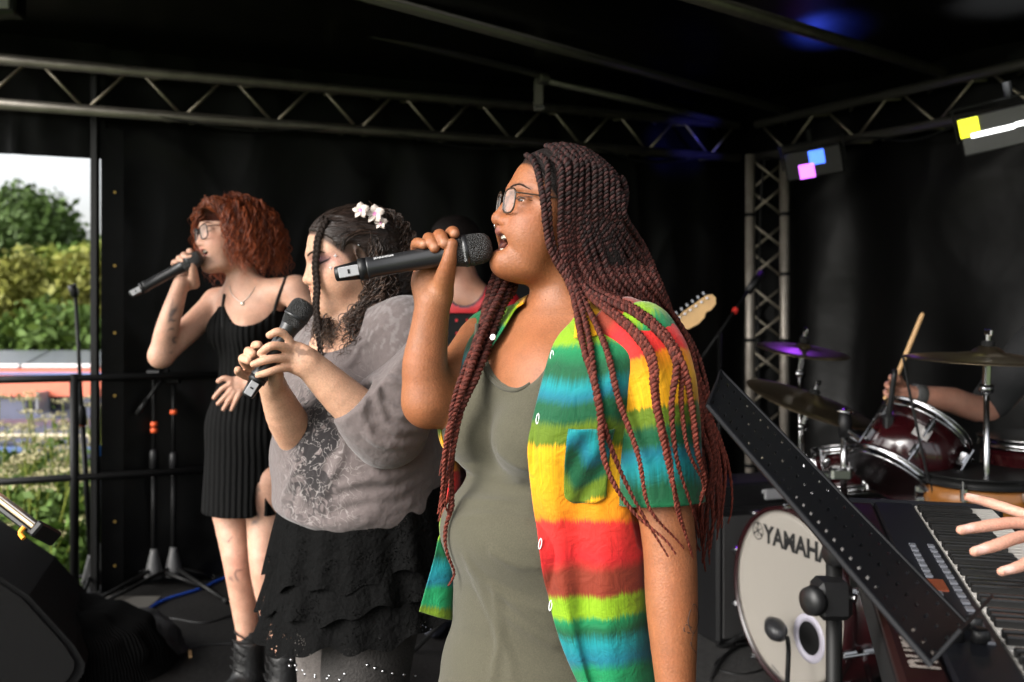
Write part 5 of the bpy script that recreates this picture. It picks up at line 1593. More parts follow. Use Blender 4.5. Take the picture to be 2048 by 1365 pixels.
# near arm hanging (her left)
sh = P(1282, 690, 1.645); el = P(1337, 1075, 1.60); wr = P(1352, 1390, 1.56)
SA.add(schain([sh, sh * 0.5 + el * 0.5, el, el * 0.55 + wr * 0.45, wr], [0.056, 0.050, 0.043, 0.041, 0.030], 16), 0.03)
hd = unit(wr - el)
palm = wr + hd * 0.05
SA.add(ell(palm, (0.022, 0.038, 0.048), axes(hd)), 0.02)
for k in range(4):
    bpt = palm + hd * 0.035 + V3(-0.01, 1, 0) * (k - 1.5) * 0.017
    SA.add(chain(finger(bpt, hd + V3(-0.05, 0, 0), (0.04, 0.025, 0.02), (0.1, 0.3, 0.3), V3(1, 0, 0)), [0.009, 0.0085, 0.008, 0.007]), 0.008)
SA.add(chain([palm + V3(-0.02, 0.02, 0), palm + V3(-0.045, 0.02, -0.035), palm + V3(-0.05, 0.015, -0.065)], [0.014, 0.011, 0.009]), 0.012)
# raised arm (her right) and the hand round the microphone
shr = P(968, 695, 1.93); elr = P(856, 805, 1.80); wrr = P(866, 606, 1.785)
SA.add(schain([shr, P(905, 770, 1.86), elr], [0.058, 0.049, 0.044], 10), 0.03)
SA.add(schain([elr, P(850, 735, 1.795), P(858, 665, 1.79), wrr], [0.043, 0.0415, 0.0345, 0.0315], 12), 0.02)
SA.add(ell(P(864, 566, 1.795), (0.038, 0.022, 0.042)), 0.02)
SA.add(schain([P(882, 590, 1.785), P(889, 558, 1.762), P(898, 522, 1.742), P(904, 489, 1.738)], [0.020, 0.0185, 0.0135, 0.0105], 10), 0.012)
for pts, r in fingA:
    SA.add(schain([P(*q) for q in pts], [r * 1.02, r * 1.0, r * 0.98, r * 0.97, r * 0.84], 12), 0.0012)
lo = np.array([-0.30, 1.45, 0.55]); hi = np.array([0.45, 2.08, 1.70])
Vb, Fb = polygonise(SA, lo, hi, 0.0044)
head_box = (HA.l(Vb)[:, 0] > -0.02) & (np.abs(HA.l(Vb)) < 0.19).all(1)
skA = (0.245, 0.090, 0.036)
def exA(L, c):
    return c
def colA(Vx):
    c = face_colour(HA, Vx, skA, (0.165, 0.058, 0.050), (0.030, 0.014, 0.008, 0.75), (0.10, 0.02, 0.02), pA, (0.012, 0.008, 0.007))
    # nails and palm a little lighter
    for pts, r in fingA:
        d = np.linalg.norm(Vx - (P(*pts[-1]) + V3(0, -0.008, 0.002)), axis=1)
        w = np.clip(1.3 - d / 0.0075, 0, 1)[:, None]; c = c * (1 - w * 0.5) + np.array([0.42, 0.22, 0.14]) * w * 0.5
    d = np.linalg.norm((Vx - P(872, 575, 1.765)) / V3(0.05, 0.03, 0.05), axis=1)
    w = np.clip(1.2 - d, 0, 1)[:, None] * 0.35; c = c * (1 - w) + np.array([0.36, 0.17, 0.08]) * w
    # small leaf tattoo on the near forearm
    return c
singer_a = thing('person', 'singer with long dark red braids, green dress and striped rainbow shirt, closest to the viewer', 'person', (TA[0], TA[1], 0.0))
# finer skin for head, neck and chest; the rest coarser: both in one body mesh
Vh, Fh = polygonise(SA, P(970, 285, 1.80) * V3(1, 0, 0) + V3(-0.005, 1.62, 1.30), V3(0.24, 1.98, 1.66), 0.0020)
zs = 1.335
kb = Vb[Fb].mean(1); kh = Vh[Fh].mean(1)
inb = lambda c: (c[:, 2] > zs) & (c[:, 0] > -0.055) & (c[:, 0] < 0.235)
Fb2 = Fb[~inb(kb) | (kb[:, 2] < zs)]
Fh2 = Fh[(kh[:, 2] > zs - 0.004)]
Vg, Fg = polygonise(SA, V3(-0.225, 1.68, 1.352), V3(-0.085, 1.87, 1.50), 0.0022)
kg = Vg[Fg].mean(1); Fg2 = Fg[kg[:, 2] > 1.361]
kb2 = Vb[Fb2].mean(1)
Fb2 = Fb2[~((kb2[:, 2] > 1.366) & (kb2[:, 0] < -0.086))]
Vb, Fb2 = compact(Vb, Fb2); Vh, Fh2 = compact(Vh, Fh2); Vg, Fg2 = compact(Vg, Fg2)
VV = np.concatenate([Vb, Vh, Vg]); FF = np.concatenate([Fb2, Fh2 + len(Vb), Fg2 + len(Vb) + len(Vh)])
part('body', (VV, FF), M['skinA'], singer_a, smooth=True, col=colA(VV))
# legs below the frame
legs = Solid()
for s in (-1, 1):
    legs.add(schain([ta(0, s * 0.09, 0.80), ta(0.02, s * 0.09, 0.45), ta(0, s * 0.09, 0.08)], [0.085, 0.055, 0.036], 10), 0.01)
    legs.add(ell(ta(0.05, s * 0.095, 0.035), (0.12, 0.045, 0.035), RA), 0.02)
Vl, Fl = polygonise(legs, (-0.3, 1.4, 0.0), (0.45, 2.2, 0.9), 0.008)
o = part('lower_legs', (Vl, Fl), M['skinA'], singer_a, smooth=True, col=np.tile(skA, (len(Vl), 1)))

# teeth and eyes
for row, (z0, rr, n) in enumerate(((-0.0655, 0.0052, 8), (-0.0935, 0.0045, 6))):
    for k in range(n):
        a = (k - (n - 1) / 2) * (0.34 if row == 0 else 0.34)
        q = HA.w(0.0685 + 0.0205 * math.cos(a), 0.0215 * math.sin(a), z0)
        part('tooth', lathe([(0.0005, -0.0048), (0.0036, -0.0040), (0.0038, 0.002), (0.0030, 0.005)], q, HA.R[:, 2], 8), M['teeth'], singer_a, smooth=True)
part('tongue', lathe([(0.001, -0.022), (0.012, -0.016), (0.015, 0.0), (0.011, 0.014), (0.001, 0.019)], HA.w(0.066, 0, -0.0905), HA.R[:, 0], 14), mat('tongue', (0.30, 0.09, 0.08), 0.35), singer_a, smooth=True)
for s in (-1, 1):
    e = part('eyeball', lathe([(0.0128 * math.sin(t), -0.0128 * math.cos(t)) for t in np.linspace(0.001, math.pi - 0.001, 14)], HA.w(0.0680, s * 0.0325, -0.002), HA.R[:, 0], 18), M['eye_white'], singer_a, smooth=True)
    part('iris', lathe([(0.0001, 0.0131), (0.003, 0.0128), (0.0056, 0.0117), (0.0057, 0.0110)], HA.w(0.0680, s * 0.0325, -0.002), HA.R @ V3(0.90, 0.40 * s, -0.08), 16), M['iris'], e, smooth=True)
face_line('eyebrow', SA, HA, [(0.014, 0.0195), (0.024, 0.0245), (0.036, 0.0245), (0.050, 0.0165)], 0.0019, M['brow_dark'], singer_a)
face_line('upper_lash', SA, HA, [(0.020, 0.0005), (0.030, 0.0030), (0.040, 0.0020), (0.050, -0.0020)], 0.0013, M['lash'], singer_a)
# ---- green jersey dress
drs = Solid()
tr2 = trunkA
drs.add(offset(tr2, 0.006), 0)
drs.add(schain([ta(-0.005, 0, 0.88), ta(0.0, 0, 0.62), ta(0.02, 0, 0.25)], [0.145, 0.200, 0.245], 6), 0.05)
drs.cut(halfspace(V3(0, 0, 1.262), (0, 0, 1)), 0.0)
drs.cut(halfspace(V3(0, 0, 0.26), (0, 0, -1)), 0.0)
# scoop neckline
nc_ = P(1026, 660, 1.66)
drs.sub(ell(nc_, (0.070, 0.16, 0.100), np.stack([V3(1, 0, 0), unit(V3(0.3, 1, 0)), V3(0, 0, 1)], 1)), 0.006)
drs0 = Solid(); drs0.it = list(drs.it)
# drawn folds where the jersey pulls
for pts, r_ in (([(932, 1118), (975, 1165), (1040, 1205), (1092, 1222)], 0.0045), ([(940, 1140), (985, 1200), (1050, 1255), (1110, 1290)], 0.0045), ([(950, 1165), (985, 1230), (1020, 1320), (1035, 1400)], 0.004),
                ([(1000, 1180), (1050, 1225), (1095, 1250)], 0.003), ([(985, 1105), (1030, 1128), (1078, 1132)], 0.003), ([(928, 1000), (985, 1006), (1060, 1016)], 0.0045), ([(925, 930), (975, 950), (1040, 958)], 0.0035), ([(915, 1040), (970, 1032), (1050, 1040)], 0.003),
                ([(1000, 905), (1035, 930), (1062, 938)], 0.003), ([(990, 1170), (1000, 1260), (985, 1360)], 0.0035)):
    q = [surf(drs0, a, b, 1.4, 2.1) for a, b in pts]
    rr = r_ * np.sin(np.linspace(0.25, math.pi - 0.25, len(q)))
    drs.add(schain(q, rr, 10), 0.014)
Vd, Fd = polygonise(drs, (-0.30, 1.45, 0.24), (0.42, 2.15, 1.28), 0.0060)
part('dress', (Vd, Fd), knitmat('olive_jersey', (0.060, 0.055, 0.036)), singer_a, smooth=True)
# dress neckline binding
edge = []
for a in np.linspace(-0.15, math.pi + 0.15, 40):
    px = 1026 - 73 * math.cos(a) * 1.0; py = 660 + 116 * max(0, math.sin(a)) + (0 if math.sin(a) > 0 else 116 * math.sin(a))
    edge.append(surf(drs0, px, py + 5, 1.4, 2.1) + V3(0, -0.002, 0))
edge = spline(np.array(edge)[::3], 60)
part('neckline_binding', tube(edge, 0.0035, 8), knitmat('olive_binding', (0.055, 0.051, 0.035)), singer_a, smooth=True)

# ---- striped shirt: woven ikat bands
def ikat(name):
    m = bpy.data.materials.new(name); m.use_nodes = True
    N = m.node_tree.nodes; L = m.node_tree.links; b = N['Principled BSDF']
    b.inputs['Roughness'].default_value = 0.75; b.inputs['Specular IOR Level'].default_value = 0.25
    b.inputs['Sheen Weight'].default_value = 0.15
    uv = N.new('ShaderNodeUVMap'); sp = N.new('ShaderNodeSeparateXYZ'); L.new(uv.outputs[0], sp.inputs[0])
    # thread jitter: depends on the across coordinate only, strongly stretched
    mp = N.new('ShaderNodeMapping'); mp.inputs['Scale'].default_value = (260, 6, 1)
    L.new(uv.outputs[0], mp.inputs[0])
    nz = N.new('ShaderNodeTexNoise'); nz.inputs['Scale'].default_value = 1.0; nz.inputs['Detail'].default_value = 3
    L.new(mp.outputs[0], nz.inputs['Vector'])
    mp2 = N.new('ShaderNodeMapping'); mp2.inputs['Scale'].default_value = (9, 5, 1)
    L.new(uv.outputs[0], mp2.inputs[0])
    nz2 = N.new('ShaderNodeTexNoise'); nz2.inputs['Scale'].default_value = 1.0; L.new(mp2.outputs[0], nz2.inputs['Vector'])
    a1 = N.new('ShaderNodeMath'); a1.operation = 'MULTIPLY_ADD'; a1.inputs[1].default_value = 0.030; L.new(nz.outputs['Fac'], a1.inputs[0])
    L.new(sp.outputs['Y'], a1.inputs[2])
    a2 = N.new('ShaderNodeMath'); a2.operation = 'MULTIPLY_ADD'; a2.inputs[1].default_value = 0.03; L.new(nz2.outputs['Fac'], a2.inputs[0]); L.new(a1.outputs[0], a2.inputs[2])
    a3 = N.new('ShaderNodeMath'); a3.operation = 'SUBTRACT'; a3.inputs[1].default_value = 0.030; L.new(a2.outputs[0], a3.inputs[0])
    cr = N.new('ShaderNodeValToRGB'); L.new(a3.outputs[0], cr.inputs[0])
    lime = (0.16, 0.29, 0.003); olive = (0.075, 0.125, 0.002); dg = (0.0, 0.060, 0.020); em = (0.0, 0.155, 0.050); cy = (0.0, 0.17, 0.185); bl = (0.0, 0.105, 0.150)
    yel = (0.62, 0.29, 0.0); org = (0.62, 0.17, 0.0); red = (0.52, 0.018, 0.012); rd2 = (0.45, 0.008, 0.010); brn = (0.16, 0.018, 0.005)
    stops = [(560, yel), (630, yel), (636, lime), (690, lime), (700, em), (735, dg), (752, dg), (775, cy), (795, bl), (812, dg), (838, dg), (852, olive), (884, olive), (893, yel), (960, yel), (1036, org), (1046, red), (1118, rd2), (1146, brn), (1190, brn),
             (1200, lime), (1234, lime), (1244, em), (1268, dg), (1290, cy), (1322, bl), (1340, em), (1385, em), (1398, olive), (1500, lime)]
    e = cr.color_ramp.elements
    while len(e) > 1: e.remove(e[-1])
    for i, (p_, c) in enumerate(stops):
        q = (p_ - 500) / 1000.0
        el_ = e[0] if i == 0 else e.new(q)
        el_.position = q; el_.color = (*c, 1)
    # fine warp variation
    mr = N.new('ShaderNodeMapRange'); mr.inputs['From Min'].default_value = 0.3; mr.inputs['From Max'].default_value = 0.7; mr.inputs['To Min'].default_value = 0.8; mr.inputs['To Max'].default_value = 1.15
    L.new(nz.outputs['Fac'], mr.inputs['Value'])
    mx = N.new('ShaderNodeMix'); mx.data_type = 'RGBA'; mx.blend_type = 'MULTIPLY'; mx.inputs['Factor'].default_value = 1
    L.new(cr.outputs[0], mx.inputs[6]); L.new(mr.outputs[0], mx.inputs[7]); L.new(mx.outputs[2], b.inputs['Base Color'])
    tc = N.new('ShaderNodeTexCoord'); n3 = N.new('ShaderNodeTexNoise'); n3.inputs['Scale'].default_value = 38; n3.inputs['Detail'].default_value = 5; n3.inputs['Distortion'].default_value = 0.8
    L.new(tc.outputs['Object'], n3.inputs['Vector'])
    bp = N.new('ShaderNodeBump'); bp.inputs['Strength'].default_value = 0.28; bp.inputs['Distance'].default_value = 0.02
    L.new(n3.outputs['Fac'], bp.inputs['Height']); L.new(bp.outputs[0], b.inputs['Normal'])
    return m
M['ikat'] = ikat('striped_ikat_cotton')
def cloth(name, C, nu, nv, parent, across=1.0, amp=0.006, seed=0, th=0.0022, gap=None, solid=None, foldf=3.0):
    """cloth sheet through control points (px, py, depth, stripe); returns the object and its grid"""
    G = bicubic(C, nu, nv)
    W = np.stack([P(*q[:3]) for q in G.reshape(-1, G.shape[2])])
    if solid is not None: W = drape(W, solid, gap)
    W = W.reshape(nu, nv, 3)
    du = np.gradient(W, axis=0); dv = np.gradient(W, axis=1)
    n = np.cross(du, dv); n /= np.linalg.norm(n, axis=2)[..., None] + 1e-9
    Q = W.reshape(-1, 3)
    f = snoise(Q * V3(1.0, 1.0, 0.45), foldf, seed, 3) + 0.7 * (1 - np.abs(snoise(Q * V3(1, 1, 0.6), foldf * 0.8, seed + 5, 2))) - 0.4
    W = W + n * (amp * f.reshape(nu, nv))[..., None]
    V, F = gridmesh(W)
    u = np.repeat(np.linspace(0, across, nu), nv)
    uv = np.stack([u, (G[..., 3].ravel() - 500) / 1000.0], 1)
    o = part(name, (V, F), M['ikat'], parent, smooth=True, uv=uv)
    return solidify(o, th), W
cols = [
    [(1148, 636, 1.700, 636), (1108, 690, 1.665, 690), (1080, 790, 1.625, 790), (1058, 890, 1.615, 890), (1064, 985, 1.625, 985), (1078, 1085, 1.630, 1085), (1096, 1190, 1.625, 1190), (1124, 1290, 1.620, 1290), (1172, 1410, 1.620, 1400)],
    [(1172, 628, 1.690, 640), (1140, 700, 1.625, 700), (1120, 790, 1.590, 790), (1100, 890, 1.585, 888), (1102, 985, 1.600, 985), (1115, 1085, 1.605, 1085), (1128, 1190, 1.600, 1190), (1150, 1290, 1.600, 1290), (1188, 1410, 1.600, 1400)],
    [(1205, 625, 1.680, 650), (1190, 700, 1.595, 705), (1178, 790, 1.570, 790), (1160, 890, 1.575, 890), (1150, 985, 1.600, 985), (1158, 1085, 1.605, 1085), (1165, 1190, 1.605, 1190), (1172, 1290, 1.605, 1290), (1198, 1410, 1.605, 1400)],
    [(1240, 632, 1.665, 655), (1235, 700, 1.580, 712), (1230, 790, 1.560, 800), (1215, 890, 1.575, 890), (1205, 985, 1.595, 985), (1210, 1085, 1.590, 1085), (1215, 1185, 1.585, 1190), (1222, 1285, 1.585, 1290), (1235, 1410, 1.585, 1400)],
    [(1275, 645, 1.650, 665), (1282, 705, 1.590, 725), (1275, 790, 1.590, 810), (1268, 890, 1.600, 890), (1262, 985, 1.605, 985), (1265, 1085, 1.605, 1085), (1270, 1180, 1.605, 1190), (1278, 1280, 1.605, 1290), (1292, 1410, 1.605, 1400)],
    [(1302, 652, 1.690, 690), (1318, 705, 1.665, 740), (1312, 790, 1.665, 810), (1308, 890, 1.665, 890), (1302, 985, 1.66, 985), (1302, 1080, 1.66, 1085), (1308, 1175, 1.66, 1190), (1314, 1275, 1.66, 1290), (1326, 1410, 1.66, 1400)],
    [(1290, 640, 1.800, 700), (1330, 700, 1.800, 750), (1335, 790, 1.81, 810), (1330, 890, 1.81, 890), (1326, 985, 1.80, 985), (1326, 1080, 1.80, 1085), (1330, 1175, 1.80, 1190), (1336, 1275, 1.80, 1290), (1344, 1400, 1.80, 1400)],
    [(1180, 615, 1.930, 730), (1225, 690, 1.960, 760), (1235, 790, 1.97, 810), (1230, 890, 1.97, 890), (1226, 985, 1.97, 985), (1226, 1080, 1.97, 1085), (1230, 1175, 1.97, 1190), (1236, 1275, 1.96, 1290), (1240, 1380, 1.96, 1400)],
    [(1060, 625, 2.010, 730), (1075, 690, 2.060, 760), (1075, 790, 2.07, 810), (1070, 890, 2.06, 890), (1066, 985, 2.05, 985), (1066, 1070, 2.05, 1085), (1068, 1160, 2.05, 1190), (1070, 1240, 2.05, 1290), (1070, 1300, 2.05, 1400)],
    [(975, 640, 1.990, 720), (950, 690, 2.020, 760), (945, 790, 2.02, 840), (945, 880, 1.97, 900), (950, 960, 1.95, 1080), (950, 1040, 1.92, 1195), (950, 1110, 1.90, 1265), (948, 1170, 1.89, 1330), (940, 1240, 1.88, 1420)],
    [(990, 630, 1.900, 690), (940, 690, 1.880, 740), (908, 790, 1.87, 840), (912, 880, 1.84, 900), (915, 960, 1.83, 1080), (912, 1040, 1.81, 1195), (908, 1110, 1.80, 1265), (902, 1170, 1.795, 1330), (898, 1240, 1.79, 1420)],
    [(1040, 606, 1.800, 640), (985, 690, 1.745, 740), (912, 775, 1.80, 830), (897, 880, 1.80, 900), (896, 960, 1.80, 1080), (882, 1040, 1.79, 1195), (868, 1110, 1.78, 1265), (852, 1170, 1.78, 1330), (838, 1222, 1.78, 1420)],
]
bodyA = Solid(); bodyA.put(trunkA, 0)
for q_, r_ in ((P(1270, 678, 1.67), 0.05), (P(985, 680, 1.95), 0.05)): bodyA.add(cone(nb_ + V3(0, 0, 0.005), q_, 0.055, r_), 0.05)
bodyA.add(cone(P(1122, 590, 1.805), nb_, 0.056, 0.066), 0.03)
bodyA.add(cone(sh, el, 0.054, 0.045), 0.03)
shirt, Wsh = cloth('shirt', cols, 170, 130, singer_a, across=1.0, amp=0.0058, seed=3, foldf=3.4, gap=0.0085, solid=bodyA)
# near sleeve, a wide short tube with a bell edge
def sleeve(name, st, nu, nv, amp, seed, squash=0.85):
    G = spline(np.array([list(P(*s[:3])) + list(s[3:]) for s in st]), nv)
    ax = np.gradient(G[:, :3], axis=0); ax /= np.linalg.norm(ax, axis=1)[:, None]
    th = np.linspace(0, 2 * math.pi, nu)
    W = np.zeros((nu, nv, 3)); Sx = np.zeros((nu, nv))
    for j in range(nv):
        x = unit(np.cross(ax[j], V3(0, -1, 0))); x = x if x[0] > 0 else -x
        y = np.cross(x, ax[j]); y = y if y[1] < 0 else -y
        W[:, j] = G[j, :3] + G[j, 3] * (np.cos(th)[:, None] * x + squash * np.sin(th)[:, None] * y)
        Sx[:, j] = G[j, 4]
    Q = W.reshape(-1, 3)
    n = (W - G[None, :, :3]); n /= np.linalg.norm(n, axis=2)[..., None]
    f = snoise(Q * V3(1, 1, 0.4), 3.5, seed, 3)
    W = W + n * (amp * f.reshape(nu, nv) * np.linspace(0.4, 1.3, nv)[None])[..., None]
    V, F = gridmesh(W)
    uv = np.stack([np.repeat(np.linspace(0, 0.5, nu), nv), (Sx.ravel() - 500) / 1000.0], 1)
    o = part(name, (V, F), M['ikat'], singer_a, smooth=True, uv=uv)
    return solidify(o, 0.0022), W
_, Wsl = sleeve('sleeve', [(1226, 645, 1.690, 0.052, 1180), (1274, 696, 1.642, 0.071, 1100), (1296, 760, 1.625, 0.074, 975), (1308, 830, 1.615, 0.070, 872), (1315, 900, 1.610, 0.069, 800), (1319, 960, 1.605, 0.068, 760), (1322, 1006, 1.602, 0.070, 725)], 72, 60, 0.006, 12)
sleeve('sleeve', [(1000, 675, 1.925, 0.050, 640), (968, 708, 1.930, 0.062, 690), (945, 735, 1.915, 0.062, 735), (922, 762, 1.890, 0.060, 770)], 60, 40, 0.006, 14)
# pocket on the near panel, standing a little proud
def on_sheet(W, u, v):
    """point and outward normal on a cloth grid at fractions u, v"""
    i = u * (W.shape[0] - 1); j = v * (W.shape[1] - 1); i0 = int(i); j0 = int(j)
    p = W[i0, j0]; n = unit(np.cross(W[min(i0 + 1, W.shape[0] - 1), j0] - W[i0, j0], W[i0, min(j0 + 1, W.shape[1] - 1)] - W[i0, j0]))
    return p, (n if n[1] < 0 else -n)
prj_ = lambda W: np.stack([CX + W[..., 0] / W[..., 1] * FPX, HY - (W[..., 2] - CAMZ) / W[..., 1] * FPX], -1)
pj = prj_(Wsh)
def near_uv(px, py):
    d = ((pj[:100] - np.array([px, py])) ** 2).sum(-1); k = np.argmin(d)
    return np.unravel_index(k, d.shape)
(ia, ja), (ib, jb) = near_uv(1138, 860), near_uv(1212, 1005)
sub = Wsh[ia:ib + 1, ja:jb + 1]
du = np.gradient(sub, axis=0); dv = np.gradient(sub, axis=1); nn = np.cross(du, dv); nn /= np.linalg.norm(nn, axis=2)[..., None]
nn = np.where(nn[..., 1:2] < 0, nn, -nn)
uu = np.linspace(0, 1, sub.shape[0])[:, None]; vv = np.linspace(0, 1, sub.shape[1])[None]
Wp = sub + nn * (0.003 + 0.005 * np.exp(-(vv / 0.15) ** 2) * np.sin(uu * math.pi) + 0.003 * np.sin(uu * 9 + vv * 7))[..., None]
Wp[..., 2] += 0.010 * np.clip((vv - 0.9) / 0.1, 0, 1) * (np.abs(uu - 0.5) * 2) ** 3
V, F = gridmesh(Wp)
st_ = 760 + 125 * vv + 14 * np.sin(uu * 5 + vv * 4)
o = part('pocket', (V, F), M['ikat'], singer_a, smooth=True, uv=np.stack([np.repeat(uu[:, 0] * 0.16, sub.shape[1]), ((st_ + 0 * uu).ravel() - 500) / 1000], 1))
solidify(o, 0.0022)
# collar lying over neck and shoulder
cc_ = [[(1046, 606, 1.790, 600), (1030, 618, 1.800, 640), (1018, 636, 1.795, 650)],
       [(1062, 588, 1.860, 580), (1040, 600, 1.880, 620), (1030, 615, 1.890, 640)],
       [(1120, 570, 1.915, 580), (1120, 580, 1.945, 600), (1120, 596, 1.955, 620)],
       [(1190, 572, 1.860, 580), (1215, 590, 1.880, 600), (1232, 612, 1.880, 620)],
       [(1192, 592, 1.770, 580), (1225, 612, 1.750, 600), (1245, 640, 1.730, 620)],
       [(1172, 612, 1.705, 580), (1190, 634, 1.672, 600), (1200, 668, 1.635, 625)],
       [(1150, 632, 1.690, 600), (1150, 655, 1.660, 610), (1148, 676, 1.640, 628)]]
cc_ = [[(a, b, d - 0.014, e) for a, b, d, e in col_] for col_ in cc_]
cloth('collar', cc_, 70, 24, singer_a, across=0.4, amp=0.002, seed=9, th=0.003)
for px, py, d in ((1103, 713, 1.62), (1074, 838, 1.6), (1081, 1083, 1.6), (1096, 1212, 1.6)):
    # stitched buttonholes
    k = np.argmin(np.linalg.norm((Wsh[:40].reshape(-1, 3) - P(px, py, 1.0) * 0)[:, [0, 2]] / np.maximum(Wsh[:40].reshape(-1, 3)[:, 1:2], 0.1) - np.array([(px - CX) / FPX, CAMZ / Wsh[0, 0, 1] * 0]) * 1.0, axis=1)) if False else None
    W_ = Wsh[:46].reshape(-1, 3); pr = np.stack([CX + W_[:, 0] / W_[:, 1] * FPX, HY - (W_[:, 2] - CAMZ) / W_[:, 1] * FPX], 1)
    i = np.argmin(((pr - np.array([px, py])) ** 2).sum(1)); q = W_[i] + V3(0, -0.004, 0)
    ring = [q + V3(0.0022 * math.cos(a) + 0.0012 * math.sin(a), 0, 0.0085 * math.sin(a)) for a in np.linspace(0, 2 * math.pi, 13)]
    part('buttonhole', tube(ring, 0.0008, 6, cap=False), M['white'], singer_a)
bq = P(986, 675, 1.722)
bt = part('button', lathe([(0.0001, 0.001), (0.004, 0.001), (0.0050, 0.0022), (0.0054, 0.0005), (0.0054, -0.001)], bq, V3(-0.55, -0.8, 0.25), 18), M['white'], singer_a, smooth=True)

# ---- glasses
M['tort'] = mat('tortoise_frame', (0.035, 0.020, 0.012), 0.3)
glasses(HA, singer_a, 0.1005, 0.0310, -0.006, 0.0205, 0.0215, 0.0017, M['tort'])
ringp = [HA.w(0.1045 + 0.004 * math.cos(a), 0.0, -0.0505 - 0.005 * math.sin(a)) for a in np.linspace(0, 6.28, 20)]
part('nose_ring', tube(ringp, 0.0009, 6, cap=False), M['chrome'], singer_a, smooth=True)

# ---- braids
cap = Solid()
cap.add(HA.E((-0.014, 0, 0.034), (0.101, 0.080, 0.080)), 0)
cap.add(schain([HA.w(-0.075, 0, 0.0), HA.w(-0.085, 0.01, -0.10), P(1235, 650, 1.93)], [0.055, 0.055, 0.050], 8), 0.04)
cap.add(schain([HA.w(-0.050, 0.040, 0.0), P(1215, 520, 1.79), P(1245, 600, 1.80)], [0.035, 0.030, 0.020], 8), 0.03)
cap.cut(lambda Q: (HA.l(Q) @ np.array([1, 0.0, -0.62])) - 0.022 + 0.0 * Q[:, 0], 0.01)
Vc, Fc = polygonise(cap, (-0.05, 1.6, 1.2), (0.35, 2.1, 1.66), 0.006)
hairA = part('hair', (Vc, Fc), M['hair_under'], singer_a, smooth=True)
clad = Solid(); clad.it = list(bodyA.it)
clad.add(schain([P(1240, 655, 1.685), P(1290, 720, 1.632), P(1318, 960, 1.605)], [0.055, 0.074, 0.074], 6), 0.02)
clad.add(HA.E((-0.010, 0, 0.030), (0.098, 0.077, 0.079)), 0.0)
clad.add(HA.E((0.030, 0, -0.055), (0.056, 0.056, 0.075)), 0.02)
def braid(path, r, seed, end_red=1.0):
    rr = np.random.default_rng(seed)
    pts, s = resample(path, 0.0027)
    if len(pts) < 12: return None
    Ln = s[-1]
    T = np.gradient(pts, axis=0); T /= np.linalg.norm(T, axis=1)[:, None]
    x = np.cross(T, np.array([0.2, 1, 0.1])); x /= np.linalg.norm(x, axis=1)[:, None]; y = np.cross(T, x)
    taper = r * np.clip(np.minimum(1.0, (Ln - s) / 0.22 * 0.62 + 0.28), 0.2, 1) * np.clip(s / 0.02 + 0.5, 0, 1)
    ph = s / (0.0150 * (0.85 + 0.3 * rr.random())) * 2 * math.pi + rr.random() * 6.28
    out, cs = [], []
    f = np.clip((s - 0.10) / 0.55, 0, 1)[:, None]
    c0 = np.array([0.010, 0.0052, 0.0048]); c1 = np.array([0.085, 0.017, 0.010]) * (0.7 + 0.5 * rr.random()) * end_red
    hl = 0.7 + 0.9 * rr.random()
    for k in range(2):
        a = ph + k * math.pi
        off = (np.cos(a)[:, None] * x + np.sin(a)[:, None] * y) * (taper * 0.86)[:, None]
        V, F = ftube(pts + off, taper * (0.98 + 0.12 * np.sin(ph * 0.37 + k)), 6)
        out.append((V, F))
        cc = (c0 * (1 - f) + c1 * f) * (1 + (0.5 if k else 0.0) * hl)
        if k: cc = cc + np.array([0.015, 0.003, 0.0025]) * hl
        cs.append(np.repeat(cc, 6, axis=0))
    V, F = merge(out)
    return V, F, np.concatenate(cs)
def lay(ctrl, seed, jit=0.004, gap=0.012, n=90, tail=None, solid=None):
    rr = np.random.default_rng(seed)
    c = np.array(ctrl, float)
    c[1:] += rr.normal(size=(len(c) - 1, 3)) * jit * np.linspace(0.4, 1.6, len(c) - 1)[:, None]
    p = spline(c, n)
    if tail: p = p[:max(12, int(n * tail))]
    w = rr.uniform(0, 6.28, 3)
    t = np.linspace(0, 1, len(p))
    p = p + np.stack([np.sin(t * 17 + w[0]), np.sin(t * 13 + w[1]), 0 * t], 1) * (0.0028 * t)[:, None]
    p = drape(p, solid or clad, gap, 5)
    for _ in range(3): p[1:-1] = 0.25 * p[:-2] + 0.5 * p[1:-1] + 0.25 * p[2:]
    return p
paths = []
lerp = lambda a, b, t: a + (b - a) * t
rr = np.random.default_rng(42)
nA = 34
dmap = {}
for W_ in (Wsh, Wsl):
    q_ = W_.reshape(-1, 3); pr_ = prj_(q_)
    for (a, b), y_ in zip((pr_ // 8).astype(int), q_[:, 1]):
        for ka in (a - 1, a, a + 1):
            for kb_ in (b - 1, b, b + 1):
                if y_ < dmap.get((ka, kb_), 9): dmap[(ka, kb_)] = y_
def lift(p, r_):
    """slide the points of a braid towards the viewer until they lie on the cloth, not in it"""
    p = p.copy(); pr = prj_(p)
    for k in range(len(p)):
        y_ = dmap.get((int(pr[k, 0] // 8), int(pr[k, 1] // 8)))
        if y_ is not None and pr[k, 1] > 620 and p[k, 1] > y_ - 1.9 * r_:
            f_ = (y_ - 1.9 * r_) / p[k, 1]
            p[k] = V3(0, 0, CAMZ) + (p[k] - V3(0, 0, CAMZ)) * f_
    for _ in range(4): p[1:-1] = 0.25 * p[:-2] + 0.5 * p[1:-1] + 0.25 * p[2:]
    return p
def over(px, py, d, gap=0.013):
    """depth of a braid at a pixel: on the cloth if it lies over it, else d"""
    if px > 1400: return d
    q = surf(clad, px, py, 1.40, 2.0, 120)
    return min(d, q[1] - gap) if q[1] < 1.69 else d
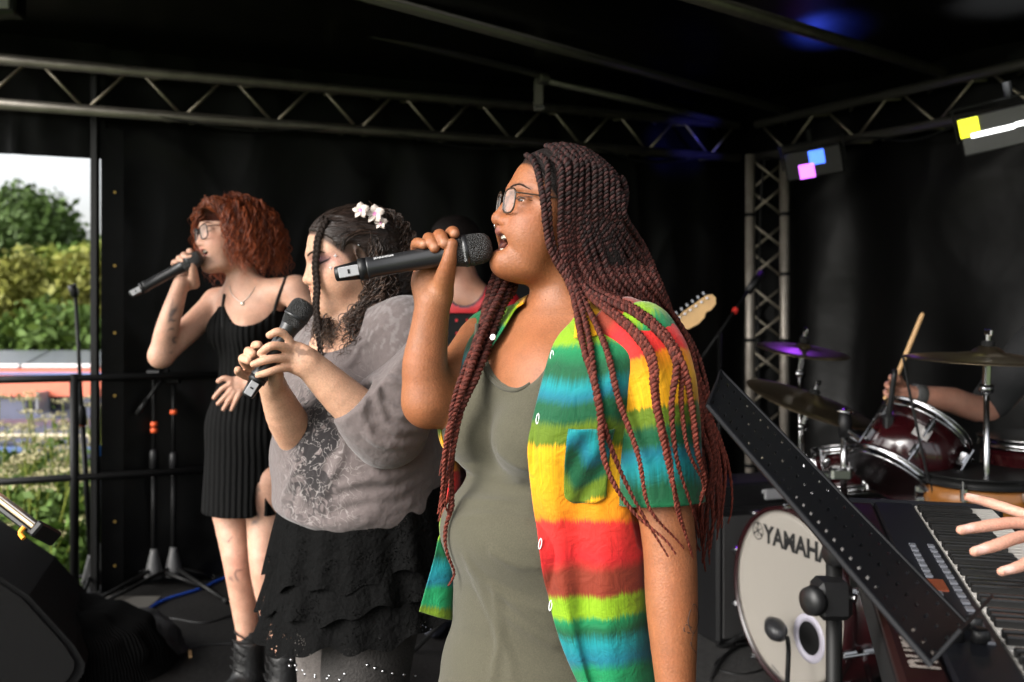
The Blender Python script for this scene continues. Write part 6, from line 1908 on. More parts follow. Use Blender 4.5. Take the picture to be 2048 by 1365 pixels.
for i in range(nA):
    t = i / (nA - 1)
    layr = i % 3
    w = t ** 0.62
    tt = 0.0 if i < 2 else t
    xl = (0.068 - 0.012 * i) if i < 2 else 0.047 - 0.136 * t
    yl = 0.006 + 0.024 * layr
    zl_ = 0.030 + 0.080 * math.sqrt(max(0.02, 1 - ((xl + 0.012) / 0.103) ** 2 - (yl / 0.082) ** 2))
    pts = [HA.w(xl, yl, zl_), HA.w(xl - 0.008 + 0.006 * t, yl + 0.038, zl_ - 0.018), HA.w((0.056 - 0.010 * i) if i < 2 else 0.031 - 0.134 * t, 0.083 + 0.004 * layr, 0.004 - 0.01 * t),
           P(lerp(1098, 1292, t) + (0 if i < 2 else 12 * (1 - t)), 500, lerp(1.700, 1.82, t)),
           P(lerp(1143, 1322, t), 575, lerp(1.690, 1.80, t) - 0.006 * layr)]
    if i < 8:
        g = (0.0, 0.08, 0.24, 0.66, 0.74, 0.90, 1.0, 1.04)[i]
        lv = ((690, 1163, 1352, 1.60, 1.66), (800, 1190, 1368, 1.57, 1.66), (920, 1224, 1386, 1.55, 1.66), (1025, 1272, 1396, 1.54, 1.66), (1100, 1335, 1400, 1.53, 1.66), (1185, 1362, 1405, 1.525, 1.66))
    else:
        g = (i - 8) / (nA - 9.0)
        lv = ((655, 1300, 1362, 1.74, 1.86), (720, 1345, 1386, 1.76, 1.86), (800, 1366, 1410, 1.735, 1.84), (920, 1388, 1440, 1.71, 1.80), (1025, 1396, 1448, 1.70, 1.78), (1100, 1396, 1436, 1.70, 1.76), (1185, 1396, 1424, 1.70, 1.74))
    for py, xa, xb, da, db in lv:
        px = lerp(xa, xb, g) + rr.normal() * 8
        pts.append(P(px, py, (over(px, py, lerp(da, db, g)) if i < 8 else lerp(da, db, g)) - 0.004 * (layr == 1) + rr.normal() * 0.004))
    br_ = 0.0031 + 0.0008 * rr.random()
    pl_ = lay(pts, 100 + i, 0.002, 0.007, tail=rr.uniform(0.78, 0.97) if t > 0.06 else 0.93)
    paths.append((lift(pl_, br_) if i < 8 else pl_, br_))
# inner ones on the near side, from lower on the head
for i in range(14):
    t = 0.25 + 0.75 * (i + 0.5) / 14
    pts = [HA.w(0.030 - 0.11 * t, 0.072, 0.035), HA.w(0.020 - 0.11 * t, 0.082, -0.01), P(lerp(1130, 1290, t), 520, lerp(1.705, 1.80, t)), P(lerp(1170, 1330, t), 605, lerp(1.70, 1.84, t)),
           P(lerp(1310, 1380, t), 680, lerp(1.80, 1.88, t)), P(lerp(1360, 1410, t), 800, lerp(1.75, 1.84, t)), P(lerp(1385, 1440, t), 930, lerp(1.73, 1.80, t)), P(lerp(1395, 1440, t), 1060, lerp(1.72, 1.78, t))]
    paths.append((lay(pts, 200 + i, 0.004, 0.009, tail=rr.uniform(0.7, 0.95)), 0.0036))
# behind the back
for i in range(14):
    t = (i + 0.5) / 14
    pts = [HA.w(-0.085, 0.03 - 0.05 * t, 0.06), HA.w(-0.112, 0.02 - 0.05 * t, 0.0), P(lerp(1270, 1215, t), 560, 1.90), P(lerp(1330, 1240, t), 720, 1.92), P(lerp(1400, 1290, t), 900, 1.90), P(lerp(1425, 1330, t), 1050, 1.86), P(lerp(1430, 1350, t), 1130, 1.84)]
    paths.append((lay(pts, 300 + i, 0.006, 0.02, tail=rr.uniform(0.75, 1.0)), 0.0040))
# far side, falling in front of the other shoulder
far = [[(1012, 560), (975, 640), (942, 730), (908, 830), (890, 930), (884, 1010), (882, 1045)], [(1016, 560), (985, 630), (952, 720), (920, 830), (900, 920), (890, 1000), (900, 1040)],
       [(1022, 565), (1000, 620), (968, 700), (925, 800), (905, 900), (903, 980), (905, 1060), (903, 1110), (910, 1150), (900, 1172)], [(1005, 520), (985, 570), (960, 660), (930, 750), (898, 860), (880, 950), (876, 1030)],
       [(1018, 575), (992, 650), (950, 750), (915, 850), (900, 950), (895, 1030)], [(1030, 570), (1010, 610), (985, 660), (960, 730), (930, 800)], [(1008, 540), (980, 600), (945, 700), (905, 810), (887, 890), (880, 960)]]
for i, f in enumerate(far):
    dd = 1.80 + 0.012 * (i % 3)
    pts = [HA.w(0.03, -0.07, 0.05), HA.w(0.035, -0.080, -0.03)] + [P(a, b, dd - 0.10 * min(1, max(0, (b - 560) / 200))) for a, b in f]
    solid_far = clad
    paths.append((lay(pts, 400 + i, 0.0015, 0.014, n=110, solid=bodyA), 0.0040))
for i, (pth, r_) in enumerate(paths):
    b = braid(pth, r_, 500 + i)
    if b is None: continue
    part('braid', b[:2], M['braid'], hairA, smooth=True, col=b[2])

# ---- microphone
microphone('black wireless microphone held to the mouth of the braided singer', P(670, 549, 1.745), P(984, 493, 1.765), 1.05)

# fine leaf tattoo on the near forearm
for pts in ([(1384, 1268), (1376, 1240), (1388, 1208), (1398, 1236), (1386, 1268), (1388, 1212)], [(1386, 1268), (1382, 1290), (1392, 1306)], [(1384, 1256), (1372, 1250), (1368, 1262), (1384, 1268)]):
    q = [surf(SA, a, b, 1.3, 1.9) + V3(0, -0.0003, 0) for a, b, _ in spline(np.array([(a, b, 0) for a, b in pts], float), 22)]
    part('tattoo_line', tube(q, 0.0007, 5), mat('tattoo_ink', (0.03, 0.02, 0.018), 0.7), singer_a, smooth=True)
# ================================================================ middle singer: grey sweatshirt, lace skirt, dark curls
DB = 2.40
M['skinB'] = skinmat('skin_olive', sss=0.12, rough=0.5)
HB = Head(P(691, 512, DB), R(25), R(-13), R(0), 1.0)
pB = dict(jaw=0.0, cheek=1.12, chin=0.0, under=0.024, nose=1.0, eye_open=0.0, lip_u=-0.060, lip_l=-0.074, corner_z=-0.068, corner_x=0.078, lip=1.0, ears=1, lash=0.95, lash_z=-0.0075)
SB = build_head(HB, pB)
fB = unit(V3(-0.82, -0.57, 0)); lB = V3(-fB[1], fB[0], 0) * 1.0
lB = np.cross(V3(0, 0, 1), fB); RB = np.stack([fB, lB, V3(0, 0, 1)], 1)
TB = V3(-0.345, 2.43, 0)
def tb(f, l, z): return TB + fB * f + lB * l + V3(0, 0, z)
nbB = P(728, 690, 2.43)
SB.add(schain([HB.w(-0.022, 0, -0.05), P(722, 640, 2.42), nbB], [0.054, 0.056, 0.075], 6), 0.025)
SB.add(ell(tb(0.03, 0, 1.19), (0.13, 0.18, 0.14), RB), 0.06)
shB = P(812, 672, 2.28); elB = P(772, 862, 2.20); wrB = P(618, 728, 2.13)
SB.add(schain([elB, elB * 0.5 + wrB * 0.5 + V3(0, 0, -0.008), wrB], [0.052, 0.046, 0.032], 8), 0.02)
# left hand, back to the viewer, fingers over the microphone
SB.add(ell(P(590, 715, 2.115), (0.040, 0.016, 0.034), roty(0.25)), 0.02)
handB = [([(583, 693, 2.11), (572, 672, 2.10), (556, 664, 2.09), (539, 671, 2.088)], 0.0092),
         ([(580, 702, 2.105), (558, 692, 2.085), (538, 694, 2.075), (521, 707, 2.085)], 0.0092),
         ([(578, 718, 2.105), (552, 717, 2.085), (530, 721, 2.078), (507, 729, 2.080)], 0.0090),
         ([(580, 735, 2.108), (558, 738, 2.09), (538, 745, 2.08), (516, 751, 2.078)], 0.0084)]
for pts, r_ in handB:
    SB.add(schain([P(*q) for q in pts], [r_ * 1.15, r_ * 1.02, r_, r_ * 0.85], 9), 0.005)
# right hand on the far side
SB.add(schain([P(598, 880, 2.30), P(572, 835, 2.24), P(548, 780, 2.18)], [0.046, 0.043, 0.031], 8), 0.02)
SB.add(ell(P(540, 752, 2.165), (0.026, 0.022, 0.036), roty(-0.4)), 0.02)
SB.add(schain([P(550, 768, 2.15), P(553, 745, 2.125), P(548, 725, 2.12)], [0.018, 0.015, 0.011], 6), 0.01)
handB2 = [([(535, 735, 2.165), (520, 712, 2.155), (510, 692, 2.13), (518, 690, 2.108)], 0.0092), ([(528, 742, 2.165), (505, 722, 2.15), (496, 703, 2.12), (506, 708, 2.10)], 0.0096),
          ([(525, 752, 2.165), (498, 738, 2.15), (485, 718, 2.12), (497, 722, 2.10)], 0.0096), ([(525, 760, 2.165), (500, 756, 2.15), (478, 745, 2.12), (476, 740, 2.10)], 0.0086)]
for pts, r_ in handB2:
    SB.add(schain([P(*q) for q in pts], [r_, r_, r_, r_ * 0.9], 8), 0.004)
singer_b = thing('person', 'singer with dark curls, grey printed sweatshirt and black lace skirt, in the middle', 'person', (TB[0], TB[1], 0.0))
Vb, Fb = polygonise(SB, (-0.72, 1.98, 1.02), (-0.08, 2.62, 1.62), 0.0032)
skB = (0.53, 0.305, 0.200)
def exB(L, c):
    x, y, z = L.T
    ay = np.abs(y)
    def bl(w, col):
        nonlocal c
        w = np.clip(w, 0, 1)[:, None]; c = c * (1 - w) + np.asarray(col) * w
    # violet eye shadow winged to the temple, dark liner wing, pink cheek
    bl(0.9 * np.exp(-(((z - 0.005) / 0.012) ** 2 + ((ay - 0.037) / 0.018) ** 2)) * (x > 0.04), (0.16, 0.035, 0.13))
    bl(0.9 * np.exp(-((z - (-0.003 + 0.45 * (ay - 0.045))) / 0.0028) ** 2) * (ay > 0.040) * (ay < 0.060) * (x > 0.035), (0.02, 0.01, 0.02))
    bl(0.45 * np.exp(-(((x - 0.045) / 0.025) ** 2 + ((z + 0.006) / 0.020) ** 2)) * (ay > 0.045), (0.70, 0.36, 0.33))
    return c
cB = face_colour(HB, Vb, skB, (0.36, 0.13, 0.10), (0.030, 0.015, 0.010, 0.9), None, pB, (0.030, 0.016, 0.010), None, exB)
# lettering-like tattoo on the back of the left hand
q = Vb - P(604, 705, 2.09); w = np.exp(-((q[:, 0] / 0.022) ** 2 + (q[:, 2] / 0.020) ** 2) ** 2) * (Vb[:, 1] < 2.13)
pat = (snoise(Vb * V3(1, 0.3, 1), 55, 77, 2) > 0.12)
cB = cB * (1 - 0.55 * (w * pat)[:, None])
part('body', (Vb, Fb), M['skinB'], singer_b, smooth=True, col=cB)
face_line('eyebrow', SB, HB, [(0.013, 0.0185), (0.026, 0.0240), (0.040, 0.0250), (0.056, 0.0175)], 0.0023, M['brow_dark'], singer_b)
face_line('eyeliner', SB, HB, [(0.018, -0.0070), (0.030, -0.0095), (0.042, -0.0075), (0.052, -0.0005), (0.062, 0.0070)], 0.0020, M['lash'], singer_b, taper=0.2)
# star shaped face gems
for (px, py) in ((671, 512), (662, 536)):
    g = surf(SB, px, py, 2.2, 2.5) + V3(0, -0.002, 0)
    st = []
    for k in range(8):
        a = k * math.pi / 4; r_ = 0.0058 if k % 2 == 0 else 0.0018
        st.append(g + V3(r_ * math.cos(a), -0.001, r_ * math.sin(a)))
    part('face_gem', (np.array(st + [g + V3(0, -0.003, 0)]), [(k, (k + 1) % 8, 8) for k in range(8)]), M['white'], singer_b)
ringp = [HB.w(0.103 + 0.0035 * math.cos(a), 0.0, -0.050 - 0.005 * math.sin(a)) for a in np.linspace(0, 6.28, 16)]
part('nose_ring', tube(ringp, 0.0010, 6, cap=False), M['chrome'], singer_b, smooth=True)
part('ear_stud', lathe([(0.0005, -0.003), (0.003, -0.002), (0.003, 0.002), (0.0005, 0.003)], HB.w(-0.014, 0.080, 0.018), HB.R[:, 1], 8), M['chrome'], singer_b)

# ---- sweatshirt
sw = Solid()
sw.add(ell(tb(0.01, 0, 1.15), (0.165, 0.215, 0.19), RB), 0)
sw.add(ell(tb(0.035, 0, 0.985), (0.205, 0.235, 0.19), RB), 0.08)
sw.add(ell(tb(0.03, 0, 0.875), (0.198, 0.232, 0.085), RB), 0.05)
sw.add(chain([P(720, 668, 2.46), shB], [0.070, 0.080]), 0.06)
sw.add(chain([P(720, 668, 2.46), P(655, 690, 2.55)], [0.070, 0.075]), 0.06)
sw.add(schain([shB, P(812, 740, 2.25)], [0.086, 0.070], 4), 0.04)
cuff = P(716, 800, 2.160)
slv = Solid()
slv.add(schain([shB, P(806, 770, 2.20), elB + V3(0.01, 0, 0.01)], [0.090, 0.088, 0.082], 8), 0)
slv.add(schain([elB, P(745, 838, 2.175), cuff], [0.080, 0.076, 0.066], 6), 0.03)
slv0 = Solid(); slv0.it = list(slv.it)
sw.add(schain([P(655, 690, 2.55), P(610, 800, 2.42), P(598, 860, 2.32)], [0.080, 0.070, 0.06], 6), 0.03)
sw0 = Solid(); sw0.it = list(sw.it)
def ridge(S0, S1, pts, r_, k=0.016, d0=1.9, d1=2.8, sgn=1):
    q = [surf(S0, a, b, d0, d1) for a, b in pts]
    rr_ = r_ * np.sin(np.linspace(0.3, math.pi - 0.3, len(q)))
    (S1.add if sgn > 0 else S1.sub)(schain(q, rr_, 8), k)
for pts, r_ in (([(575, 1030), (640, 1050), (740, 1022), (860, 965)], 0.010), ([(572, 1052), (620, 1068), (720, 1045), (820, 1005)], 0.009), ([(640, 1020), (700, 1000), (790, 985), (865, 940)], 0.009), ([(655, 985), (720, 960), (800, 950), (865, 905)], 0.008),
                ([(690, 880), (675, 930), (640, 1000)], 0.007), ([(610, 880), (590, 950), (566, 1000)], 0.007), ([(730, 900), (760, 950), (790, 965)], 0.007), ([(780, 905), (800, 930), (860, 930)], 0.007),
                ([(700, 700), (740, 680), (770, 650)], 0.004), ([(650, 720), (690, 735), (720, 700)], 0.005)):
    ridge(sw0, sw, pts, r_)
for pts, r_ in (([(712, 748), (745, 772), (768, 835)], 0.011), ([(722, 742), (780, 762), (835, 772)], 0.010), ([(745, 722), (790, 736), (845, 738)], 0.007), ([(705, 790), (722, 812), (730, 872)], 0.009),
                ([(735, 852), (748, 878), (795, 890), (850, 880)], 0.010), ([(760, 842), (800, 862), (860, 850)], 0.009), ([(775, 808), (810, 830), (865, 815)], 0.008), ([(790, 690), (800, 720), (850, 700)], 0.006)):
    ridge(slv0, slv, pts, r_ * 1.25, k=0.009)
cd = unit(wrB - elB)
cx, cy, cz = frame(cd)
rg = [cuff + 0.060 * (math.cos(a) * cx + math.sin(a) * cy) for a in np.linspace(0, 2 * math.pi, 15)]
# neck opening, wide
sw.sub(ell(P(672, 652, 2.36), (0.085, 0.16, 0.062), roty(-0.15)), 0.012)
sw.sub(ell(P(722, 640, 2.43), (0.075, 0.085, 0.09)), 0.02)
# forearm hole
slv.cut(halfspace(cuff + cd * 0.004, cd), 0.004)
slv.sub(cone(cuff - cd * 0.035, cuff + cd * 0.10, 0.046, 0.062), 0.006)
slv.add(chain(rg, np.full(15, 0.010)), 0.006)
slv.add(chain([q_ - cd * 0.020 for q_ in rg], np.full(15, 0.011)), 0.004)          # rolled cuff
# slanting hem, higher at the back
hemn = unit(V3(-0.32, -0.1, -1.0))
sw.cut(halfspace(P(640, 1070, 2.25), hemn), 0.012)
Vs, Fs = polygonise(sw, (-0.74, 1.95, 0.72), (0.02, 2.78, 1.42), 0.0046)
Vs, Fs = largest(Vs, Fs); Vs = relax(Vs, Fs, 1, 0.5)
gB = np.tile(np.array([0.120, 0.098, 0.095]), (len(Vs), 1))
prj = np.stack([CX + Vs[:, 0] / Vs[:, 1] * FPX, HY - (Vs[:, 2] - CAMZ) / Vs[:, 1] * FPX], 1)
front = (vnormals(Vs, Fs) @ fB > -0.1)
loc = RB.T @ (Vs - TB).T
pu, pv = loc[1], loc[2]                       # across the chest, height
W2 = np.stack([prj[:, 0] / 830, prj[:, 1] / 830, 0 * pu], 1)
wr1 = W2 + 0.012 * np.stack([snoise(W2, 9, 1, 1), snoise(W2, 9, 2, 1), 0 * pu], 1)
swl = np.abs(snoise(wr1, 13, 4, 2))
qa = (prj[:, 0] - 632 + 0.10 * (prj[:, 1] - 900)) ; qb = prj[:, 1] - 905
core = np.exp(-(np.abs(qa) / 50) ** 4 - (np.abs(qb) / 140) ** 6) * front
ring2 = np.exp(-(np.abs(qa - 15) / 85) ** 6 - (np.abs(qb) / 165) ** 8) * front
lace = front * np.clip((pv - 1.235) / 0.02, 0, 1)
gB = gB + (lace * (snoise(Vs, 40, 51, 2) > 0.25))[:, None] * 0.04
M['sweat'] = mat('grey_sweatshirt', (0.2, 0.17, 0.165), 0.9, attr='Col', var=0.10, vscale=90, bump=0.35, bscale=55, sheen=0.2, spec=0.15)
def printed():
    """faded scroll print: masks are stored per vertex, the scrolls come from sharp procedural bands"""
    m = M['sweat'].copy(); m.name = 'printed_sweatshirt'
    N = m.node_tree.nodes; L = m.node_tree.links; b = N['Principled BSDF']
    src = b.inputs['Base Color'].links[0].from_socket
    at = N.new('ShaderNodeAttribute'); at.attribute_name = 'Print'
    sx = N.new('ShaderNodeSeparateColor'); L.new(at.outputs['Color'], sx.inputs[0])
    tc = N.new('ShaderNodeTexCoord')
    def band(scale, dist, lo, hi, inv=False):
        n = N.new('ShaderNodeTexNoise'); n.inputs['Scale'].default_value = scale; n.inputs['Detail'].default_value = 1.5; n.inputs['Distortion'].default_value = dist
        L.new(tc.outputs['Object'], n.inputs['Vector'])
        a = N.new('ShaderNodeMath'); a.operation = 'SUBTRACT'; a.inputs[1].default_value = 0.5; L.new(n.outputs['Fac'], a.inputs[0])
        c = N.new('ShaderNodeMath'); c.operation = 'ABSOLUTE'; L.new(a.outputs[0], c.inputs[0])
        r = N.new('ShaderNodeMapRange'); r.inputs['From Min'].default_value = lo; r.inputs['From Max'].default_value = hi; r.inputs['To Min'].default_value = 1; r.inputs['To Max'].default_value = 0
        L.new(c.outputs[0], r.inputs['Value']); return r.outputs[0]
    def mul(p, q):
        k = N.new('ShaderNodeMath'); k.operation = 'MULTIPLY'; L.new(p, k.inputs[0]); L.new(q, k.inputs[1]); return k.outputs[0]
    dark = N.new('ShaderNodeMath'); dark.operation = 'MAXIMUM'
    L.new(mul(sx.outputs[0], band(20, 1.6, 0.055, 0.075)), dark.inputs[0]); L.new(mul(sx.outputs[2], band(26, 1.2, 0.13, 0.16)), dark.inputs[1])
    m1 = N.new('ShaderNodeMix'); m1.data_type = 'RGBA'; m1.inputs[7].default_value = (0.012, 0.011, 0.012, 1)
    L.new(dark.outputs[0], m1.inputs['Factor']); L.new(src, m1.inputs[6])
    m2 = N.new('ShaderNodeMix'); m2.data_type = 'RGBA'; m2.inputs[7].default_value = (0.30, 0.27, 0.26, 1)
    L.new(mul(sx.outputs[1], band(24, 2.2, 0.012, 0.022)), m2.inputs['Factor']); L.new(m1.outputs[2], m2.inputs[6]); L.new(m2.outputs[2], b.inputs['Base Color'])
    return m
swo = part('sweatshirt', (Vs, Fs), printed(), singer_b, smooth=True, col=gB)
pa_ = swo.data.color_attributes.new('Print', 'FLOAT_COLOR', 'POINT')
spine = np.clip(np.exp(-(np.abs(qa) / 20) ** 4 - (np.abs(qb + 10) / 120) ** 6) + np.exp(-((qb + 25) / 20) ** 4 - (np.abs(qa) / 44) ** 6) + np.exp(-((np.hypot(qa, qb + 25) - 34) / 10) ** 2), 0, 1) * front
pc4 = np.ones((len(Vs), 4), np.float32); pc4[:, 0] = core * 0.9; pc4[:, 1] = np.clip(ring2, 0, 1) * 0.5; pc4[:, 2] = spine * 0.95
pa_.data.foreach_set('color', pc4.ravel())
Vq, Fq = polygonise(slv, (-0.46, 1.98, 0.95), (-0.08, 2.45, 1.42), 0.0046)
part('sleeve', (Vq, Fq), M['sweat'], singer_b, smooth=True, col=np.tile(np.array([0.120, 0.098, 0.095]), (len(Vq), 1)))

# ---- lace skirt in three ruffled tiers over studded jeans
def lacemat():
    m = mat('black_lace', (0.0035, 0.0035, 0.0035), 0.88, spec=0.05, bump=0.8, bscale=70)
    N = m.node_tree.nodes; L = m.node_tree.links
    tc = N.new('ShaderNodeTexCoord'); v = N.new('ShaderNodeTexVoronoi'); v.inputs['Scale'].default_value = 170
    L.new(tc.outputs['Object'], v.inputs['Vector'])
    n2 = N.new('ShaderNodeTexNoise'); n2.inputs['Scale'].default_value = 26; L.new(tc.outputs['Object'], n2.inputs['Vector'])
    g1 = N.new('ShaderNodeMath'); g1.operation = 'LESS_THAN'; g1.inputs[1].default_value = 0.30; L.new(v.outputs['Distance'], g1.inputs[0])
    g2 = N.new('ShaderNodeMath'); g2.operation = 'GREATER_THAN'; g2.inputs[1].default_value = 0.56; L.new(n2.outputs['Fac'], g2.inputs[0])
    mu = N.new('ShaderNodeMath'); mu.operation = 'MULTIPLY'; L.new(g1.outputs[0], mu.inputs[0]); L.new(g2.outputs[0], mu.inputs[1])
    iv = N.new('ShaderNodeMath'); iv.operation = 'SUBTRACT'; iv.inputs[0].default_value = 1.0; L.new(mu.outputs[0], iv.inputs[1])
    L.new(iv.outputs[0], N['Principled BSDF'].inputs['Alpha'])
    return m
M['lace'] = lacemat()
def tier(z0, z1, a0, a1, seed, tilt=0.16, fl=0.032, wob=0.009, n=300):
    r = np.random.default_rng(seed)
    ph = r.uniform(0, 6.28, 6)
    def fn(u, v):
        th = u * 2 * math.pi
        f = np.cos(th); l = np.sin(th)
        ruf = sum(np.sin(th * k + ph[i]) / (1 + 0.12 * i) for i, k in enumerate((9, 14, 21, 5))) / 3
        rad = a0 + (a1 - a0) * v + fl * ruf * v ** 0.8 * 0.55
        z = z0 + (z1 - z0) * v + wob * np.sin(th * 6 + ph[4]) * v + wob * 0.7 * np.sin(th * 17 + ph[5]) * v ** 3
        q = TB[None] + fB[None] * (0.02 + rad * 0.90 * f)[:, None] + lB[None] * (rad * l)[:, None]
        q[:, 2] = z + tilt * (q[:, 0] - TB[0])
        return q
    V, F, UV = grid(fn, n, 26)
    return V, F
for z0, z1, a0, a1, s in ((0.90, 0.735, 0.222, 0.256, 1), (0.80, 0.672, 0.226, 0.268, 2), (0.74, 0.600, 0.226, 0.280, 3)):
    o = part('skirt_tier', tier(z0, z1, a0, a1, 40 + s), M['lace'], singer_b, smooth=True)
part('skirt_lining', tier(0.88, 0.62, 0.205, 0.235, 47, fl=0.015), M['black_matte'], singer_b, smooth=True)
jn = Solid()
for s in (-1, 1):
    off = 0.02 if s > 0 else -0.01
    jn.add(schain([tb(0.0, s * 0.105, 0.85), tb(0.05 + off, s * 0.110, 0.46), tb(0.0, s * 0.105, 0.08)], [0.125, 0.100, 0.070], 10), 0.01)
    jn.add(ell(tb(0.06, s * 0.11, 0.05), (0.13, 0.05, 0.05), RB), 0.02)
Vj, Fj = polygonise(jn, (-0.8, 1.95, 0.0), (0.05, 2.9, 0.95), 0.007)
cj = np.tile(np.array([0.085, 0.074, 0.068]), (len(Vj), 1))
cj *= (1 + 0.25 * snoise(Vj, 4, 3, 3))[:, None]
lj = RB.T @ (Vj - TB).T
cj[lj[1] > 0.0] *= 0.22                      # the darker patched leg
part('jeans', (Vj, Fj), mat('grey_denim', (0.06, 0.05, 0.045), 0.85, attr='Col', var=0.2, vscale=120, bump=0.4, bscale=160), singer_b, smooth=True, col=cj)
studs = []
for row in (((583, 1320), (600, 1338), (640, 1352), (690, 1348)), ((730, 1265), (790, 1240), (850, 1245)), ((735, 1330), (775, 1345), (830, 1352)), ((760, 1275), (800, 1268), (845, 1255)), ((580, 1332), (620, 1352), (680, 1360))):
    pts = spline(np.array([(a, b, 0) for a, b in row], float), 6)
    for a, b, _ in pts:
        q = surf(jn, a, b, 2.0, 2.8)
        part('stud', lathe([(0.0045, -0.001), (0.0040, 0.002), (0.0015, 0.004)], q, V3(-0.4, -1, 0.1), 8), M['chrome'], singer_b, smooth=True)

# ---- hair
M['hairB'] = mat('dark_brown_curls', (0.03, 0.015, 0.010), 0.42, attr='Col', spec=0.45)
capB = Solid()
capB.add(HB.E((-0.016, 0, 0.034), (0.104, 0.081, 0.084)), 0)
capB.add(HB.E((-0.075, 0, 0.035), (0.060, 0.065, 0.065)), 0.03)
capB.add(schain([HB.w(-0.07, 0.0, 0.0), HB.w(-0.095, 0.0, -0.09), P(775, 640, 2.45)], [0.070, 0.070, 0.055], 6), 0.04)
capB.sub(HB.E((0.10, 0, -0.035), (0.108, 0.13, 0.112)), 0.008)
capB.sub(HB.E((0.005, 0.085, -0.045), (0.034, 0.035, 0.075)), 0.01)
capB.sub(HB.E((0.005, -0.085, -0.045), (0.034, 0.035, 0.075)), 0.01)
Vc, Fc = polygonise(capB, (-0.55, 2.2, 1.2), (-0.15, 2.65, 1.63), 0.005)
hmat = mat('dark_brown_hair', (0.018, 0.010, 0.007), 0.45, spec=0.4, bump=0.9, bscale=70, stretch=(0.35, 1, 1.6), var=0.5, vscale=60)
hairB = part('hair', (Vc, Fc), hmat, singer_b, smooth=True)
gd = []
for (x0, y0, d0), pts in (((-0.05, 0.078, 0.02), [(758, 570, 2.345), (735, 640, 2.32), (715, 690, 2.27), (700, 712, 2.25)]), ((-0.05, 0.075, 0.02), [(765, 570, 2.36), (760, 640, 2.34), (745, 690, 2.28), (725, 715, 2.26)]),
                          ((-0.07, 0.06, 0.02), [(785, 570, 2.38), (785, 640, 2.37), (775, 680, 2.33)]), ((-0.09, 0.04, 0.03), [(805, 540, 2.42), (815, 600, 2.43), (815, 660, 2.43)]), ((-0.10, 0.0, 0.05), [(800, 480, 2.45), (822, 560, 2.47), (828, 630, 2.48)]),
                          ((-0.045, 0.075, -0.03), [(738, 600, 2.35), (705, 645, 2.31), (690, 690, 2.26)]), ((-0.08, 0.03, 0.09), [(790, 450, 2.42), (820, 520, 2.43), (825, 610, 2.44)])):
    gd.append([HB.w(x0, y0, d0)] + [P(*q) for q in pts])
V, F, C_ = curls(gd, 560, 5, 0.016, 0.0070, 0.030, 0.0014, (0.012, 0.007, 0.005), (0.060, 0.032, 0.020))
part('curls', (V, F), M['hairB'], hairB, smooth=True, col=C_)
gd = [[HB.w(0.02, -0.078, 0.0), P(655, 600, 2.46), P(648, 650, 2.36), P(655, 700, 2.26)], [HB.w(0.0, -0.078, 0.0), P(670, 620, 2.46), P(665, 665, 2.34), P(672, 700, 2.27)]]
V, F, C_ = curls(gd, 110, 6, 0.012, 0.0075, 0.030, 0.0014, (0.015, 0.009, 0.006), (0.08, 0.045, 0.028))
part('curls', (V, F), M['hairB'], hairB, smooth=True, col=C_)
# hair drawn back from the brow
gd = []
for k in range(9):
    a = k / 8
    gd.append([HB.w(0.062 - 0.035 * a, 0.02 + 0.052 * a, 0.072 - 0.055 * a), HB.w(0.03 - 0.02 * a, 0.035 + 0.042 * a, 0.100 - 0.055 * a), HB.w(-0.04, 0.03 + 0.045 * a, 0.108 - 0.06 * a), HB.w(-0.10, 0.02 + 0.03 * a, 0.085 - 0.05 * a)])
V, F, C_ = curls(gd, 260, 8, 0.005, 0.0016, 0.05, 0.0011, (0.012, 0.007, 0.005), (0.045, 0.025, 0.016), sides=3, step=0.008)
part('drawn_back_strands', (V, F), M['hairB'], hairB, smooth=True, col=C_)
# thick loose braid hanging before the face
bp_ = spline([HB.w(0.040, 0.050, 0.095), P(637, 475, 2.325), P(633, 505, 2.318), P(631, 535, 2.318), P(634, 575, 2.318), P(632, 615, 2.31), P(637, 660, 2.30), P(642, 712, 2.29)], 80)
pts, s = resample(bp_, 0.003)
T = np.gradient(pts, axis=0); T /= np.linalg.norm(T, axis=1)[:, None]
xx = np.cross(T, V3(0.2, 1, 0.1)); xx /= np.linalg.norm(xx, axis=1)[:, None]; yy_ = np.cross(T, xx)
out, cs = [], []
for k in range(3):
    a = s / 0.036 * 6.283 + k * 2.094
    q = pts + xx * (np.sin(a) * 0.0050)[:, None] + yy_ * (np.sin(2 * a) * 0.0030)[:, None]
    V, F = ftube(q, 0.0046 * np.clip(np.minimum(1, (s[-1] - s) / 0.1 + 0.45), 0, 1), 8); out.append((V, F)); cs.append(np.tile([0.016, 0.0095, 0.007], (len(V), 1)))
V, F = merge(out)
part('front_braid', (V, F), M['braid'], hairB, smooth=True, col=np.concatenate(cs))
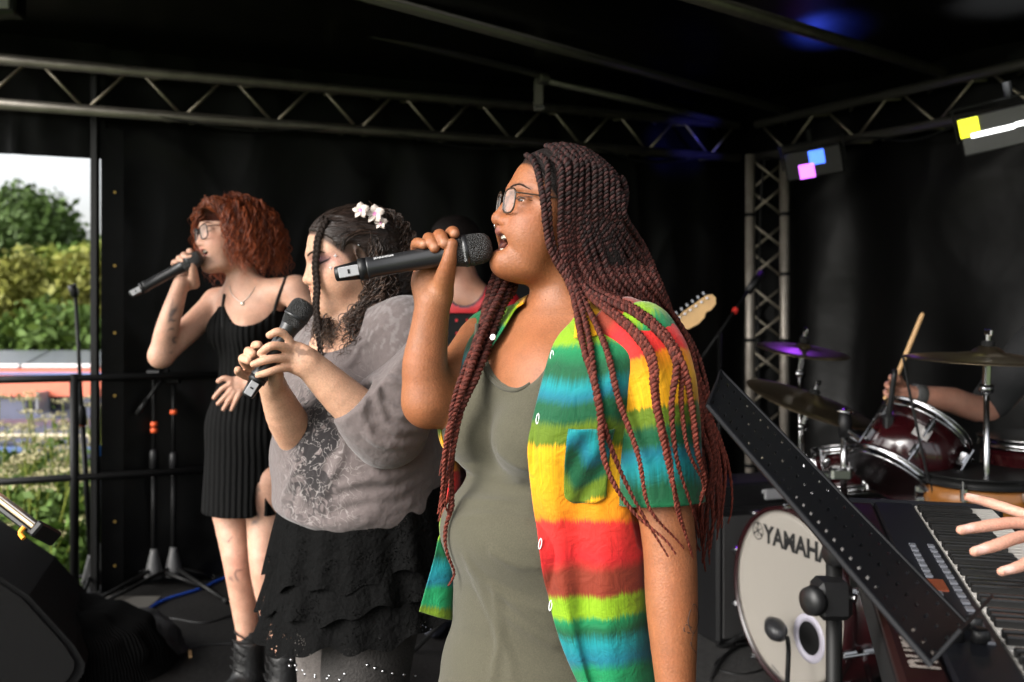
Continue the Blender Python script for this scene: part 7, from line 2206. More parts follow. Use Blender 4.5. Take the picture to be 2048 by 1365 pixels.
# plumeria hair clip
M['petal'] = mat('plumeria_petal', (0.66, 0.56, 0.50), 0.5, sss=0.0)
M['petal_pink'] = mat('plumeria_pink', (0.65, 0.22, 0.45), 0.5)
clip = thing('flower_hair_clip', 'cream and pink blossoms clipped on top of the dark curls', 'hair clip', tuple(HB.w(-0.045, 0.02, 0.125)))
for (px, py, sc) in ((722, 425, 1.0), (750, 432, 1.15), (762, 450, 0.8)):
    c = P(px, py - 3, 2.335 + 0.01 * (px - 722) / 30)
    n = unit(V3(-0.25, -1, 0.35)); x, y, z = frame(n)
    fl = None
    for k in range(5):
        a = k * 2 * math.pi / 5 + 0.4
        dr = math.cos(a) * x + math.sin(a) * y; sd = np.cross(n, dr)
        u, v = np.meshgrid(np.linspace(0, 1, 7), np.linspace(-1, 1, 5), indexing='ij')
        wdt = 0.0085 * np.sin(np.clip(u * 2.7 + 0.25, 0, 3.1)) * sc
        G = c + dr * (u[..., None] * 0.021 * sc) + sd * (v * wdt)[..., None] + n * (0.006 * np.sin(u * 2.2) - 0.004 * v ** 2 * u + 0.003 * v)[..., None]
        V, F = gridmesh(G)
        part('petal', (V, F), M['petal'], clip, smooth=True)
    part('blossom_heart', lathe([(0.0075 * sc, 0.0015), (0.004 * sc, 0.0035), (0.0005, 0.004)], c, n, 12), M['petal_pink'], clip, smooth=True)
microphone('black wireless microphone held in both hands by the curly haired singer', P(494, 793, 2.10), P(613, 602, 2.12), 1.0, text=False)
# ================================================================ red haired singer in the black ribbed dress
DC = 3.36
M['skinC'] = skinmat('skin_pale', sss=0.12, rough=0.5)
HC = Head(P(456, 462, DC), R(37), R(-5), R(8), 1.0)
pC = dict(jaw=0.013, cheek=0.98, chin=0.0, under=0.014, nose=0.95, eye_open=0.0, lip_u=-0.060, lip_l=-0.074, corner_z=-0.070, corner_x=0.076, lip=0.95, open=1, lash=0.7, lash_z=-0.006)
SCc = build_head(HC, pC)
fC = unit(V3(-0.59, -0.81, 0)); lC = np.cross(V3(0, 0, 1), fC); RC = np.stack([fC, lC, V3(0, 0, 1)], 1)
TC = V3(-0.889, 3.38, 0)
def tcp(f, l, z): return TC + fC * f + lC * l + V3(0, 0, z)
nbC = P(492, 590, 3.39)
SCc.add(schain([HC.w(-0.02, 0, -0.05), P(482, 548, 3.375), nbC], [0.048, 0.047, 0.060], 6), 0.02)
shCr = P(434, 606, 3.455); shCl = P(592, 582, 3.28)
SCc.add(chain([nbC, shCr], [0.050, 0.047]), 0.05); SCc.add(chain([nbC, shCl], [0.050, 0.047]), 0.05)
trC = Solid()
trC.add(ell(tcp(0, 0, 1.30), (0.090, 0.140, 0.115), RC), 0)
for s in (-1, 1):
    trC.add(ell(tcp(0.062, s * 0.062, 1.265), (0.050, 0.058, 0.058), RC), 0.03)
trC.add(ell(tcp(0, 0, 1.13), (0.084, 0.116, 0.14), RC), 0.05)
trC.add(ell(tcp(0.01, 0, 0.95), (0.108, 0.158, 0.15), RC), 0.06)
SCc.put(trC, 0.04)
for hip, kn, cf, an in (((458, 960, 3.42), (474, 1122, 3.37), (487, 1195, 3.39), (497, 1290, 3.40)), ((535, 960, 3.33), (528, 1128, 3.27), (542, 1200, 3.29), (568, 1312, 3.30))):
    SCc.add(schain([P(*hip), P(hip[0] * .5 + kn[0] * .5, 1040, hip[2]), P(*kn), P(*cf), P(*an)], [0.082, 0.064, 0.047, 0.046, 0.033], 14), 0.012)
elC = P(322, 712, 3.30); wrC = P(362, 566, 3.265)
SCc.add(schain([shCr, shCr * 0.5 + elC * 0.5, elC], [0.048, 0.043, 0.039], 8), 0.02)
SCc.add(schain([elC, elC * 0.6 + wrC * 0.4 + V3(-0.004, 0, 0), wrC], [0.038, 0.037, 0.025], 8), 0.02)
def handmap(px, py, d):
    """the front singer's grip carried over to this microphone"""
    u, v = px - 870, py - 513
    ca, sa = math.cos(R(-18.5)), math.sin(R(-18.5))
    k = 0.535 * 0.97
    return P(370 + k * (u * ca - v * sa), 532 + k * (u * sa + v * ca), 3.27 + (d - 1.765))
SCc.add(ell(handmap(864, 566, 1.795), (0.032, 0.020, 0.038), roty(0.32)), 0.02)
SCc.add(schain([handmap(882, 590, 1.785), handmap(889, 558, 1.762), handmap(898, 522, 1.742), handmap(904, 489, 1.738)], [0.018, 0.016, 0.012, 0.0095], 8), 0.012)
for pts, r_ in fingA:
    SCc.add(schain([handmap(*q) for q in pts], [r_ * 0.95, r_ * 0.93, r_ * 0.9, r_ * 0.88, r_ * 0.8], 9), 0.003)
elC2 = P(632, 742, 3.20); wrC2 = P(508, 768, 3.20)
SCc.add(schain([shCl, P(624, 660, 3.24), elC2], [0.048, 0.042, 0.037], 8), 0.02)
SCc.add(schain([elC2, wrC2], [0.036, 0.026], 4), 0.02)
SCc.add(ell(P(476, 772, 3.195), (0.040, 0.014, 0.032), roty(-0.35)), 0.016)
for pts, r_ in (([(462, 760, 3.19), (448, 757, 3.185), (437, 763, 3.185)], 0.0095), ([(462, 768, 3.185), (443, 779, 3.18), (428, 796, 3.185)], 0.0082), ([(464, 778, 3.185), (449, 795, 3.18), (436, 808, 3.185)], 0.0085), ([(470, 784, 3.185), (457, 803, 3.18), (447, 819, 3.185)], 0.0084), ([(480, 786, 3.185), (471, 803, 3.18), (463, 820, 3.185)], 0.0078)):
    SCc.add(schain([P(*q) for q in pts], [r_ * 1.1, r_, r_ * 0.85], 6), 0.004)
singer_c = thing('person', 'red haired singer in a short black ribbed dress, glasses and black boots, on the left', 'person', (TC[0], TC[1], 0.0))
Vb, Fb = polygonise(SCc, (-1.27, 3.08, 0.16), (-0.60, 3.62, 1.62), 0.0042)
skC = (0.50, 0.285, 0.200)
cC = face_colour(HC, Vb, skC, (0.42, 0.16, 0.14), (0.14, 0.05, 0.03, 0.6), (0.10, 0.02, 0.02), pC, (0.16, 0.03, 0.012))
prj = np.stack([CX + Vb[:, 0] / Vb[:, 1] * FPX, HY - (Vb[:, 2] - CAMZ) / Vb[:, 1] * FPX], 1)
def ink(c, V, prj, cx, cy, rx, ry, rot, seed, fr=15, dens=0.2, k=0.85, dmax=9):
    u = prj[:, 0] - cx; v = prj[:, 1] - cy
    a, b = u * math.cos(rot) + v * math.sin(rot), -u * math.sin(rot) + v * math.cos(rot)
    w = np.exp(-((a / rx) ** 2 + (b / ry) ** 2) ** 3) * (V[:, 1] < dmax)
    m = np.exp(-(snoise(V, fr, seed, 2) / dens) ** 2)
    return c * (1 - (k * w * m)[:, None]) + np.array([0.10, 0.10, 0.11]) * (k * w * m)[:, None] * 0.5
for a in ((462, 1080, 16, 7, 0.2, 5), (474, 1150, 20, 13, -0.3, 6), (512, 1015, 9, 45, 0.1, 7), (345, 635, 9, 42, 0.15, 8), (346, 690, 6, 22, 0.3, 9)):
    cC = ink(cC, Vb, prj, *a)
for kx, ky in ((476, 1122), (530, 1128)):
    w = np.exp(-(((prj[:, 0] - kx) / 22) ** 2 + ((prj[:, 1] - ky) / 26) ** 2))[:, None] * 0.35
    cC = cC * (1 - w) + np.array([0.60, 0.27, 0.20]) * w
part('body', (Vb, Fb), M['skinC'], singer_c, smooth=True, col=cC)
for k in range(6):
    a = (k - 2.5) * 0.34
    part('tooth', lathe([(0.0005, -0.0045), (0.0034, -0.0038), (0.0036, 0.002), (0.003, 0.004)], HC.w(0.0685 + 0.0205 * math.cos(a), 0.0215 * math.sin(a), -0.0655), HC.R[:, 2], 8), M['teeth'], singer_c, smooth=True)
face_line('eyebrow', SCc, HC, [(0.014, 0.0190), (0.026, 0.0235), (0.038, 0.0235), (0.050, 0.0170)], 0.0026, M['brow_red'], singer_c)
face_line('upper_lash', SCc, HC, [(0.019, -0.0060), (0.032, -0.0085), (0.047, -0.0060)], 0.0013, M['lash'], singer_c)
# dress
dC = Solid()
dC.add(offset(trC, 0.006), 0)
dC.add(schain([tcp(0.01, 0, 0.92), tcp(0.015, 0, 0.62)], [0.135, 0.150], 4), 0.04)
dC.cut(halfspace(V3(0, 0, 0.662), (0, 0, -1)), 0.004)
dC.sub(ell(P(490, 588, 3.26), (0.098, 0.20, 0.105)), 0.006)
dC.cut(halfspace(V3(0, 0, 1.355), (0, 0, 1)), 0.0)
for (px, py, d), rr_ in (((432, 615, 3.44), (0.055, 0.075, 0.05)), ((598, 590, 3.26), (0.062, 0.085, 0.075))):
    dC.sub(ell(P(px, py, d), rr_), 0.008)
dC.sub(ell(surf(dC, 517, 1012, 2.9, 3.6), (0.016, 0.05, 0.075)), 0.004)
Vd, Fd = polygonise(dC, (-1.12, 3.15, 0.64), (-0.62, 3.62, 1.40), 0.0052)
def ribdress():
    m = mat('black_rib_knit', (0.0055, 0.0055, 0.0055), 0.9, spec=0.05)
    N = m.node_tree.nodes; L = m.node_tree.links
    tc = N.new('ShaderNodeTexCoord'); w = N.new('ShaderNodeTexWave'); w.bands_direction = 'X'; w.inputs['Scale'].default_value = 16; w.inputs['Distortion'].default_value = 0.6
    L.new(tc.outputs['Object'], w.inputs['Vector'])
    bp = N.new('ShaderNodeBump'); bp.inputs['Strength'].default_value = 0.8; bp.inputs['Distance'].default_value = 0.006
    L.new(w.outputs['Fac'], bp.inputs['Height']); L.new(bp.outputs[0], N['Principled BSDF'].inputs['Normal'])
    return m
part('dress', (Vd, Fd), ribdress(), singer_c, smooth=True)
for pts in ([(447, 662), (446, 620), (450, 590)], [(541, 665), (553, 610), (572, 556)]):
    q = [surf(SCc, a, b, 2.9, 3.7) + V3(0, -0.004, 0.002) for a, b, _ in spline(np.array([(a, b, 0) for a, b in pts], float), 9)]
    part('strap', tube(spline(q, 10), 0.0055, 6), M['black_matte'], singer_c, smooth=True)
q = [surf(SCc, a, b, 2.9, 3.7) + V3(0, -0.003, 0) for a, b in ((460, 572), (463, 586), (474, 599), (485, 604), (496, 596), (509, 578), (517, 560))]
nk = part('necklace', tube(spline(q, 30), 0.0012, 5), mat('silver_chain', (0.5, 0.45, 0.4), 0.3, metal=0.9), singer_c, smooth=True)
part('pendant', lathe([(0.0005, -0.003), (0.007, -0.002), (0.007, 0.002), (0.0005, 0.003)], q[3] + V3(0, -0.003, -0.006), V3(-0.3, -1, 0), 12), mat('pendant', (0.8, 0.72, 0.6), 0.25, metal=0.5), nk, smooth=True)
# boots and socks
for i, (an, to) in enumerate((((498, 1280, 3.40), V3(-0.45, -0.9, 0)), ((570, 1306, 3.30), V3(-0.75, -0.65, 0)))):
    a = P(*an); g = V3(a[0], a[1], 0.0); dr = unit(to)
    b = Solid()
    b.add(schain([a + V3(0, 0, 0.01), g + V3(0, 0, 0.10)], [0.050, 0.052], 4), 0)
    b.add(schain([g + V3(0, 0, 0.06), g + dr * 0.08 + V3(0, 0, 0.055), g + dr * 0.15 + V3(0, 0, 0.045)], [0.052, 0.047, 0.043], 6), 0.03)
    b.cut(halfspace(g + V3(0, 0, 0.028), (0, 0, -1)), 0.0)
    b.cut(halfspace(a + V3(0, 0, 0.0), (0, 0, 1)), 0.0)
    Vx, Fx = polygonise(b, g + V3(-0.25, -0.25, 0.0), g + V3(0.25, 0.25, 0.42), 0.0065)
    bt = part('boot', (Vx, Fx), mat('black_boot', (0.008, 0.008, 0.008), 0.45, bump=0.3, bscale=90), singer_c, smooth=True)
    part('sole', join(box(g + dr * 0.045 + V3(0, 0, 0.014), (0.28, 0.105, 0.028), rot=axes(dr)[:, [2, 0, 1]], bev=0.012)), M['black_matte'], bt)
    for k in range(5):
        z = 0.10 + 0.028 * k
        c = g + dr * (0.062 - 0.004 * k) + V3(0, 0, z + 0.02); sd = np.cross(V3(0, 0, 1), dr)
        part('lace', tube([c + sd * 0.026, c + dr * 0.008 + V3(0, 0, 0.012), c - sd * 0.026 + V3(0, 0, 0.02)], 0.003, 6), M['black_matte'], bt)
    part('sock', rod(a + V3(0, 0, -0.03), a + V3(0.0, 0, 0.035), 0.040, 0.038, 18), mat('black_sock', (0.006, 0.006, 0.006), 0.95), singer_c, smooth=True)
glasses(HC, singer_c, 0.1000, 0.0345, -0.006, 0.0245, 0.0225, 0.0020, M['black_plastic'])
# hair: loose copper red waves
M['hairC'] = mat('copper_hair', (0.3, 0.06, 0.02), 0.42, attr='Col', spec=0.45)
capC = Solid()
capC.add(HC.E((-0.016, 0, 0.034), (0.104, 0.082, 0.084)), 0)
capC.add(HC.E((-0.075, 0.01, -0.025), (0.095, 0.095, 0.105)), 0.05)
capC.sub(HC.E((0.115, 0, -0.05), (0.125, 0.12, 0.142)), 0.008)
Vc, Fc = polygonise(capC, (-1.2, 3.15, 1.3), (-0.7, 3.65, 1.8), 0.007)
hairC = part('hair', (Vc, Fc), mat('deep_red_hair', (0.06, 0.012, 0.006), 0.6, bump=0.8, bscale=60, var=0.5, vscale=40), singer_c, smooth=True)
gd = []
rc = np.random.default_rng(3)
for k in range(60):
    ph = R(rc.uniform(62, 298)); el_ = R(rc.uniform(25, 88))
    d = V3(math.cos(ph), math.sin(ph), 0)
    back = 0.5 - 0.5 * math.cos(ph)
    near = max(0, math.sin(ph))
    Rm_ = 0.103 + 0.032 * back + 0.012 * near
    p0 = V3(-0.014, 0, 0.034) + V3(0.100 * d[0] * math.cos(el_), 0.079 * d[1] * math.cos(el_), 0.082 * math.sin(el_))
    lenf = rc.uniform(0.55, 1.0)
    p1 = V3(-0.014, 0, 0) + d * (0.098 + 0.020 * back) + V3(0, 0, 0.055 - 0.02 * rc.random())
    p2 = V3(-0.02, 0, 0) + d * Rm_ + V3(0, 0, -0.03)
    p3 = V3(-0.02, 0, 0) + d * (Rm_ * 0.97) + V3(0, 0, -0.035 - 0.165 * lenf)
    gd.append([HC.w(*p0), HC.w(*p1), HC.w(*p2), HC.w(*p3)])
V, F, C_ = curls(gd, 2100, 15, 0.012, 0.0085, 0.062, 0.0016, (0.055, 0.010, 0.005), (0.36, 0.080, 0.025), sides=3, step=0.007)
part('curls', (V, F), M['hairC'], hairC, smooth=True, col=C_)
gd = []
for k in range(14):
    a = k / 13
    gd.append([HC.w(0.078 - 0.07 * a, 0.00, 0.088 + 0.02 * math.sin(a * 2.6)), HC.w(0.072 - 0.06 * a, 0.045, 0.088), HC.w(0.026 - 0.07 * a, 0.090, 0.02), HC.w(0.016 - 0.08 * a, 0.102, -0.05), HC.w(0.012 - 0.09 * a, 0.100, -0.15)])
    gd.append([HC.w(0.078 - 0.07 * a, -0.01, 0.088 + 0.02 * math.sin(a * 2.6)), HC.w(0.080 - 0.06 * a, -0.06, 0.075), HC.w(0.074 - 0.06 * a, -0.098, 0.01), HC.w(0.060 - 0.06 * a, -0.105, -0.05), HC.w(0.03 - 0.06 * a, -0.09, -0.15)])
V, F, C_ = curls(gd, 800, 16, 0.010, 0.0080, 0.062, 0.0015, (0.07, 0.014, 0.006), (0.40, 0.095, 0.028), sides=3, step=0.007)
part('curls', (V, F), M['hairC'], hairC, smooth=True, col=C_)
microphone('black wireless microphone with grey tail held to the mouth of the red haired singer', P(261, 590, 3.24), P(404, 512, 3.262), 1.0, text=False)
# ================================================================ guitarist, drummer, keyboard player
def plain_person(label, centre, yaw, neck, sh_l, sh_r, trunk, skin, shirt, hair, build_extra=None, h=0.006, name='person', pitch=0.0, base=None):
    H = Head(centre, yaw, pitch)
    p = dict(jaw=0, cheek=1.0, chin=0.002, under=0.010, nose=1.05, eye_open=0.0, lip_u=-0.060, lip_l=-0.073, lip=0.9, ears=1, lash=0.5)
    S = build_head(H, p)
    S.add(schain([H.w(-0.02, 0, -0.05), neck], [0.055, 0.065], 4), 0.02)
    t = thing(name, label, 'person', (centre[0], centre[1], 0.0) if base is None else base)
    return H, p, S, t
# guitarist
HG = P(906, 492, 4.2)
H, p, S, gt = plain_person('guitarist in a red football shirt standing behind the singers, mostly hidden', HG, R(35), P(935, 585, 4.22), None, None, None, None, None, None)
S.add(chain([P(935, 600, 4.24), P(866, 610, 4.32)], [0.07, 0.06]), 0.05); S.add(chain([P(935, 600, 4.24), P(1005, 612, 4.12)], [0.07, 0.06]), 0.05)
S.add(schain([P(1010, 620, 4.12), P(1045, 740, 4.05), P(1130, 735, 3.95), P(1200, 715, 3.92)], [0.05, 0.042, 0.035, 0.03], 10), 0.02)
S.add(schain([P(862, 620, 4.32), P(850, 760, 4.25), P(940, 800, 4.05)], [0.05, 0.042, 0.032], 8), 0.02)
S.add(ell(P(1215, 710, 3.90), (0.045, 0.03, 0.045)), 0.02); S.add(ell(P(955, 803, 4.03), (0.045, 0.03, 0.04)), 0.02)
V, F = polygonise(S, (-0.50, 3.8, 0.85), (0.48, 4.5, 1.80), 0.006)
c = face_colour(H, V, (0.42, 0.21, 0.14), (0.35, 0.14, 0.11), (0.03, 0.02, 0.012, 0.8), None, p, (0.012, 0.008, 0.006))
part('body', (V, F), M['skinB'], gt, smooth=True, col=c)
sg = Solid()
sg.add(ell(P(935, 720, 4.27), (0.19, 0.12, 0.26)), 0)
sg.add(chain([P(935, 606, 4.25), P(866, 612, 4.32)], [0.085, 0.072]), 0.06); sg.add(chain([P(935, 606, 4.25), P(1005, 614, 4.12)], [0.085, 0.072]), 0.06)
sg.add(chain([P(1010, 620, 4.12), P(1032, 690, 4.08)], [0.068, 0.062]), 0.03); sg.add(chain([P(864, 622, 4.32), P(854, 700, 4.28)], [0.068, 0.062]), 0.03)
sg.add(ell(P(935, 860, 4.27), (0.18, 0.12, 0.25)), 0.05)
nq = P(928, 566, 4.13)
sg.sub(ell(nq, (0.085, 0.16, 0.095)), 0.01)
V, F = polygonise(sg, (-0.52, 3.85, 0.55), (0.25, 4.6, 1.55), 0.007)
d = np.sqrt((((V - nq) / np.array([0.085, 0.16, 0.095])) ** 2).sum(1))
cs_ = np.tile(np.array([0.48, 0.008, 0.015]), (len(V), 1)); cs_[d < 1.10] = (0.012, 0.012, 0.03)
part('shirt', (V, F), mat('red_football_shirt', (0.6, 0.02, 0.03), 0.6, attr='Col', bump=0.3, bscale=25), gt, smooth=True, col=cs_)
lg = Solid()
for s in (-1, 1): lg.add(schain([P(935 + s * 40, 900, 4.25), V3(-0.19 + s * 0.1, 4.2, 0.45), V3(-0.19 + s * 0.1, 4.2, 0.05)], [0.10, 0.075, 0.055], 8), 0.01); lg.add(ell(V3(-0.22 + s * 0.1, 4.12, 0.04), (0.05, 0.13, 0.04)), 0.02)
V, F = polygonise(lg, (-0.5, 3.9, 0.0), (0.2, 4.5, 0.9), 0.012)
part('trousers', (V, F), mat('dark_jeans', (0.015, 0.017, 0.025), 0.85), gt, smooth=True)
ch_ = Solid(); ch_.add(H.E((-0.014, 0, 0.042), (0.112, 0.090, 0.088)), 0); ch_.sub(H.E((0.11, 0, -0.05), (0.085, 0.12, 0.115)), 0.01); ch_.sub(H.E((0.0, 0.0, -0.11), (0.2, 0.2, 0.075)), 0.01)
V, F = polygonise(ch_, HG - 0.2, HG + 0.2, 0.007)
part('hair', (V, F), M['hair_under'], gt, smooth=True)
st = [surf(sg, a, b, 3.7, 4.6) + V3(0, -0.006, 0) for a, b in ((985, 586), (975, 606), (962, 630), (950, 660), (938, 700), (925, 740))]
V, F, _ = grid(lambda u, v: np.array(spline(st, 40))[(u * 39).round().astype(int)] + np.outer((v - 0.5) * 0.058, unit(V3(0.9, 0.25, 0.35))), 40, 3)
part('guitar_strap', (V, F), mat('grey_strap', (0.045, 0.045, 0.05), 0.7), gt, smooth=True)

# electric guitar
M['maple'] = mat('maple', (0.60, 0.36, 0.14), 0.35, var=0.1, vscale=30)
ga, gb = P(1000, 868, 3.98), P(1350, 652, 3.90)
gd_ = unit(gb - ga); gn = unit(V3(-0.15, -1, 0.1)); gn = unit(gn - gd_ * (gn @ gd_)); gu = np.cross(gn, gd_); gu = gu if gu[2] > 0 else -gu
t = thing('electric_guitar', 'electric guitar with pale maple headstock pointing up to the right, behind the braids', 'guitar', tuple(ga))
out2 = [(-0.20, 0.02), (-0.19, 0.10), (-0.13, 0.155), (-0.05, 0.15), (0.02, 0.115), (0.08, 0.12), (0.14, 0.155), (0.19, 0.14), (0.20, 0.09), (0.165, 0.04), (0.18, -0.02), (0.21, -0.07), (0.195, -0.13), (0.13, -0.155), (0.05, -0.125), (-0.03, -0.125), (-0.10, -0.16), (-0.17, -0.14), (-0.20, -0.06)]
part('guitar_body', extrude([ga + gd_ * a + gu * b for a, b in out2], -gn * 0.044), mat('guitar_black', (0.01, 0.01, 0.012), 0.15), t)
part('neck', extrude([ga + gd_ * 0.12 + gu * 0.026, gb + gu * 0.021, gb - gu * 0.021, ga + gd_ * 0.12 - gu * 0.026], gn * 0.022), M['maple'], t)
hsp = [(0, 0.021), (0.03, 0.024), (0.06, 0.030), (0.12, 0.033), (0.165, 0.036), (0.185, 0.028), (0.190, 0.010), (0.178, -0.012), (0.150, -0.022), (0.128, -0.020), (0.112, -0.034), (0.08, -0.042), (0.04, -0.040), (0.015, -0.026), (0, -0.021)]
hs = part('headstock', extrude([gb + gd_ * a + gu * b for a, b in hsp], gn * 0.015), M['maple'], t)
for k in range(6):
    c = gb + gd_ * (0.030 + 0.026 * k) + gu * (0.016 + 0.0018 * k)
    part('tuning_post', rod(c + gn * 0.014, c + gn * 0.026, 0.0045), M['chrome'], hs)
    part('tuning_peg', rod(c + gu * 0.018, c + gu * 0.030, 0.006, 0.007), M['chrome'], hs)
for k in range(6):
    part('string', tube([ga - gd_ * 0.1 + gu * (0.024 - 0.0096 * k) + gn * 0.03, gb + gd_ * (0.03 + 0.026 * k) + gu * (0.016 + 0.0018 * k) + gn * 0.024], 0.0006, 4), M['chrome'], t)
part('pickup', box(ga + gd_ * 0.02 + gn * 0.004, (0.07, 0.012, 0.03), rot=np.stack([gu, gn, gd_], 1)), M['black_plastic'], t)

# drummer
HD = P(2160, 520, 3.95)
H, p, S, dt = plain_person('drummer in a dark shirt reaching in from the right edge with a drumstick', HD, R(10), P(2150, 610, 4.0), None, None, None, None, None, None, base=(HD[0], HD[1], 0.0))
S.add(schain([P(2085, 690, 3.80), P(1985, 812, 3.70), P(1900, 800, 3.62), P(1832, 789, 3.58)], [0.06, 0.050, 0.046, 0.031], 12), 0.02)
S.add(ell(P(1806, 785, 3.57), (0.040, 0.024, 0.036)), 0.016)
for k, (a, b) in enumerate(((1782, 758), (1774, 772), (1772, 787), (1778, 800))):
    S.add(schain([P(1800, b - 2, 3.56), P(a, b - 4, 3.54), P(a + 4, b + 3, 3.51), P(a + 18, b + 5, 3.52)], [0.011, 0.010, 0.0095, 0.008], 7), 0.003)
S.add(schain([P(1805, 768, 3.55), P(1795, 756, 3.53), P(1790, 748, 3.52)], [0.013, 0.011, 0.009], 5), 0.006)
S.add(schain([P(2230, 690, 4.15), P(2260, 820, 4.0), P(2180, 850, 3.75)], [0.06, 0.05, 0.033], 8), 0.02)
V, F = polygonise(S, (1.28, 3.3, 0.8), (2.75, 4.4, 1.85), 0.0062)
c = face_colour(H, V, (0.42, 0.21, 0.15), (0.35, 0.14, 0.11), (0.03, 0.02, 0.012, 0.8), None, p, (0.02, 0.012, 0.008))
part('body', (V, F), M['skinC'], dt, smooth=True, col=c)
sg = Solid()
sg.add(ell(P(2160, 740, 4.02), (0.22, 0.16, 0.28)), 0)
sg.add(schain([P(2150, 640, 4.0), P(2075, 690, 3.80), P(1985, 800, 3.70)], [0.10, 0.085, 0.070], 8), 0.05)
sg.add(schain([P(2150, 640, 4.0), P(2230, 690, 4.15), P(2255, 790, 4.02)], [0.10, 0.085, 0.070], 8), 0.05)
sg.add(ell(P(2170, 900, 4.02), (0.20, 0.16, 0.24)), 0.05)
sg.cut(halfspace(P(1958, 800, 3.68), (-1, 0, -0.25)), 0.004)
sg.sub(ball(P(2150, 605, 4.0), 0.075), 0.01)
V, F = polygonise(sg, (1.6, 3.4, 0.5), (2.8, 4.5, 1.5), 0.009)
part('shirt', (V, F), mat('charcoal_shirt', (0.016, 0.016, 0.017), 0.85, bump=0.5, bscale=18), dt, smooth=True)
lg = Solid()
for s in (-1, 1): lg.add(schain([P(2190, 1010, 4.0 + s * 0.12), V3(1.95, 3.85 + s * 0.22, 0.50), V3(1.90, 3.75 + s * 0.25, 0.08)], [0.10, 0.075, 0.05], 8), 0.01)
V, F = polygonise(lg, (1.6, 3.2, 0.0), (2.7, 4.5, 0.85), 0.012)
part('trousers', (V, F), mat('black_trousers', (0.008, 0.008, 0.01), 0.85), dt, smooth=True)
ch_ = Solid(); ch_.add(H.E((-0.014, 0, 0.042), (0.110, 0.088, 0.086)), 0); ch_.sub(H.E((0.11, 0, -0.05), (0.085, 0.12, 0.115)), 0.01)
V, F = polygonise(ch_, HD - 0.2, HD + 0.2, 0.008); part('hair', (V, F), M['hair_under'], dt, smooth=True)
part('bracelet', lathe([(0.034, -0.022), (0.038, -0.018), (0.038, 0.018), (0.034, 0.022)], P(1836, 790, 3.585), P(1900, 800, 3.62) - P(1832, 789, 3.58), 18), mat('woven_band', (0.10, 0.10, 0.10), 0.7, bump=0.5, bscale=200), dt, smooth=True)
o = part('drumstick', tube(spline([P(1770, 800, 3.53), P(1798, 742, 3.525), P(1840, 640, 3.51), P(1846, 628, 3.51)], 20), np.concatenate([np.linspace(0.0085, 0.0085, 14), np.linspace(0.0078, 0.0045, 6)]), 10), mat('hickory', (0.55, 0.33, 0.15), 0.5), smooth=True, loc=tuple(P(1798, 742, 3.525)))
tag(o, 'pale wooden drumstick raised in the hand of the drummer', 'drumstick')
t = thing('drum_throne', 'black padded drum stool under the seated drummer', 'stool', (2.22, 4.0, 0.0))
part('seat', lathe([(0.10, 0.44), (0.17, 0.45), (0.17, 0.52), (0.13, 0.54), (0.001, 0.54)], V3(2.22, 4.0, 0.0), (0, 0, 1), 24), M['black_matte'], t)
part('post', rod(V3(2.22, 4.0, 0.0), V3(2.22, 4.0, 0.44), 0.02), M['chrome'], t)

# keyboard player: the hand over the keys
HK = V3(1.62, 1.35, 1.62)
H, p, S, kt = plain_person('keyboard player of whom only the reaching fingers show at the right edge', HK, R(0), V3(1.64, 1.35, 1.48), None, None, None, None, None, None, base=(1.64, 1.35, 0.0))
S.add(ell(V3(1.68, 1.35, 1.20), (0.13, 0.20, 0.28)), 0.05)
S.add(schain([V3(1.64, 1.50, 1.38), V3(1.40, 1.55, 1.13), V3(0.96, 1.52, 1.040)], [0.06, 0.046, 0.027], 10), 0.03)
S.add(ell(V3(0.865, 1.515, 1.022), (0.062, 0.048, 0.017), roty(-0.15)), 0.02)
hk = [([(2075, 1036, 1.57), (2048, 1028, 1.58), (1985, 1008, 1.61), (1933, 994, 1.62)], 0.0088), ([(2080, 1052, 1.53), (2030, 1046, 1.52), (1975, 1052, 1.51), (1921, 1061, 1.50)], 0.0094),
      ([(2085, 1075, 1.50), (2042, 1074, 1.47), (1995, 1090, 1.45), (1948, 1104, 1.44)], 0.0092), ([(2095, 1105, 1.47), (2070, 1115, 1.44), (2040, 1133, 1.42), (2002, 1144, 1.41)], 0.0084),
      ([(2130, 1035, 1.56), (2110, 1015, 1.63), (2085, 1008, 1.67)], 0.010)]
for pts, r_ in hk:
    S.add(schain([P(*q) for q in pts], [r_ * 1.1] + [r_] * (len(pts) - 2) + [r_ * 0.8], 10), 0.005)
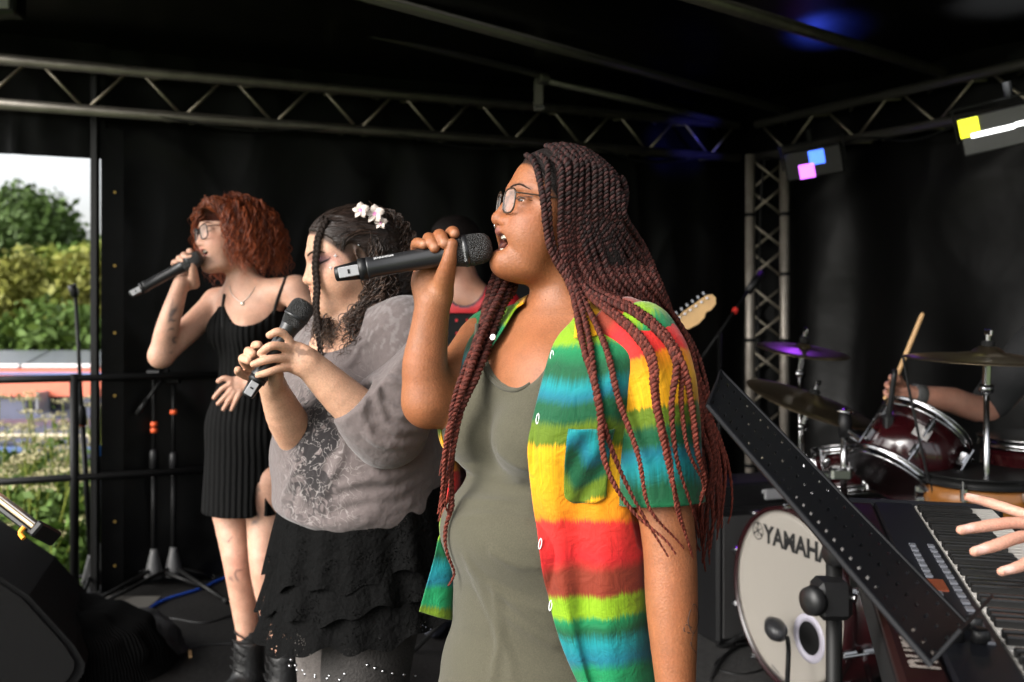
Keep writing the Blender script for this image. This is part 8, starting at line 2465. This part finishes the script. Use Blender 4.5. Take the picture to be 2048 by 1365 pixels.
S.add(schain([V3(1.66, 1.18, 1.38), V3(1.40, 1.05, 1.14), V3(1.08, 1.05, 1.05), V3(0.98, 1.05, 1.03)], [0.06, 0.046, 0.03, 0.026], 10), 0.03)
V, F = polygonise(S, (0.5, 0.9, 0.9), (1.95, 1.75, 1.75), 0.0042)
c = face_colour(H, V, (0.48, 0.25, 0.18), (0.35, 0.14, 0.11), (0.03, 0.02, 0.012, 0.8), None, p, (0.02, 0.012, 0.008))
for pts, r_ in hk[:4]:
    tip = P(*pts[-1]) + V3(0.010, -0.004, 0.006)
    w = np.clip(1.4 - np.linalg.norm((V - tip) / V3(1.5, 1, 1), axis=1) / 0.0065, 0, 1)[:, None] * 0.7
    c = c * (1 - w) + np.array([0.66, 0.46, 0.42]) * w
part('body', (V, F), M['skinC'], kt, smooth=True, col=c)
sg = Solid(); sg.add(ell(V3(1.68, 1.35, 1.18), (0.16, 0.23, 0.30)), 0); sg.add(ell(V3(1.70, 1.35, 0.92), (0.17, 0.22, 0.25)), 0.05)
sg.add(schain([V3(1.64, 1.50, 1.38), V3(1.46, 1.545, 1.17)], [0.075, 0.065], 4), 0.04); sg.add(schain([V3(1.66, 1.18, 1.38), V3(1.44, 1.07, 1.17)], [0.075, 0.065], 4), 0.04)
sg.sub(ball(V3(1.62, 1.35, 1.50), 0.08), 0.01)
V, F = polygonise(sg, (1.3, 0.95, 0.65), (1.95, 1.75, 1.55), 0.012)
part('shirt', (V, F), mat('navy_shirt', (0.02, 0.025, 0.04), 0.85), kt, smooth=True)
lg = Solid()
for s in (-1, 1): lg.add(schain([V3(1.70, 1.35 + s * 0.1, 0.85), V3(1.68, 1.35 + s * 0.1, 0.45), V3(1.70, 1.35 + s * 0.1, 0.05)], [0.10, 0.07, 0.055], 8), 0.01)
V, F = polygonise(lg, (1.5, 1.0, 0.0), (1.9, 1.7, 1.0), 0.015)
part('trousers', (V, F), mat('dark_trousers', (0.012, 0.012, 0.016), 0.85), kt, smooth=True)
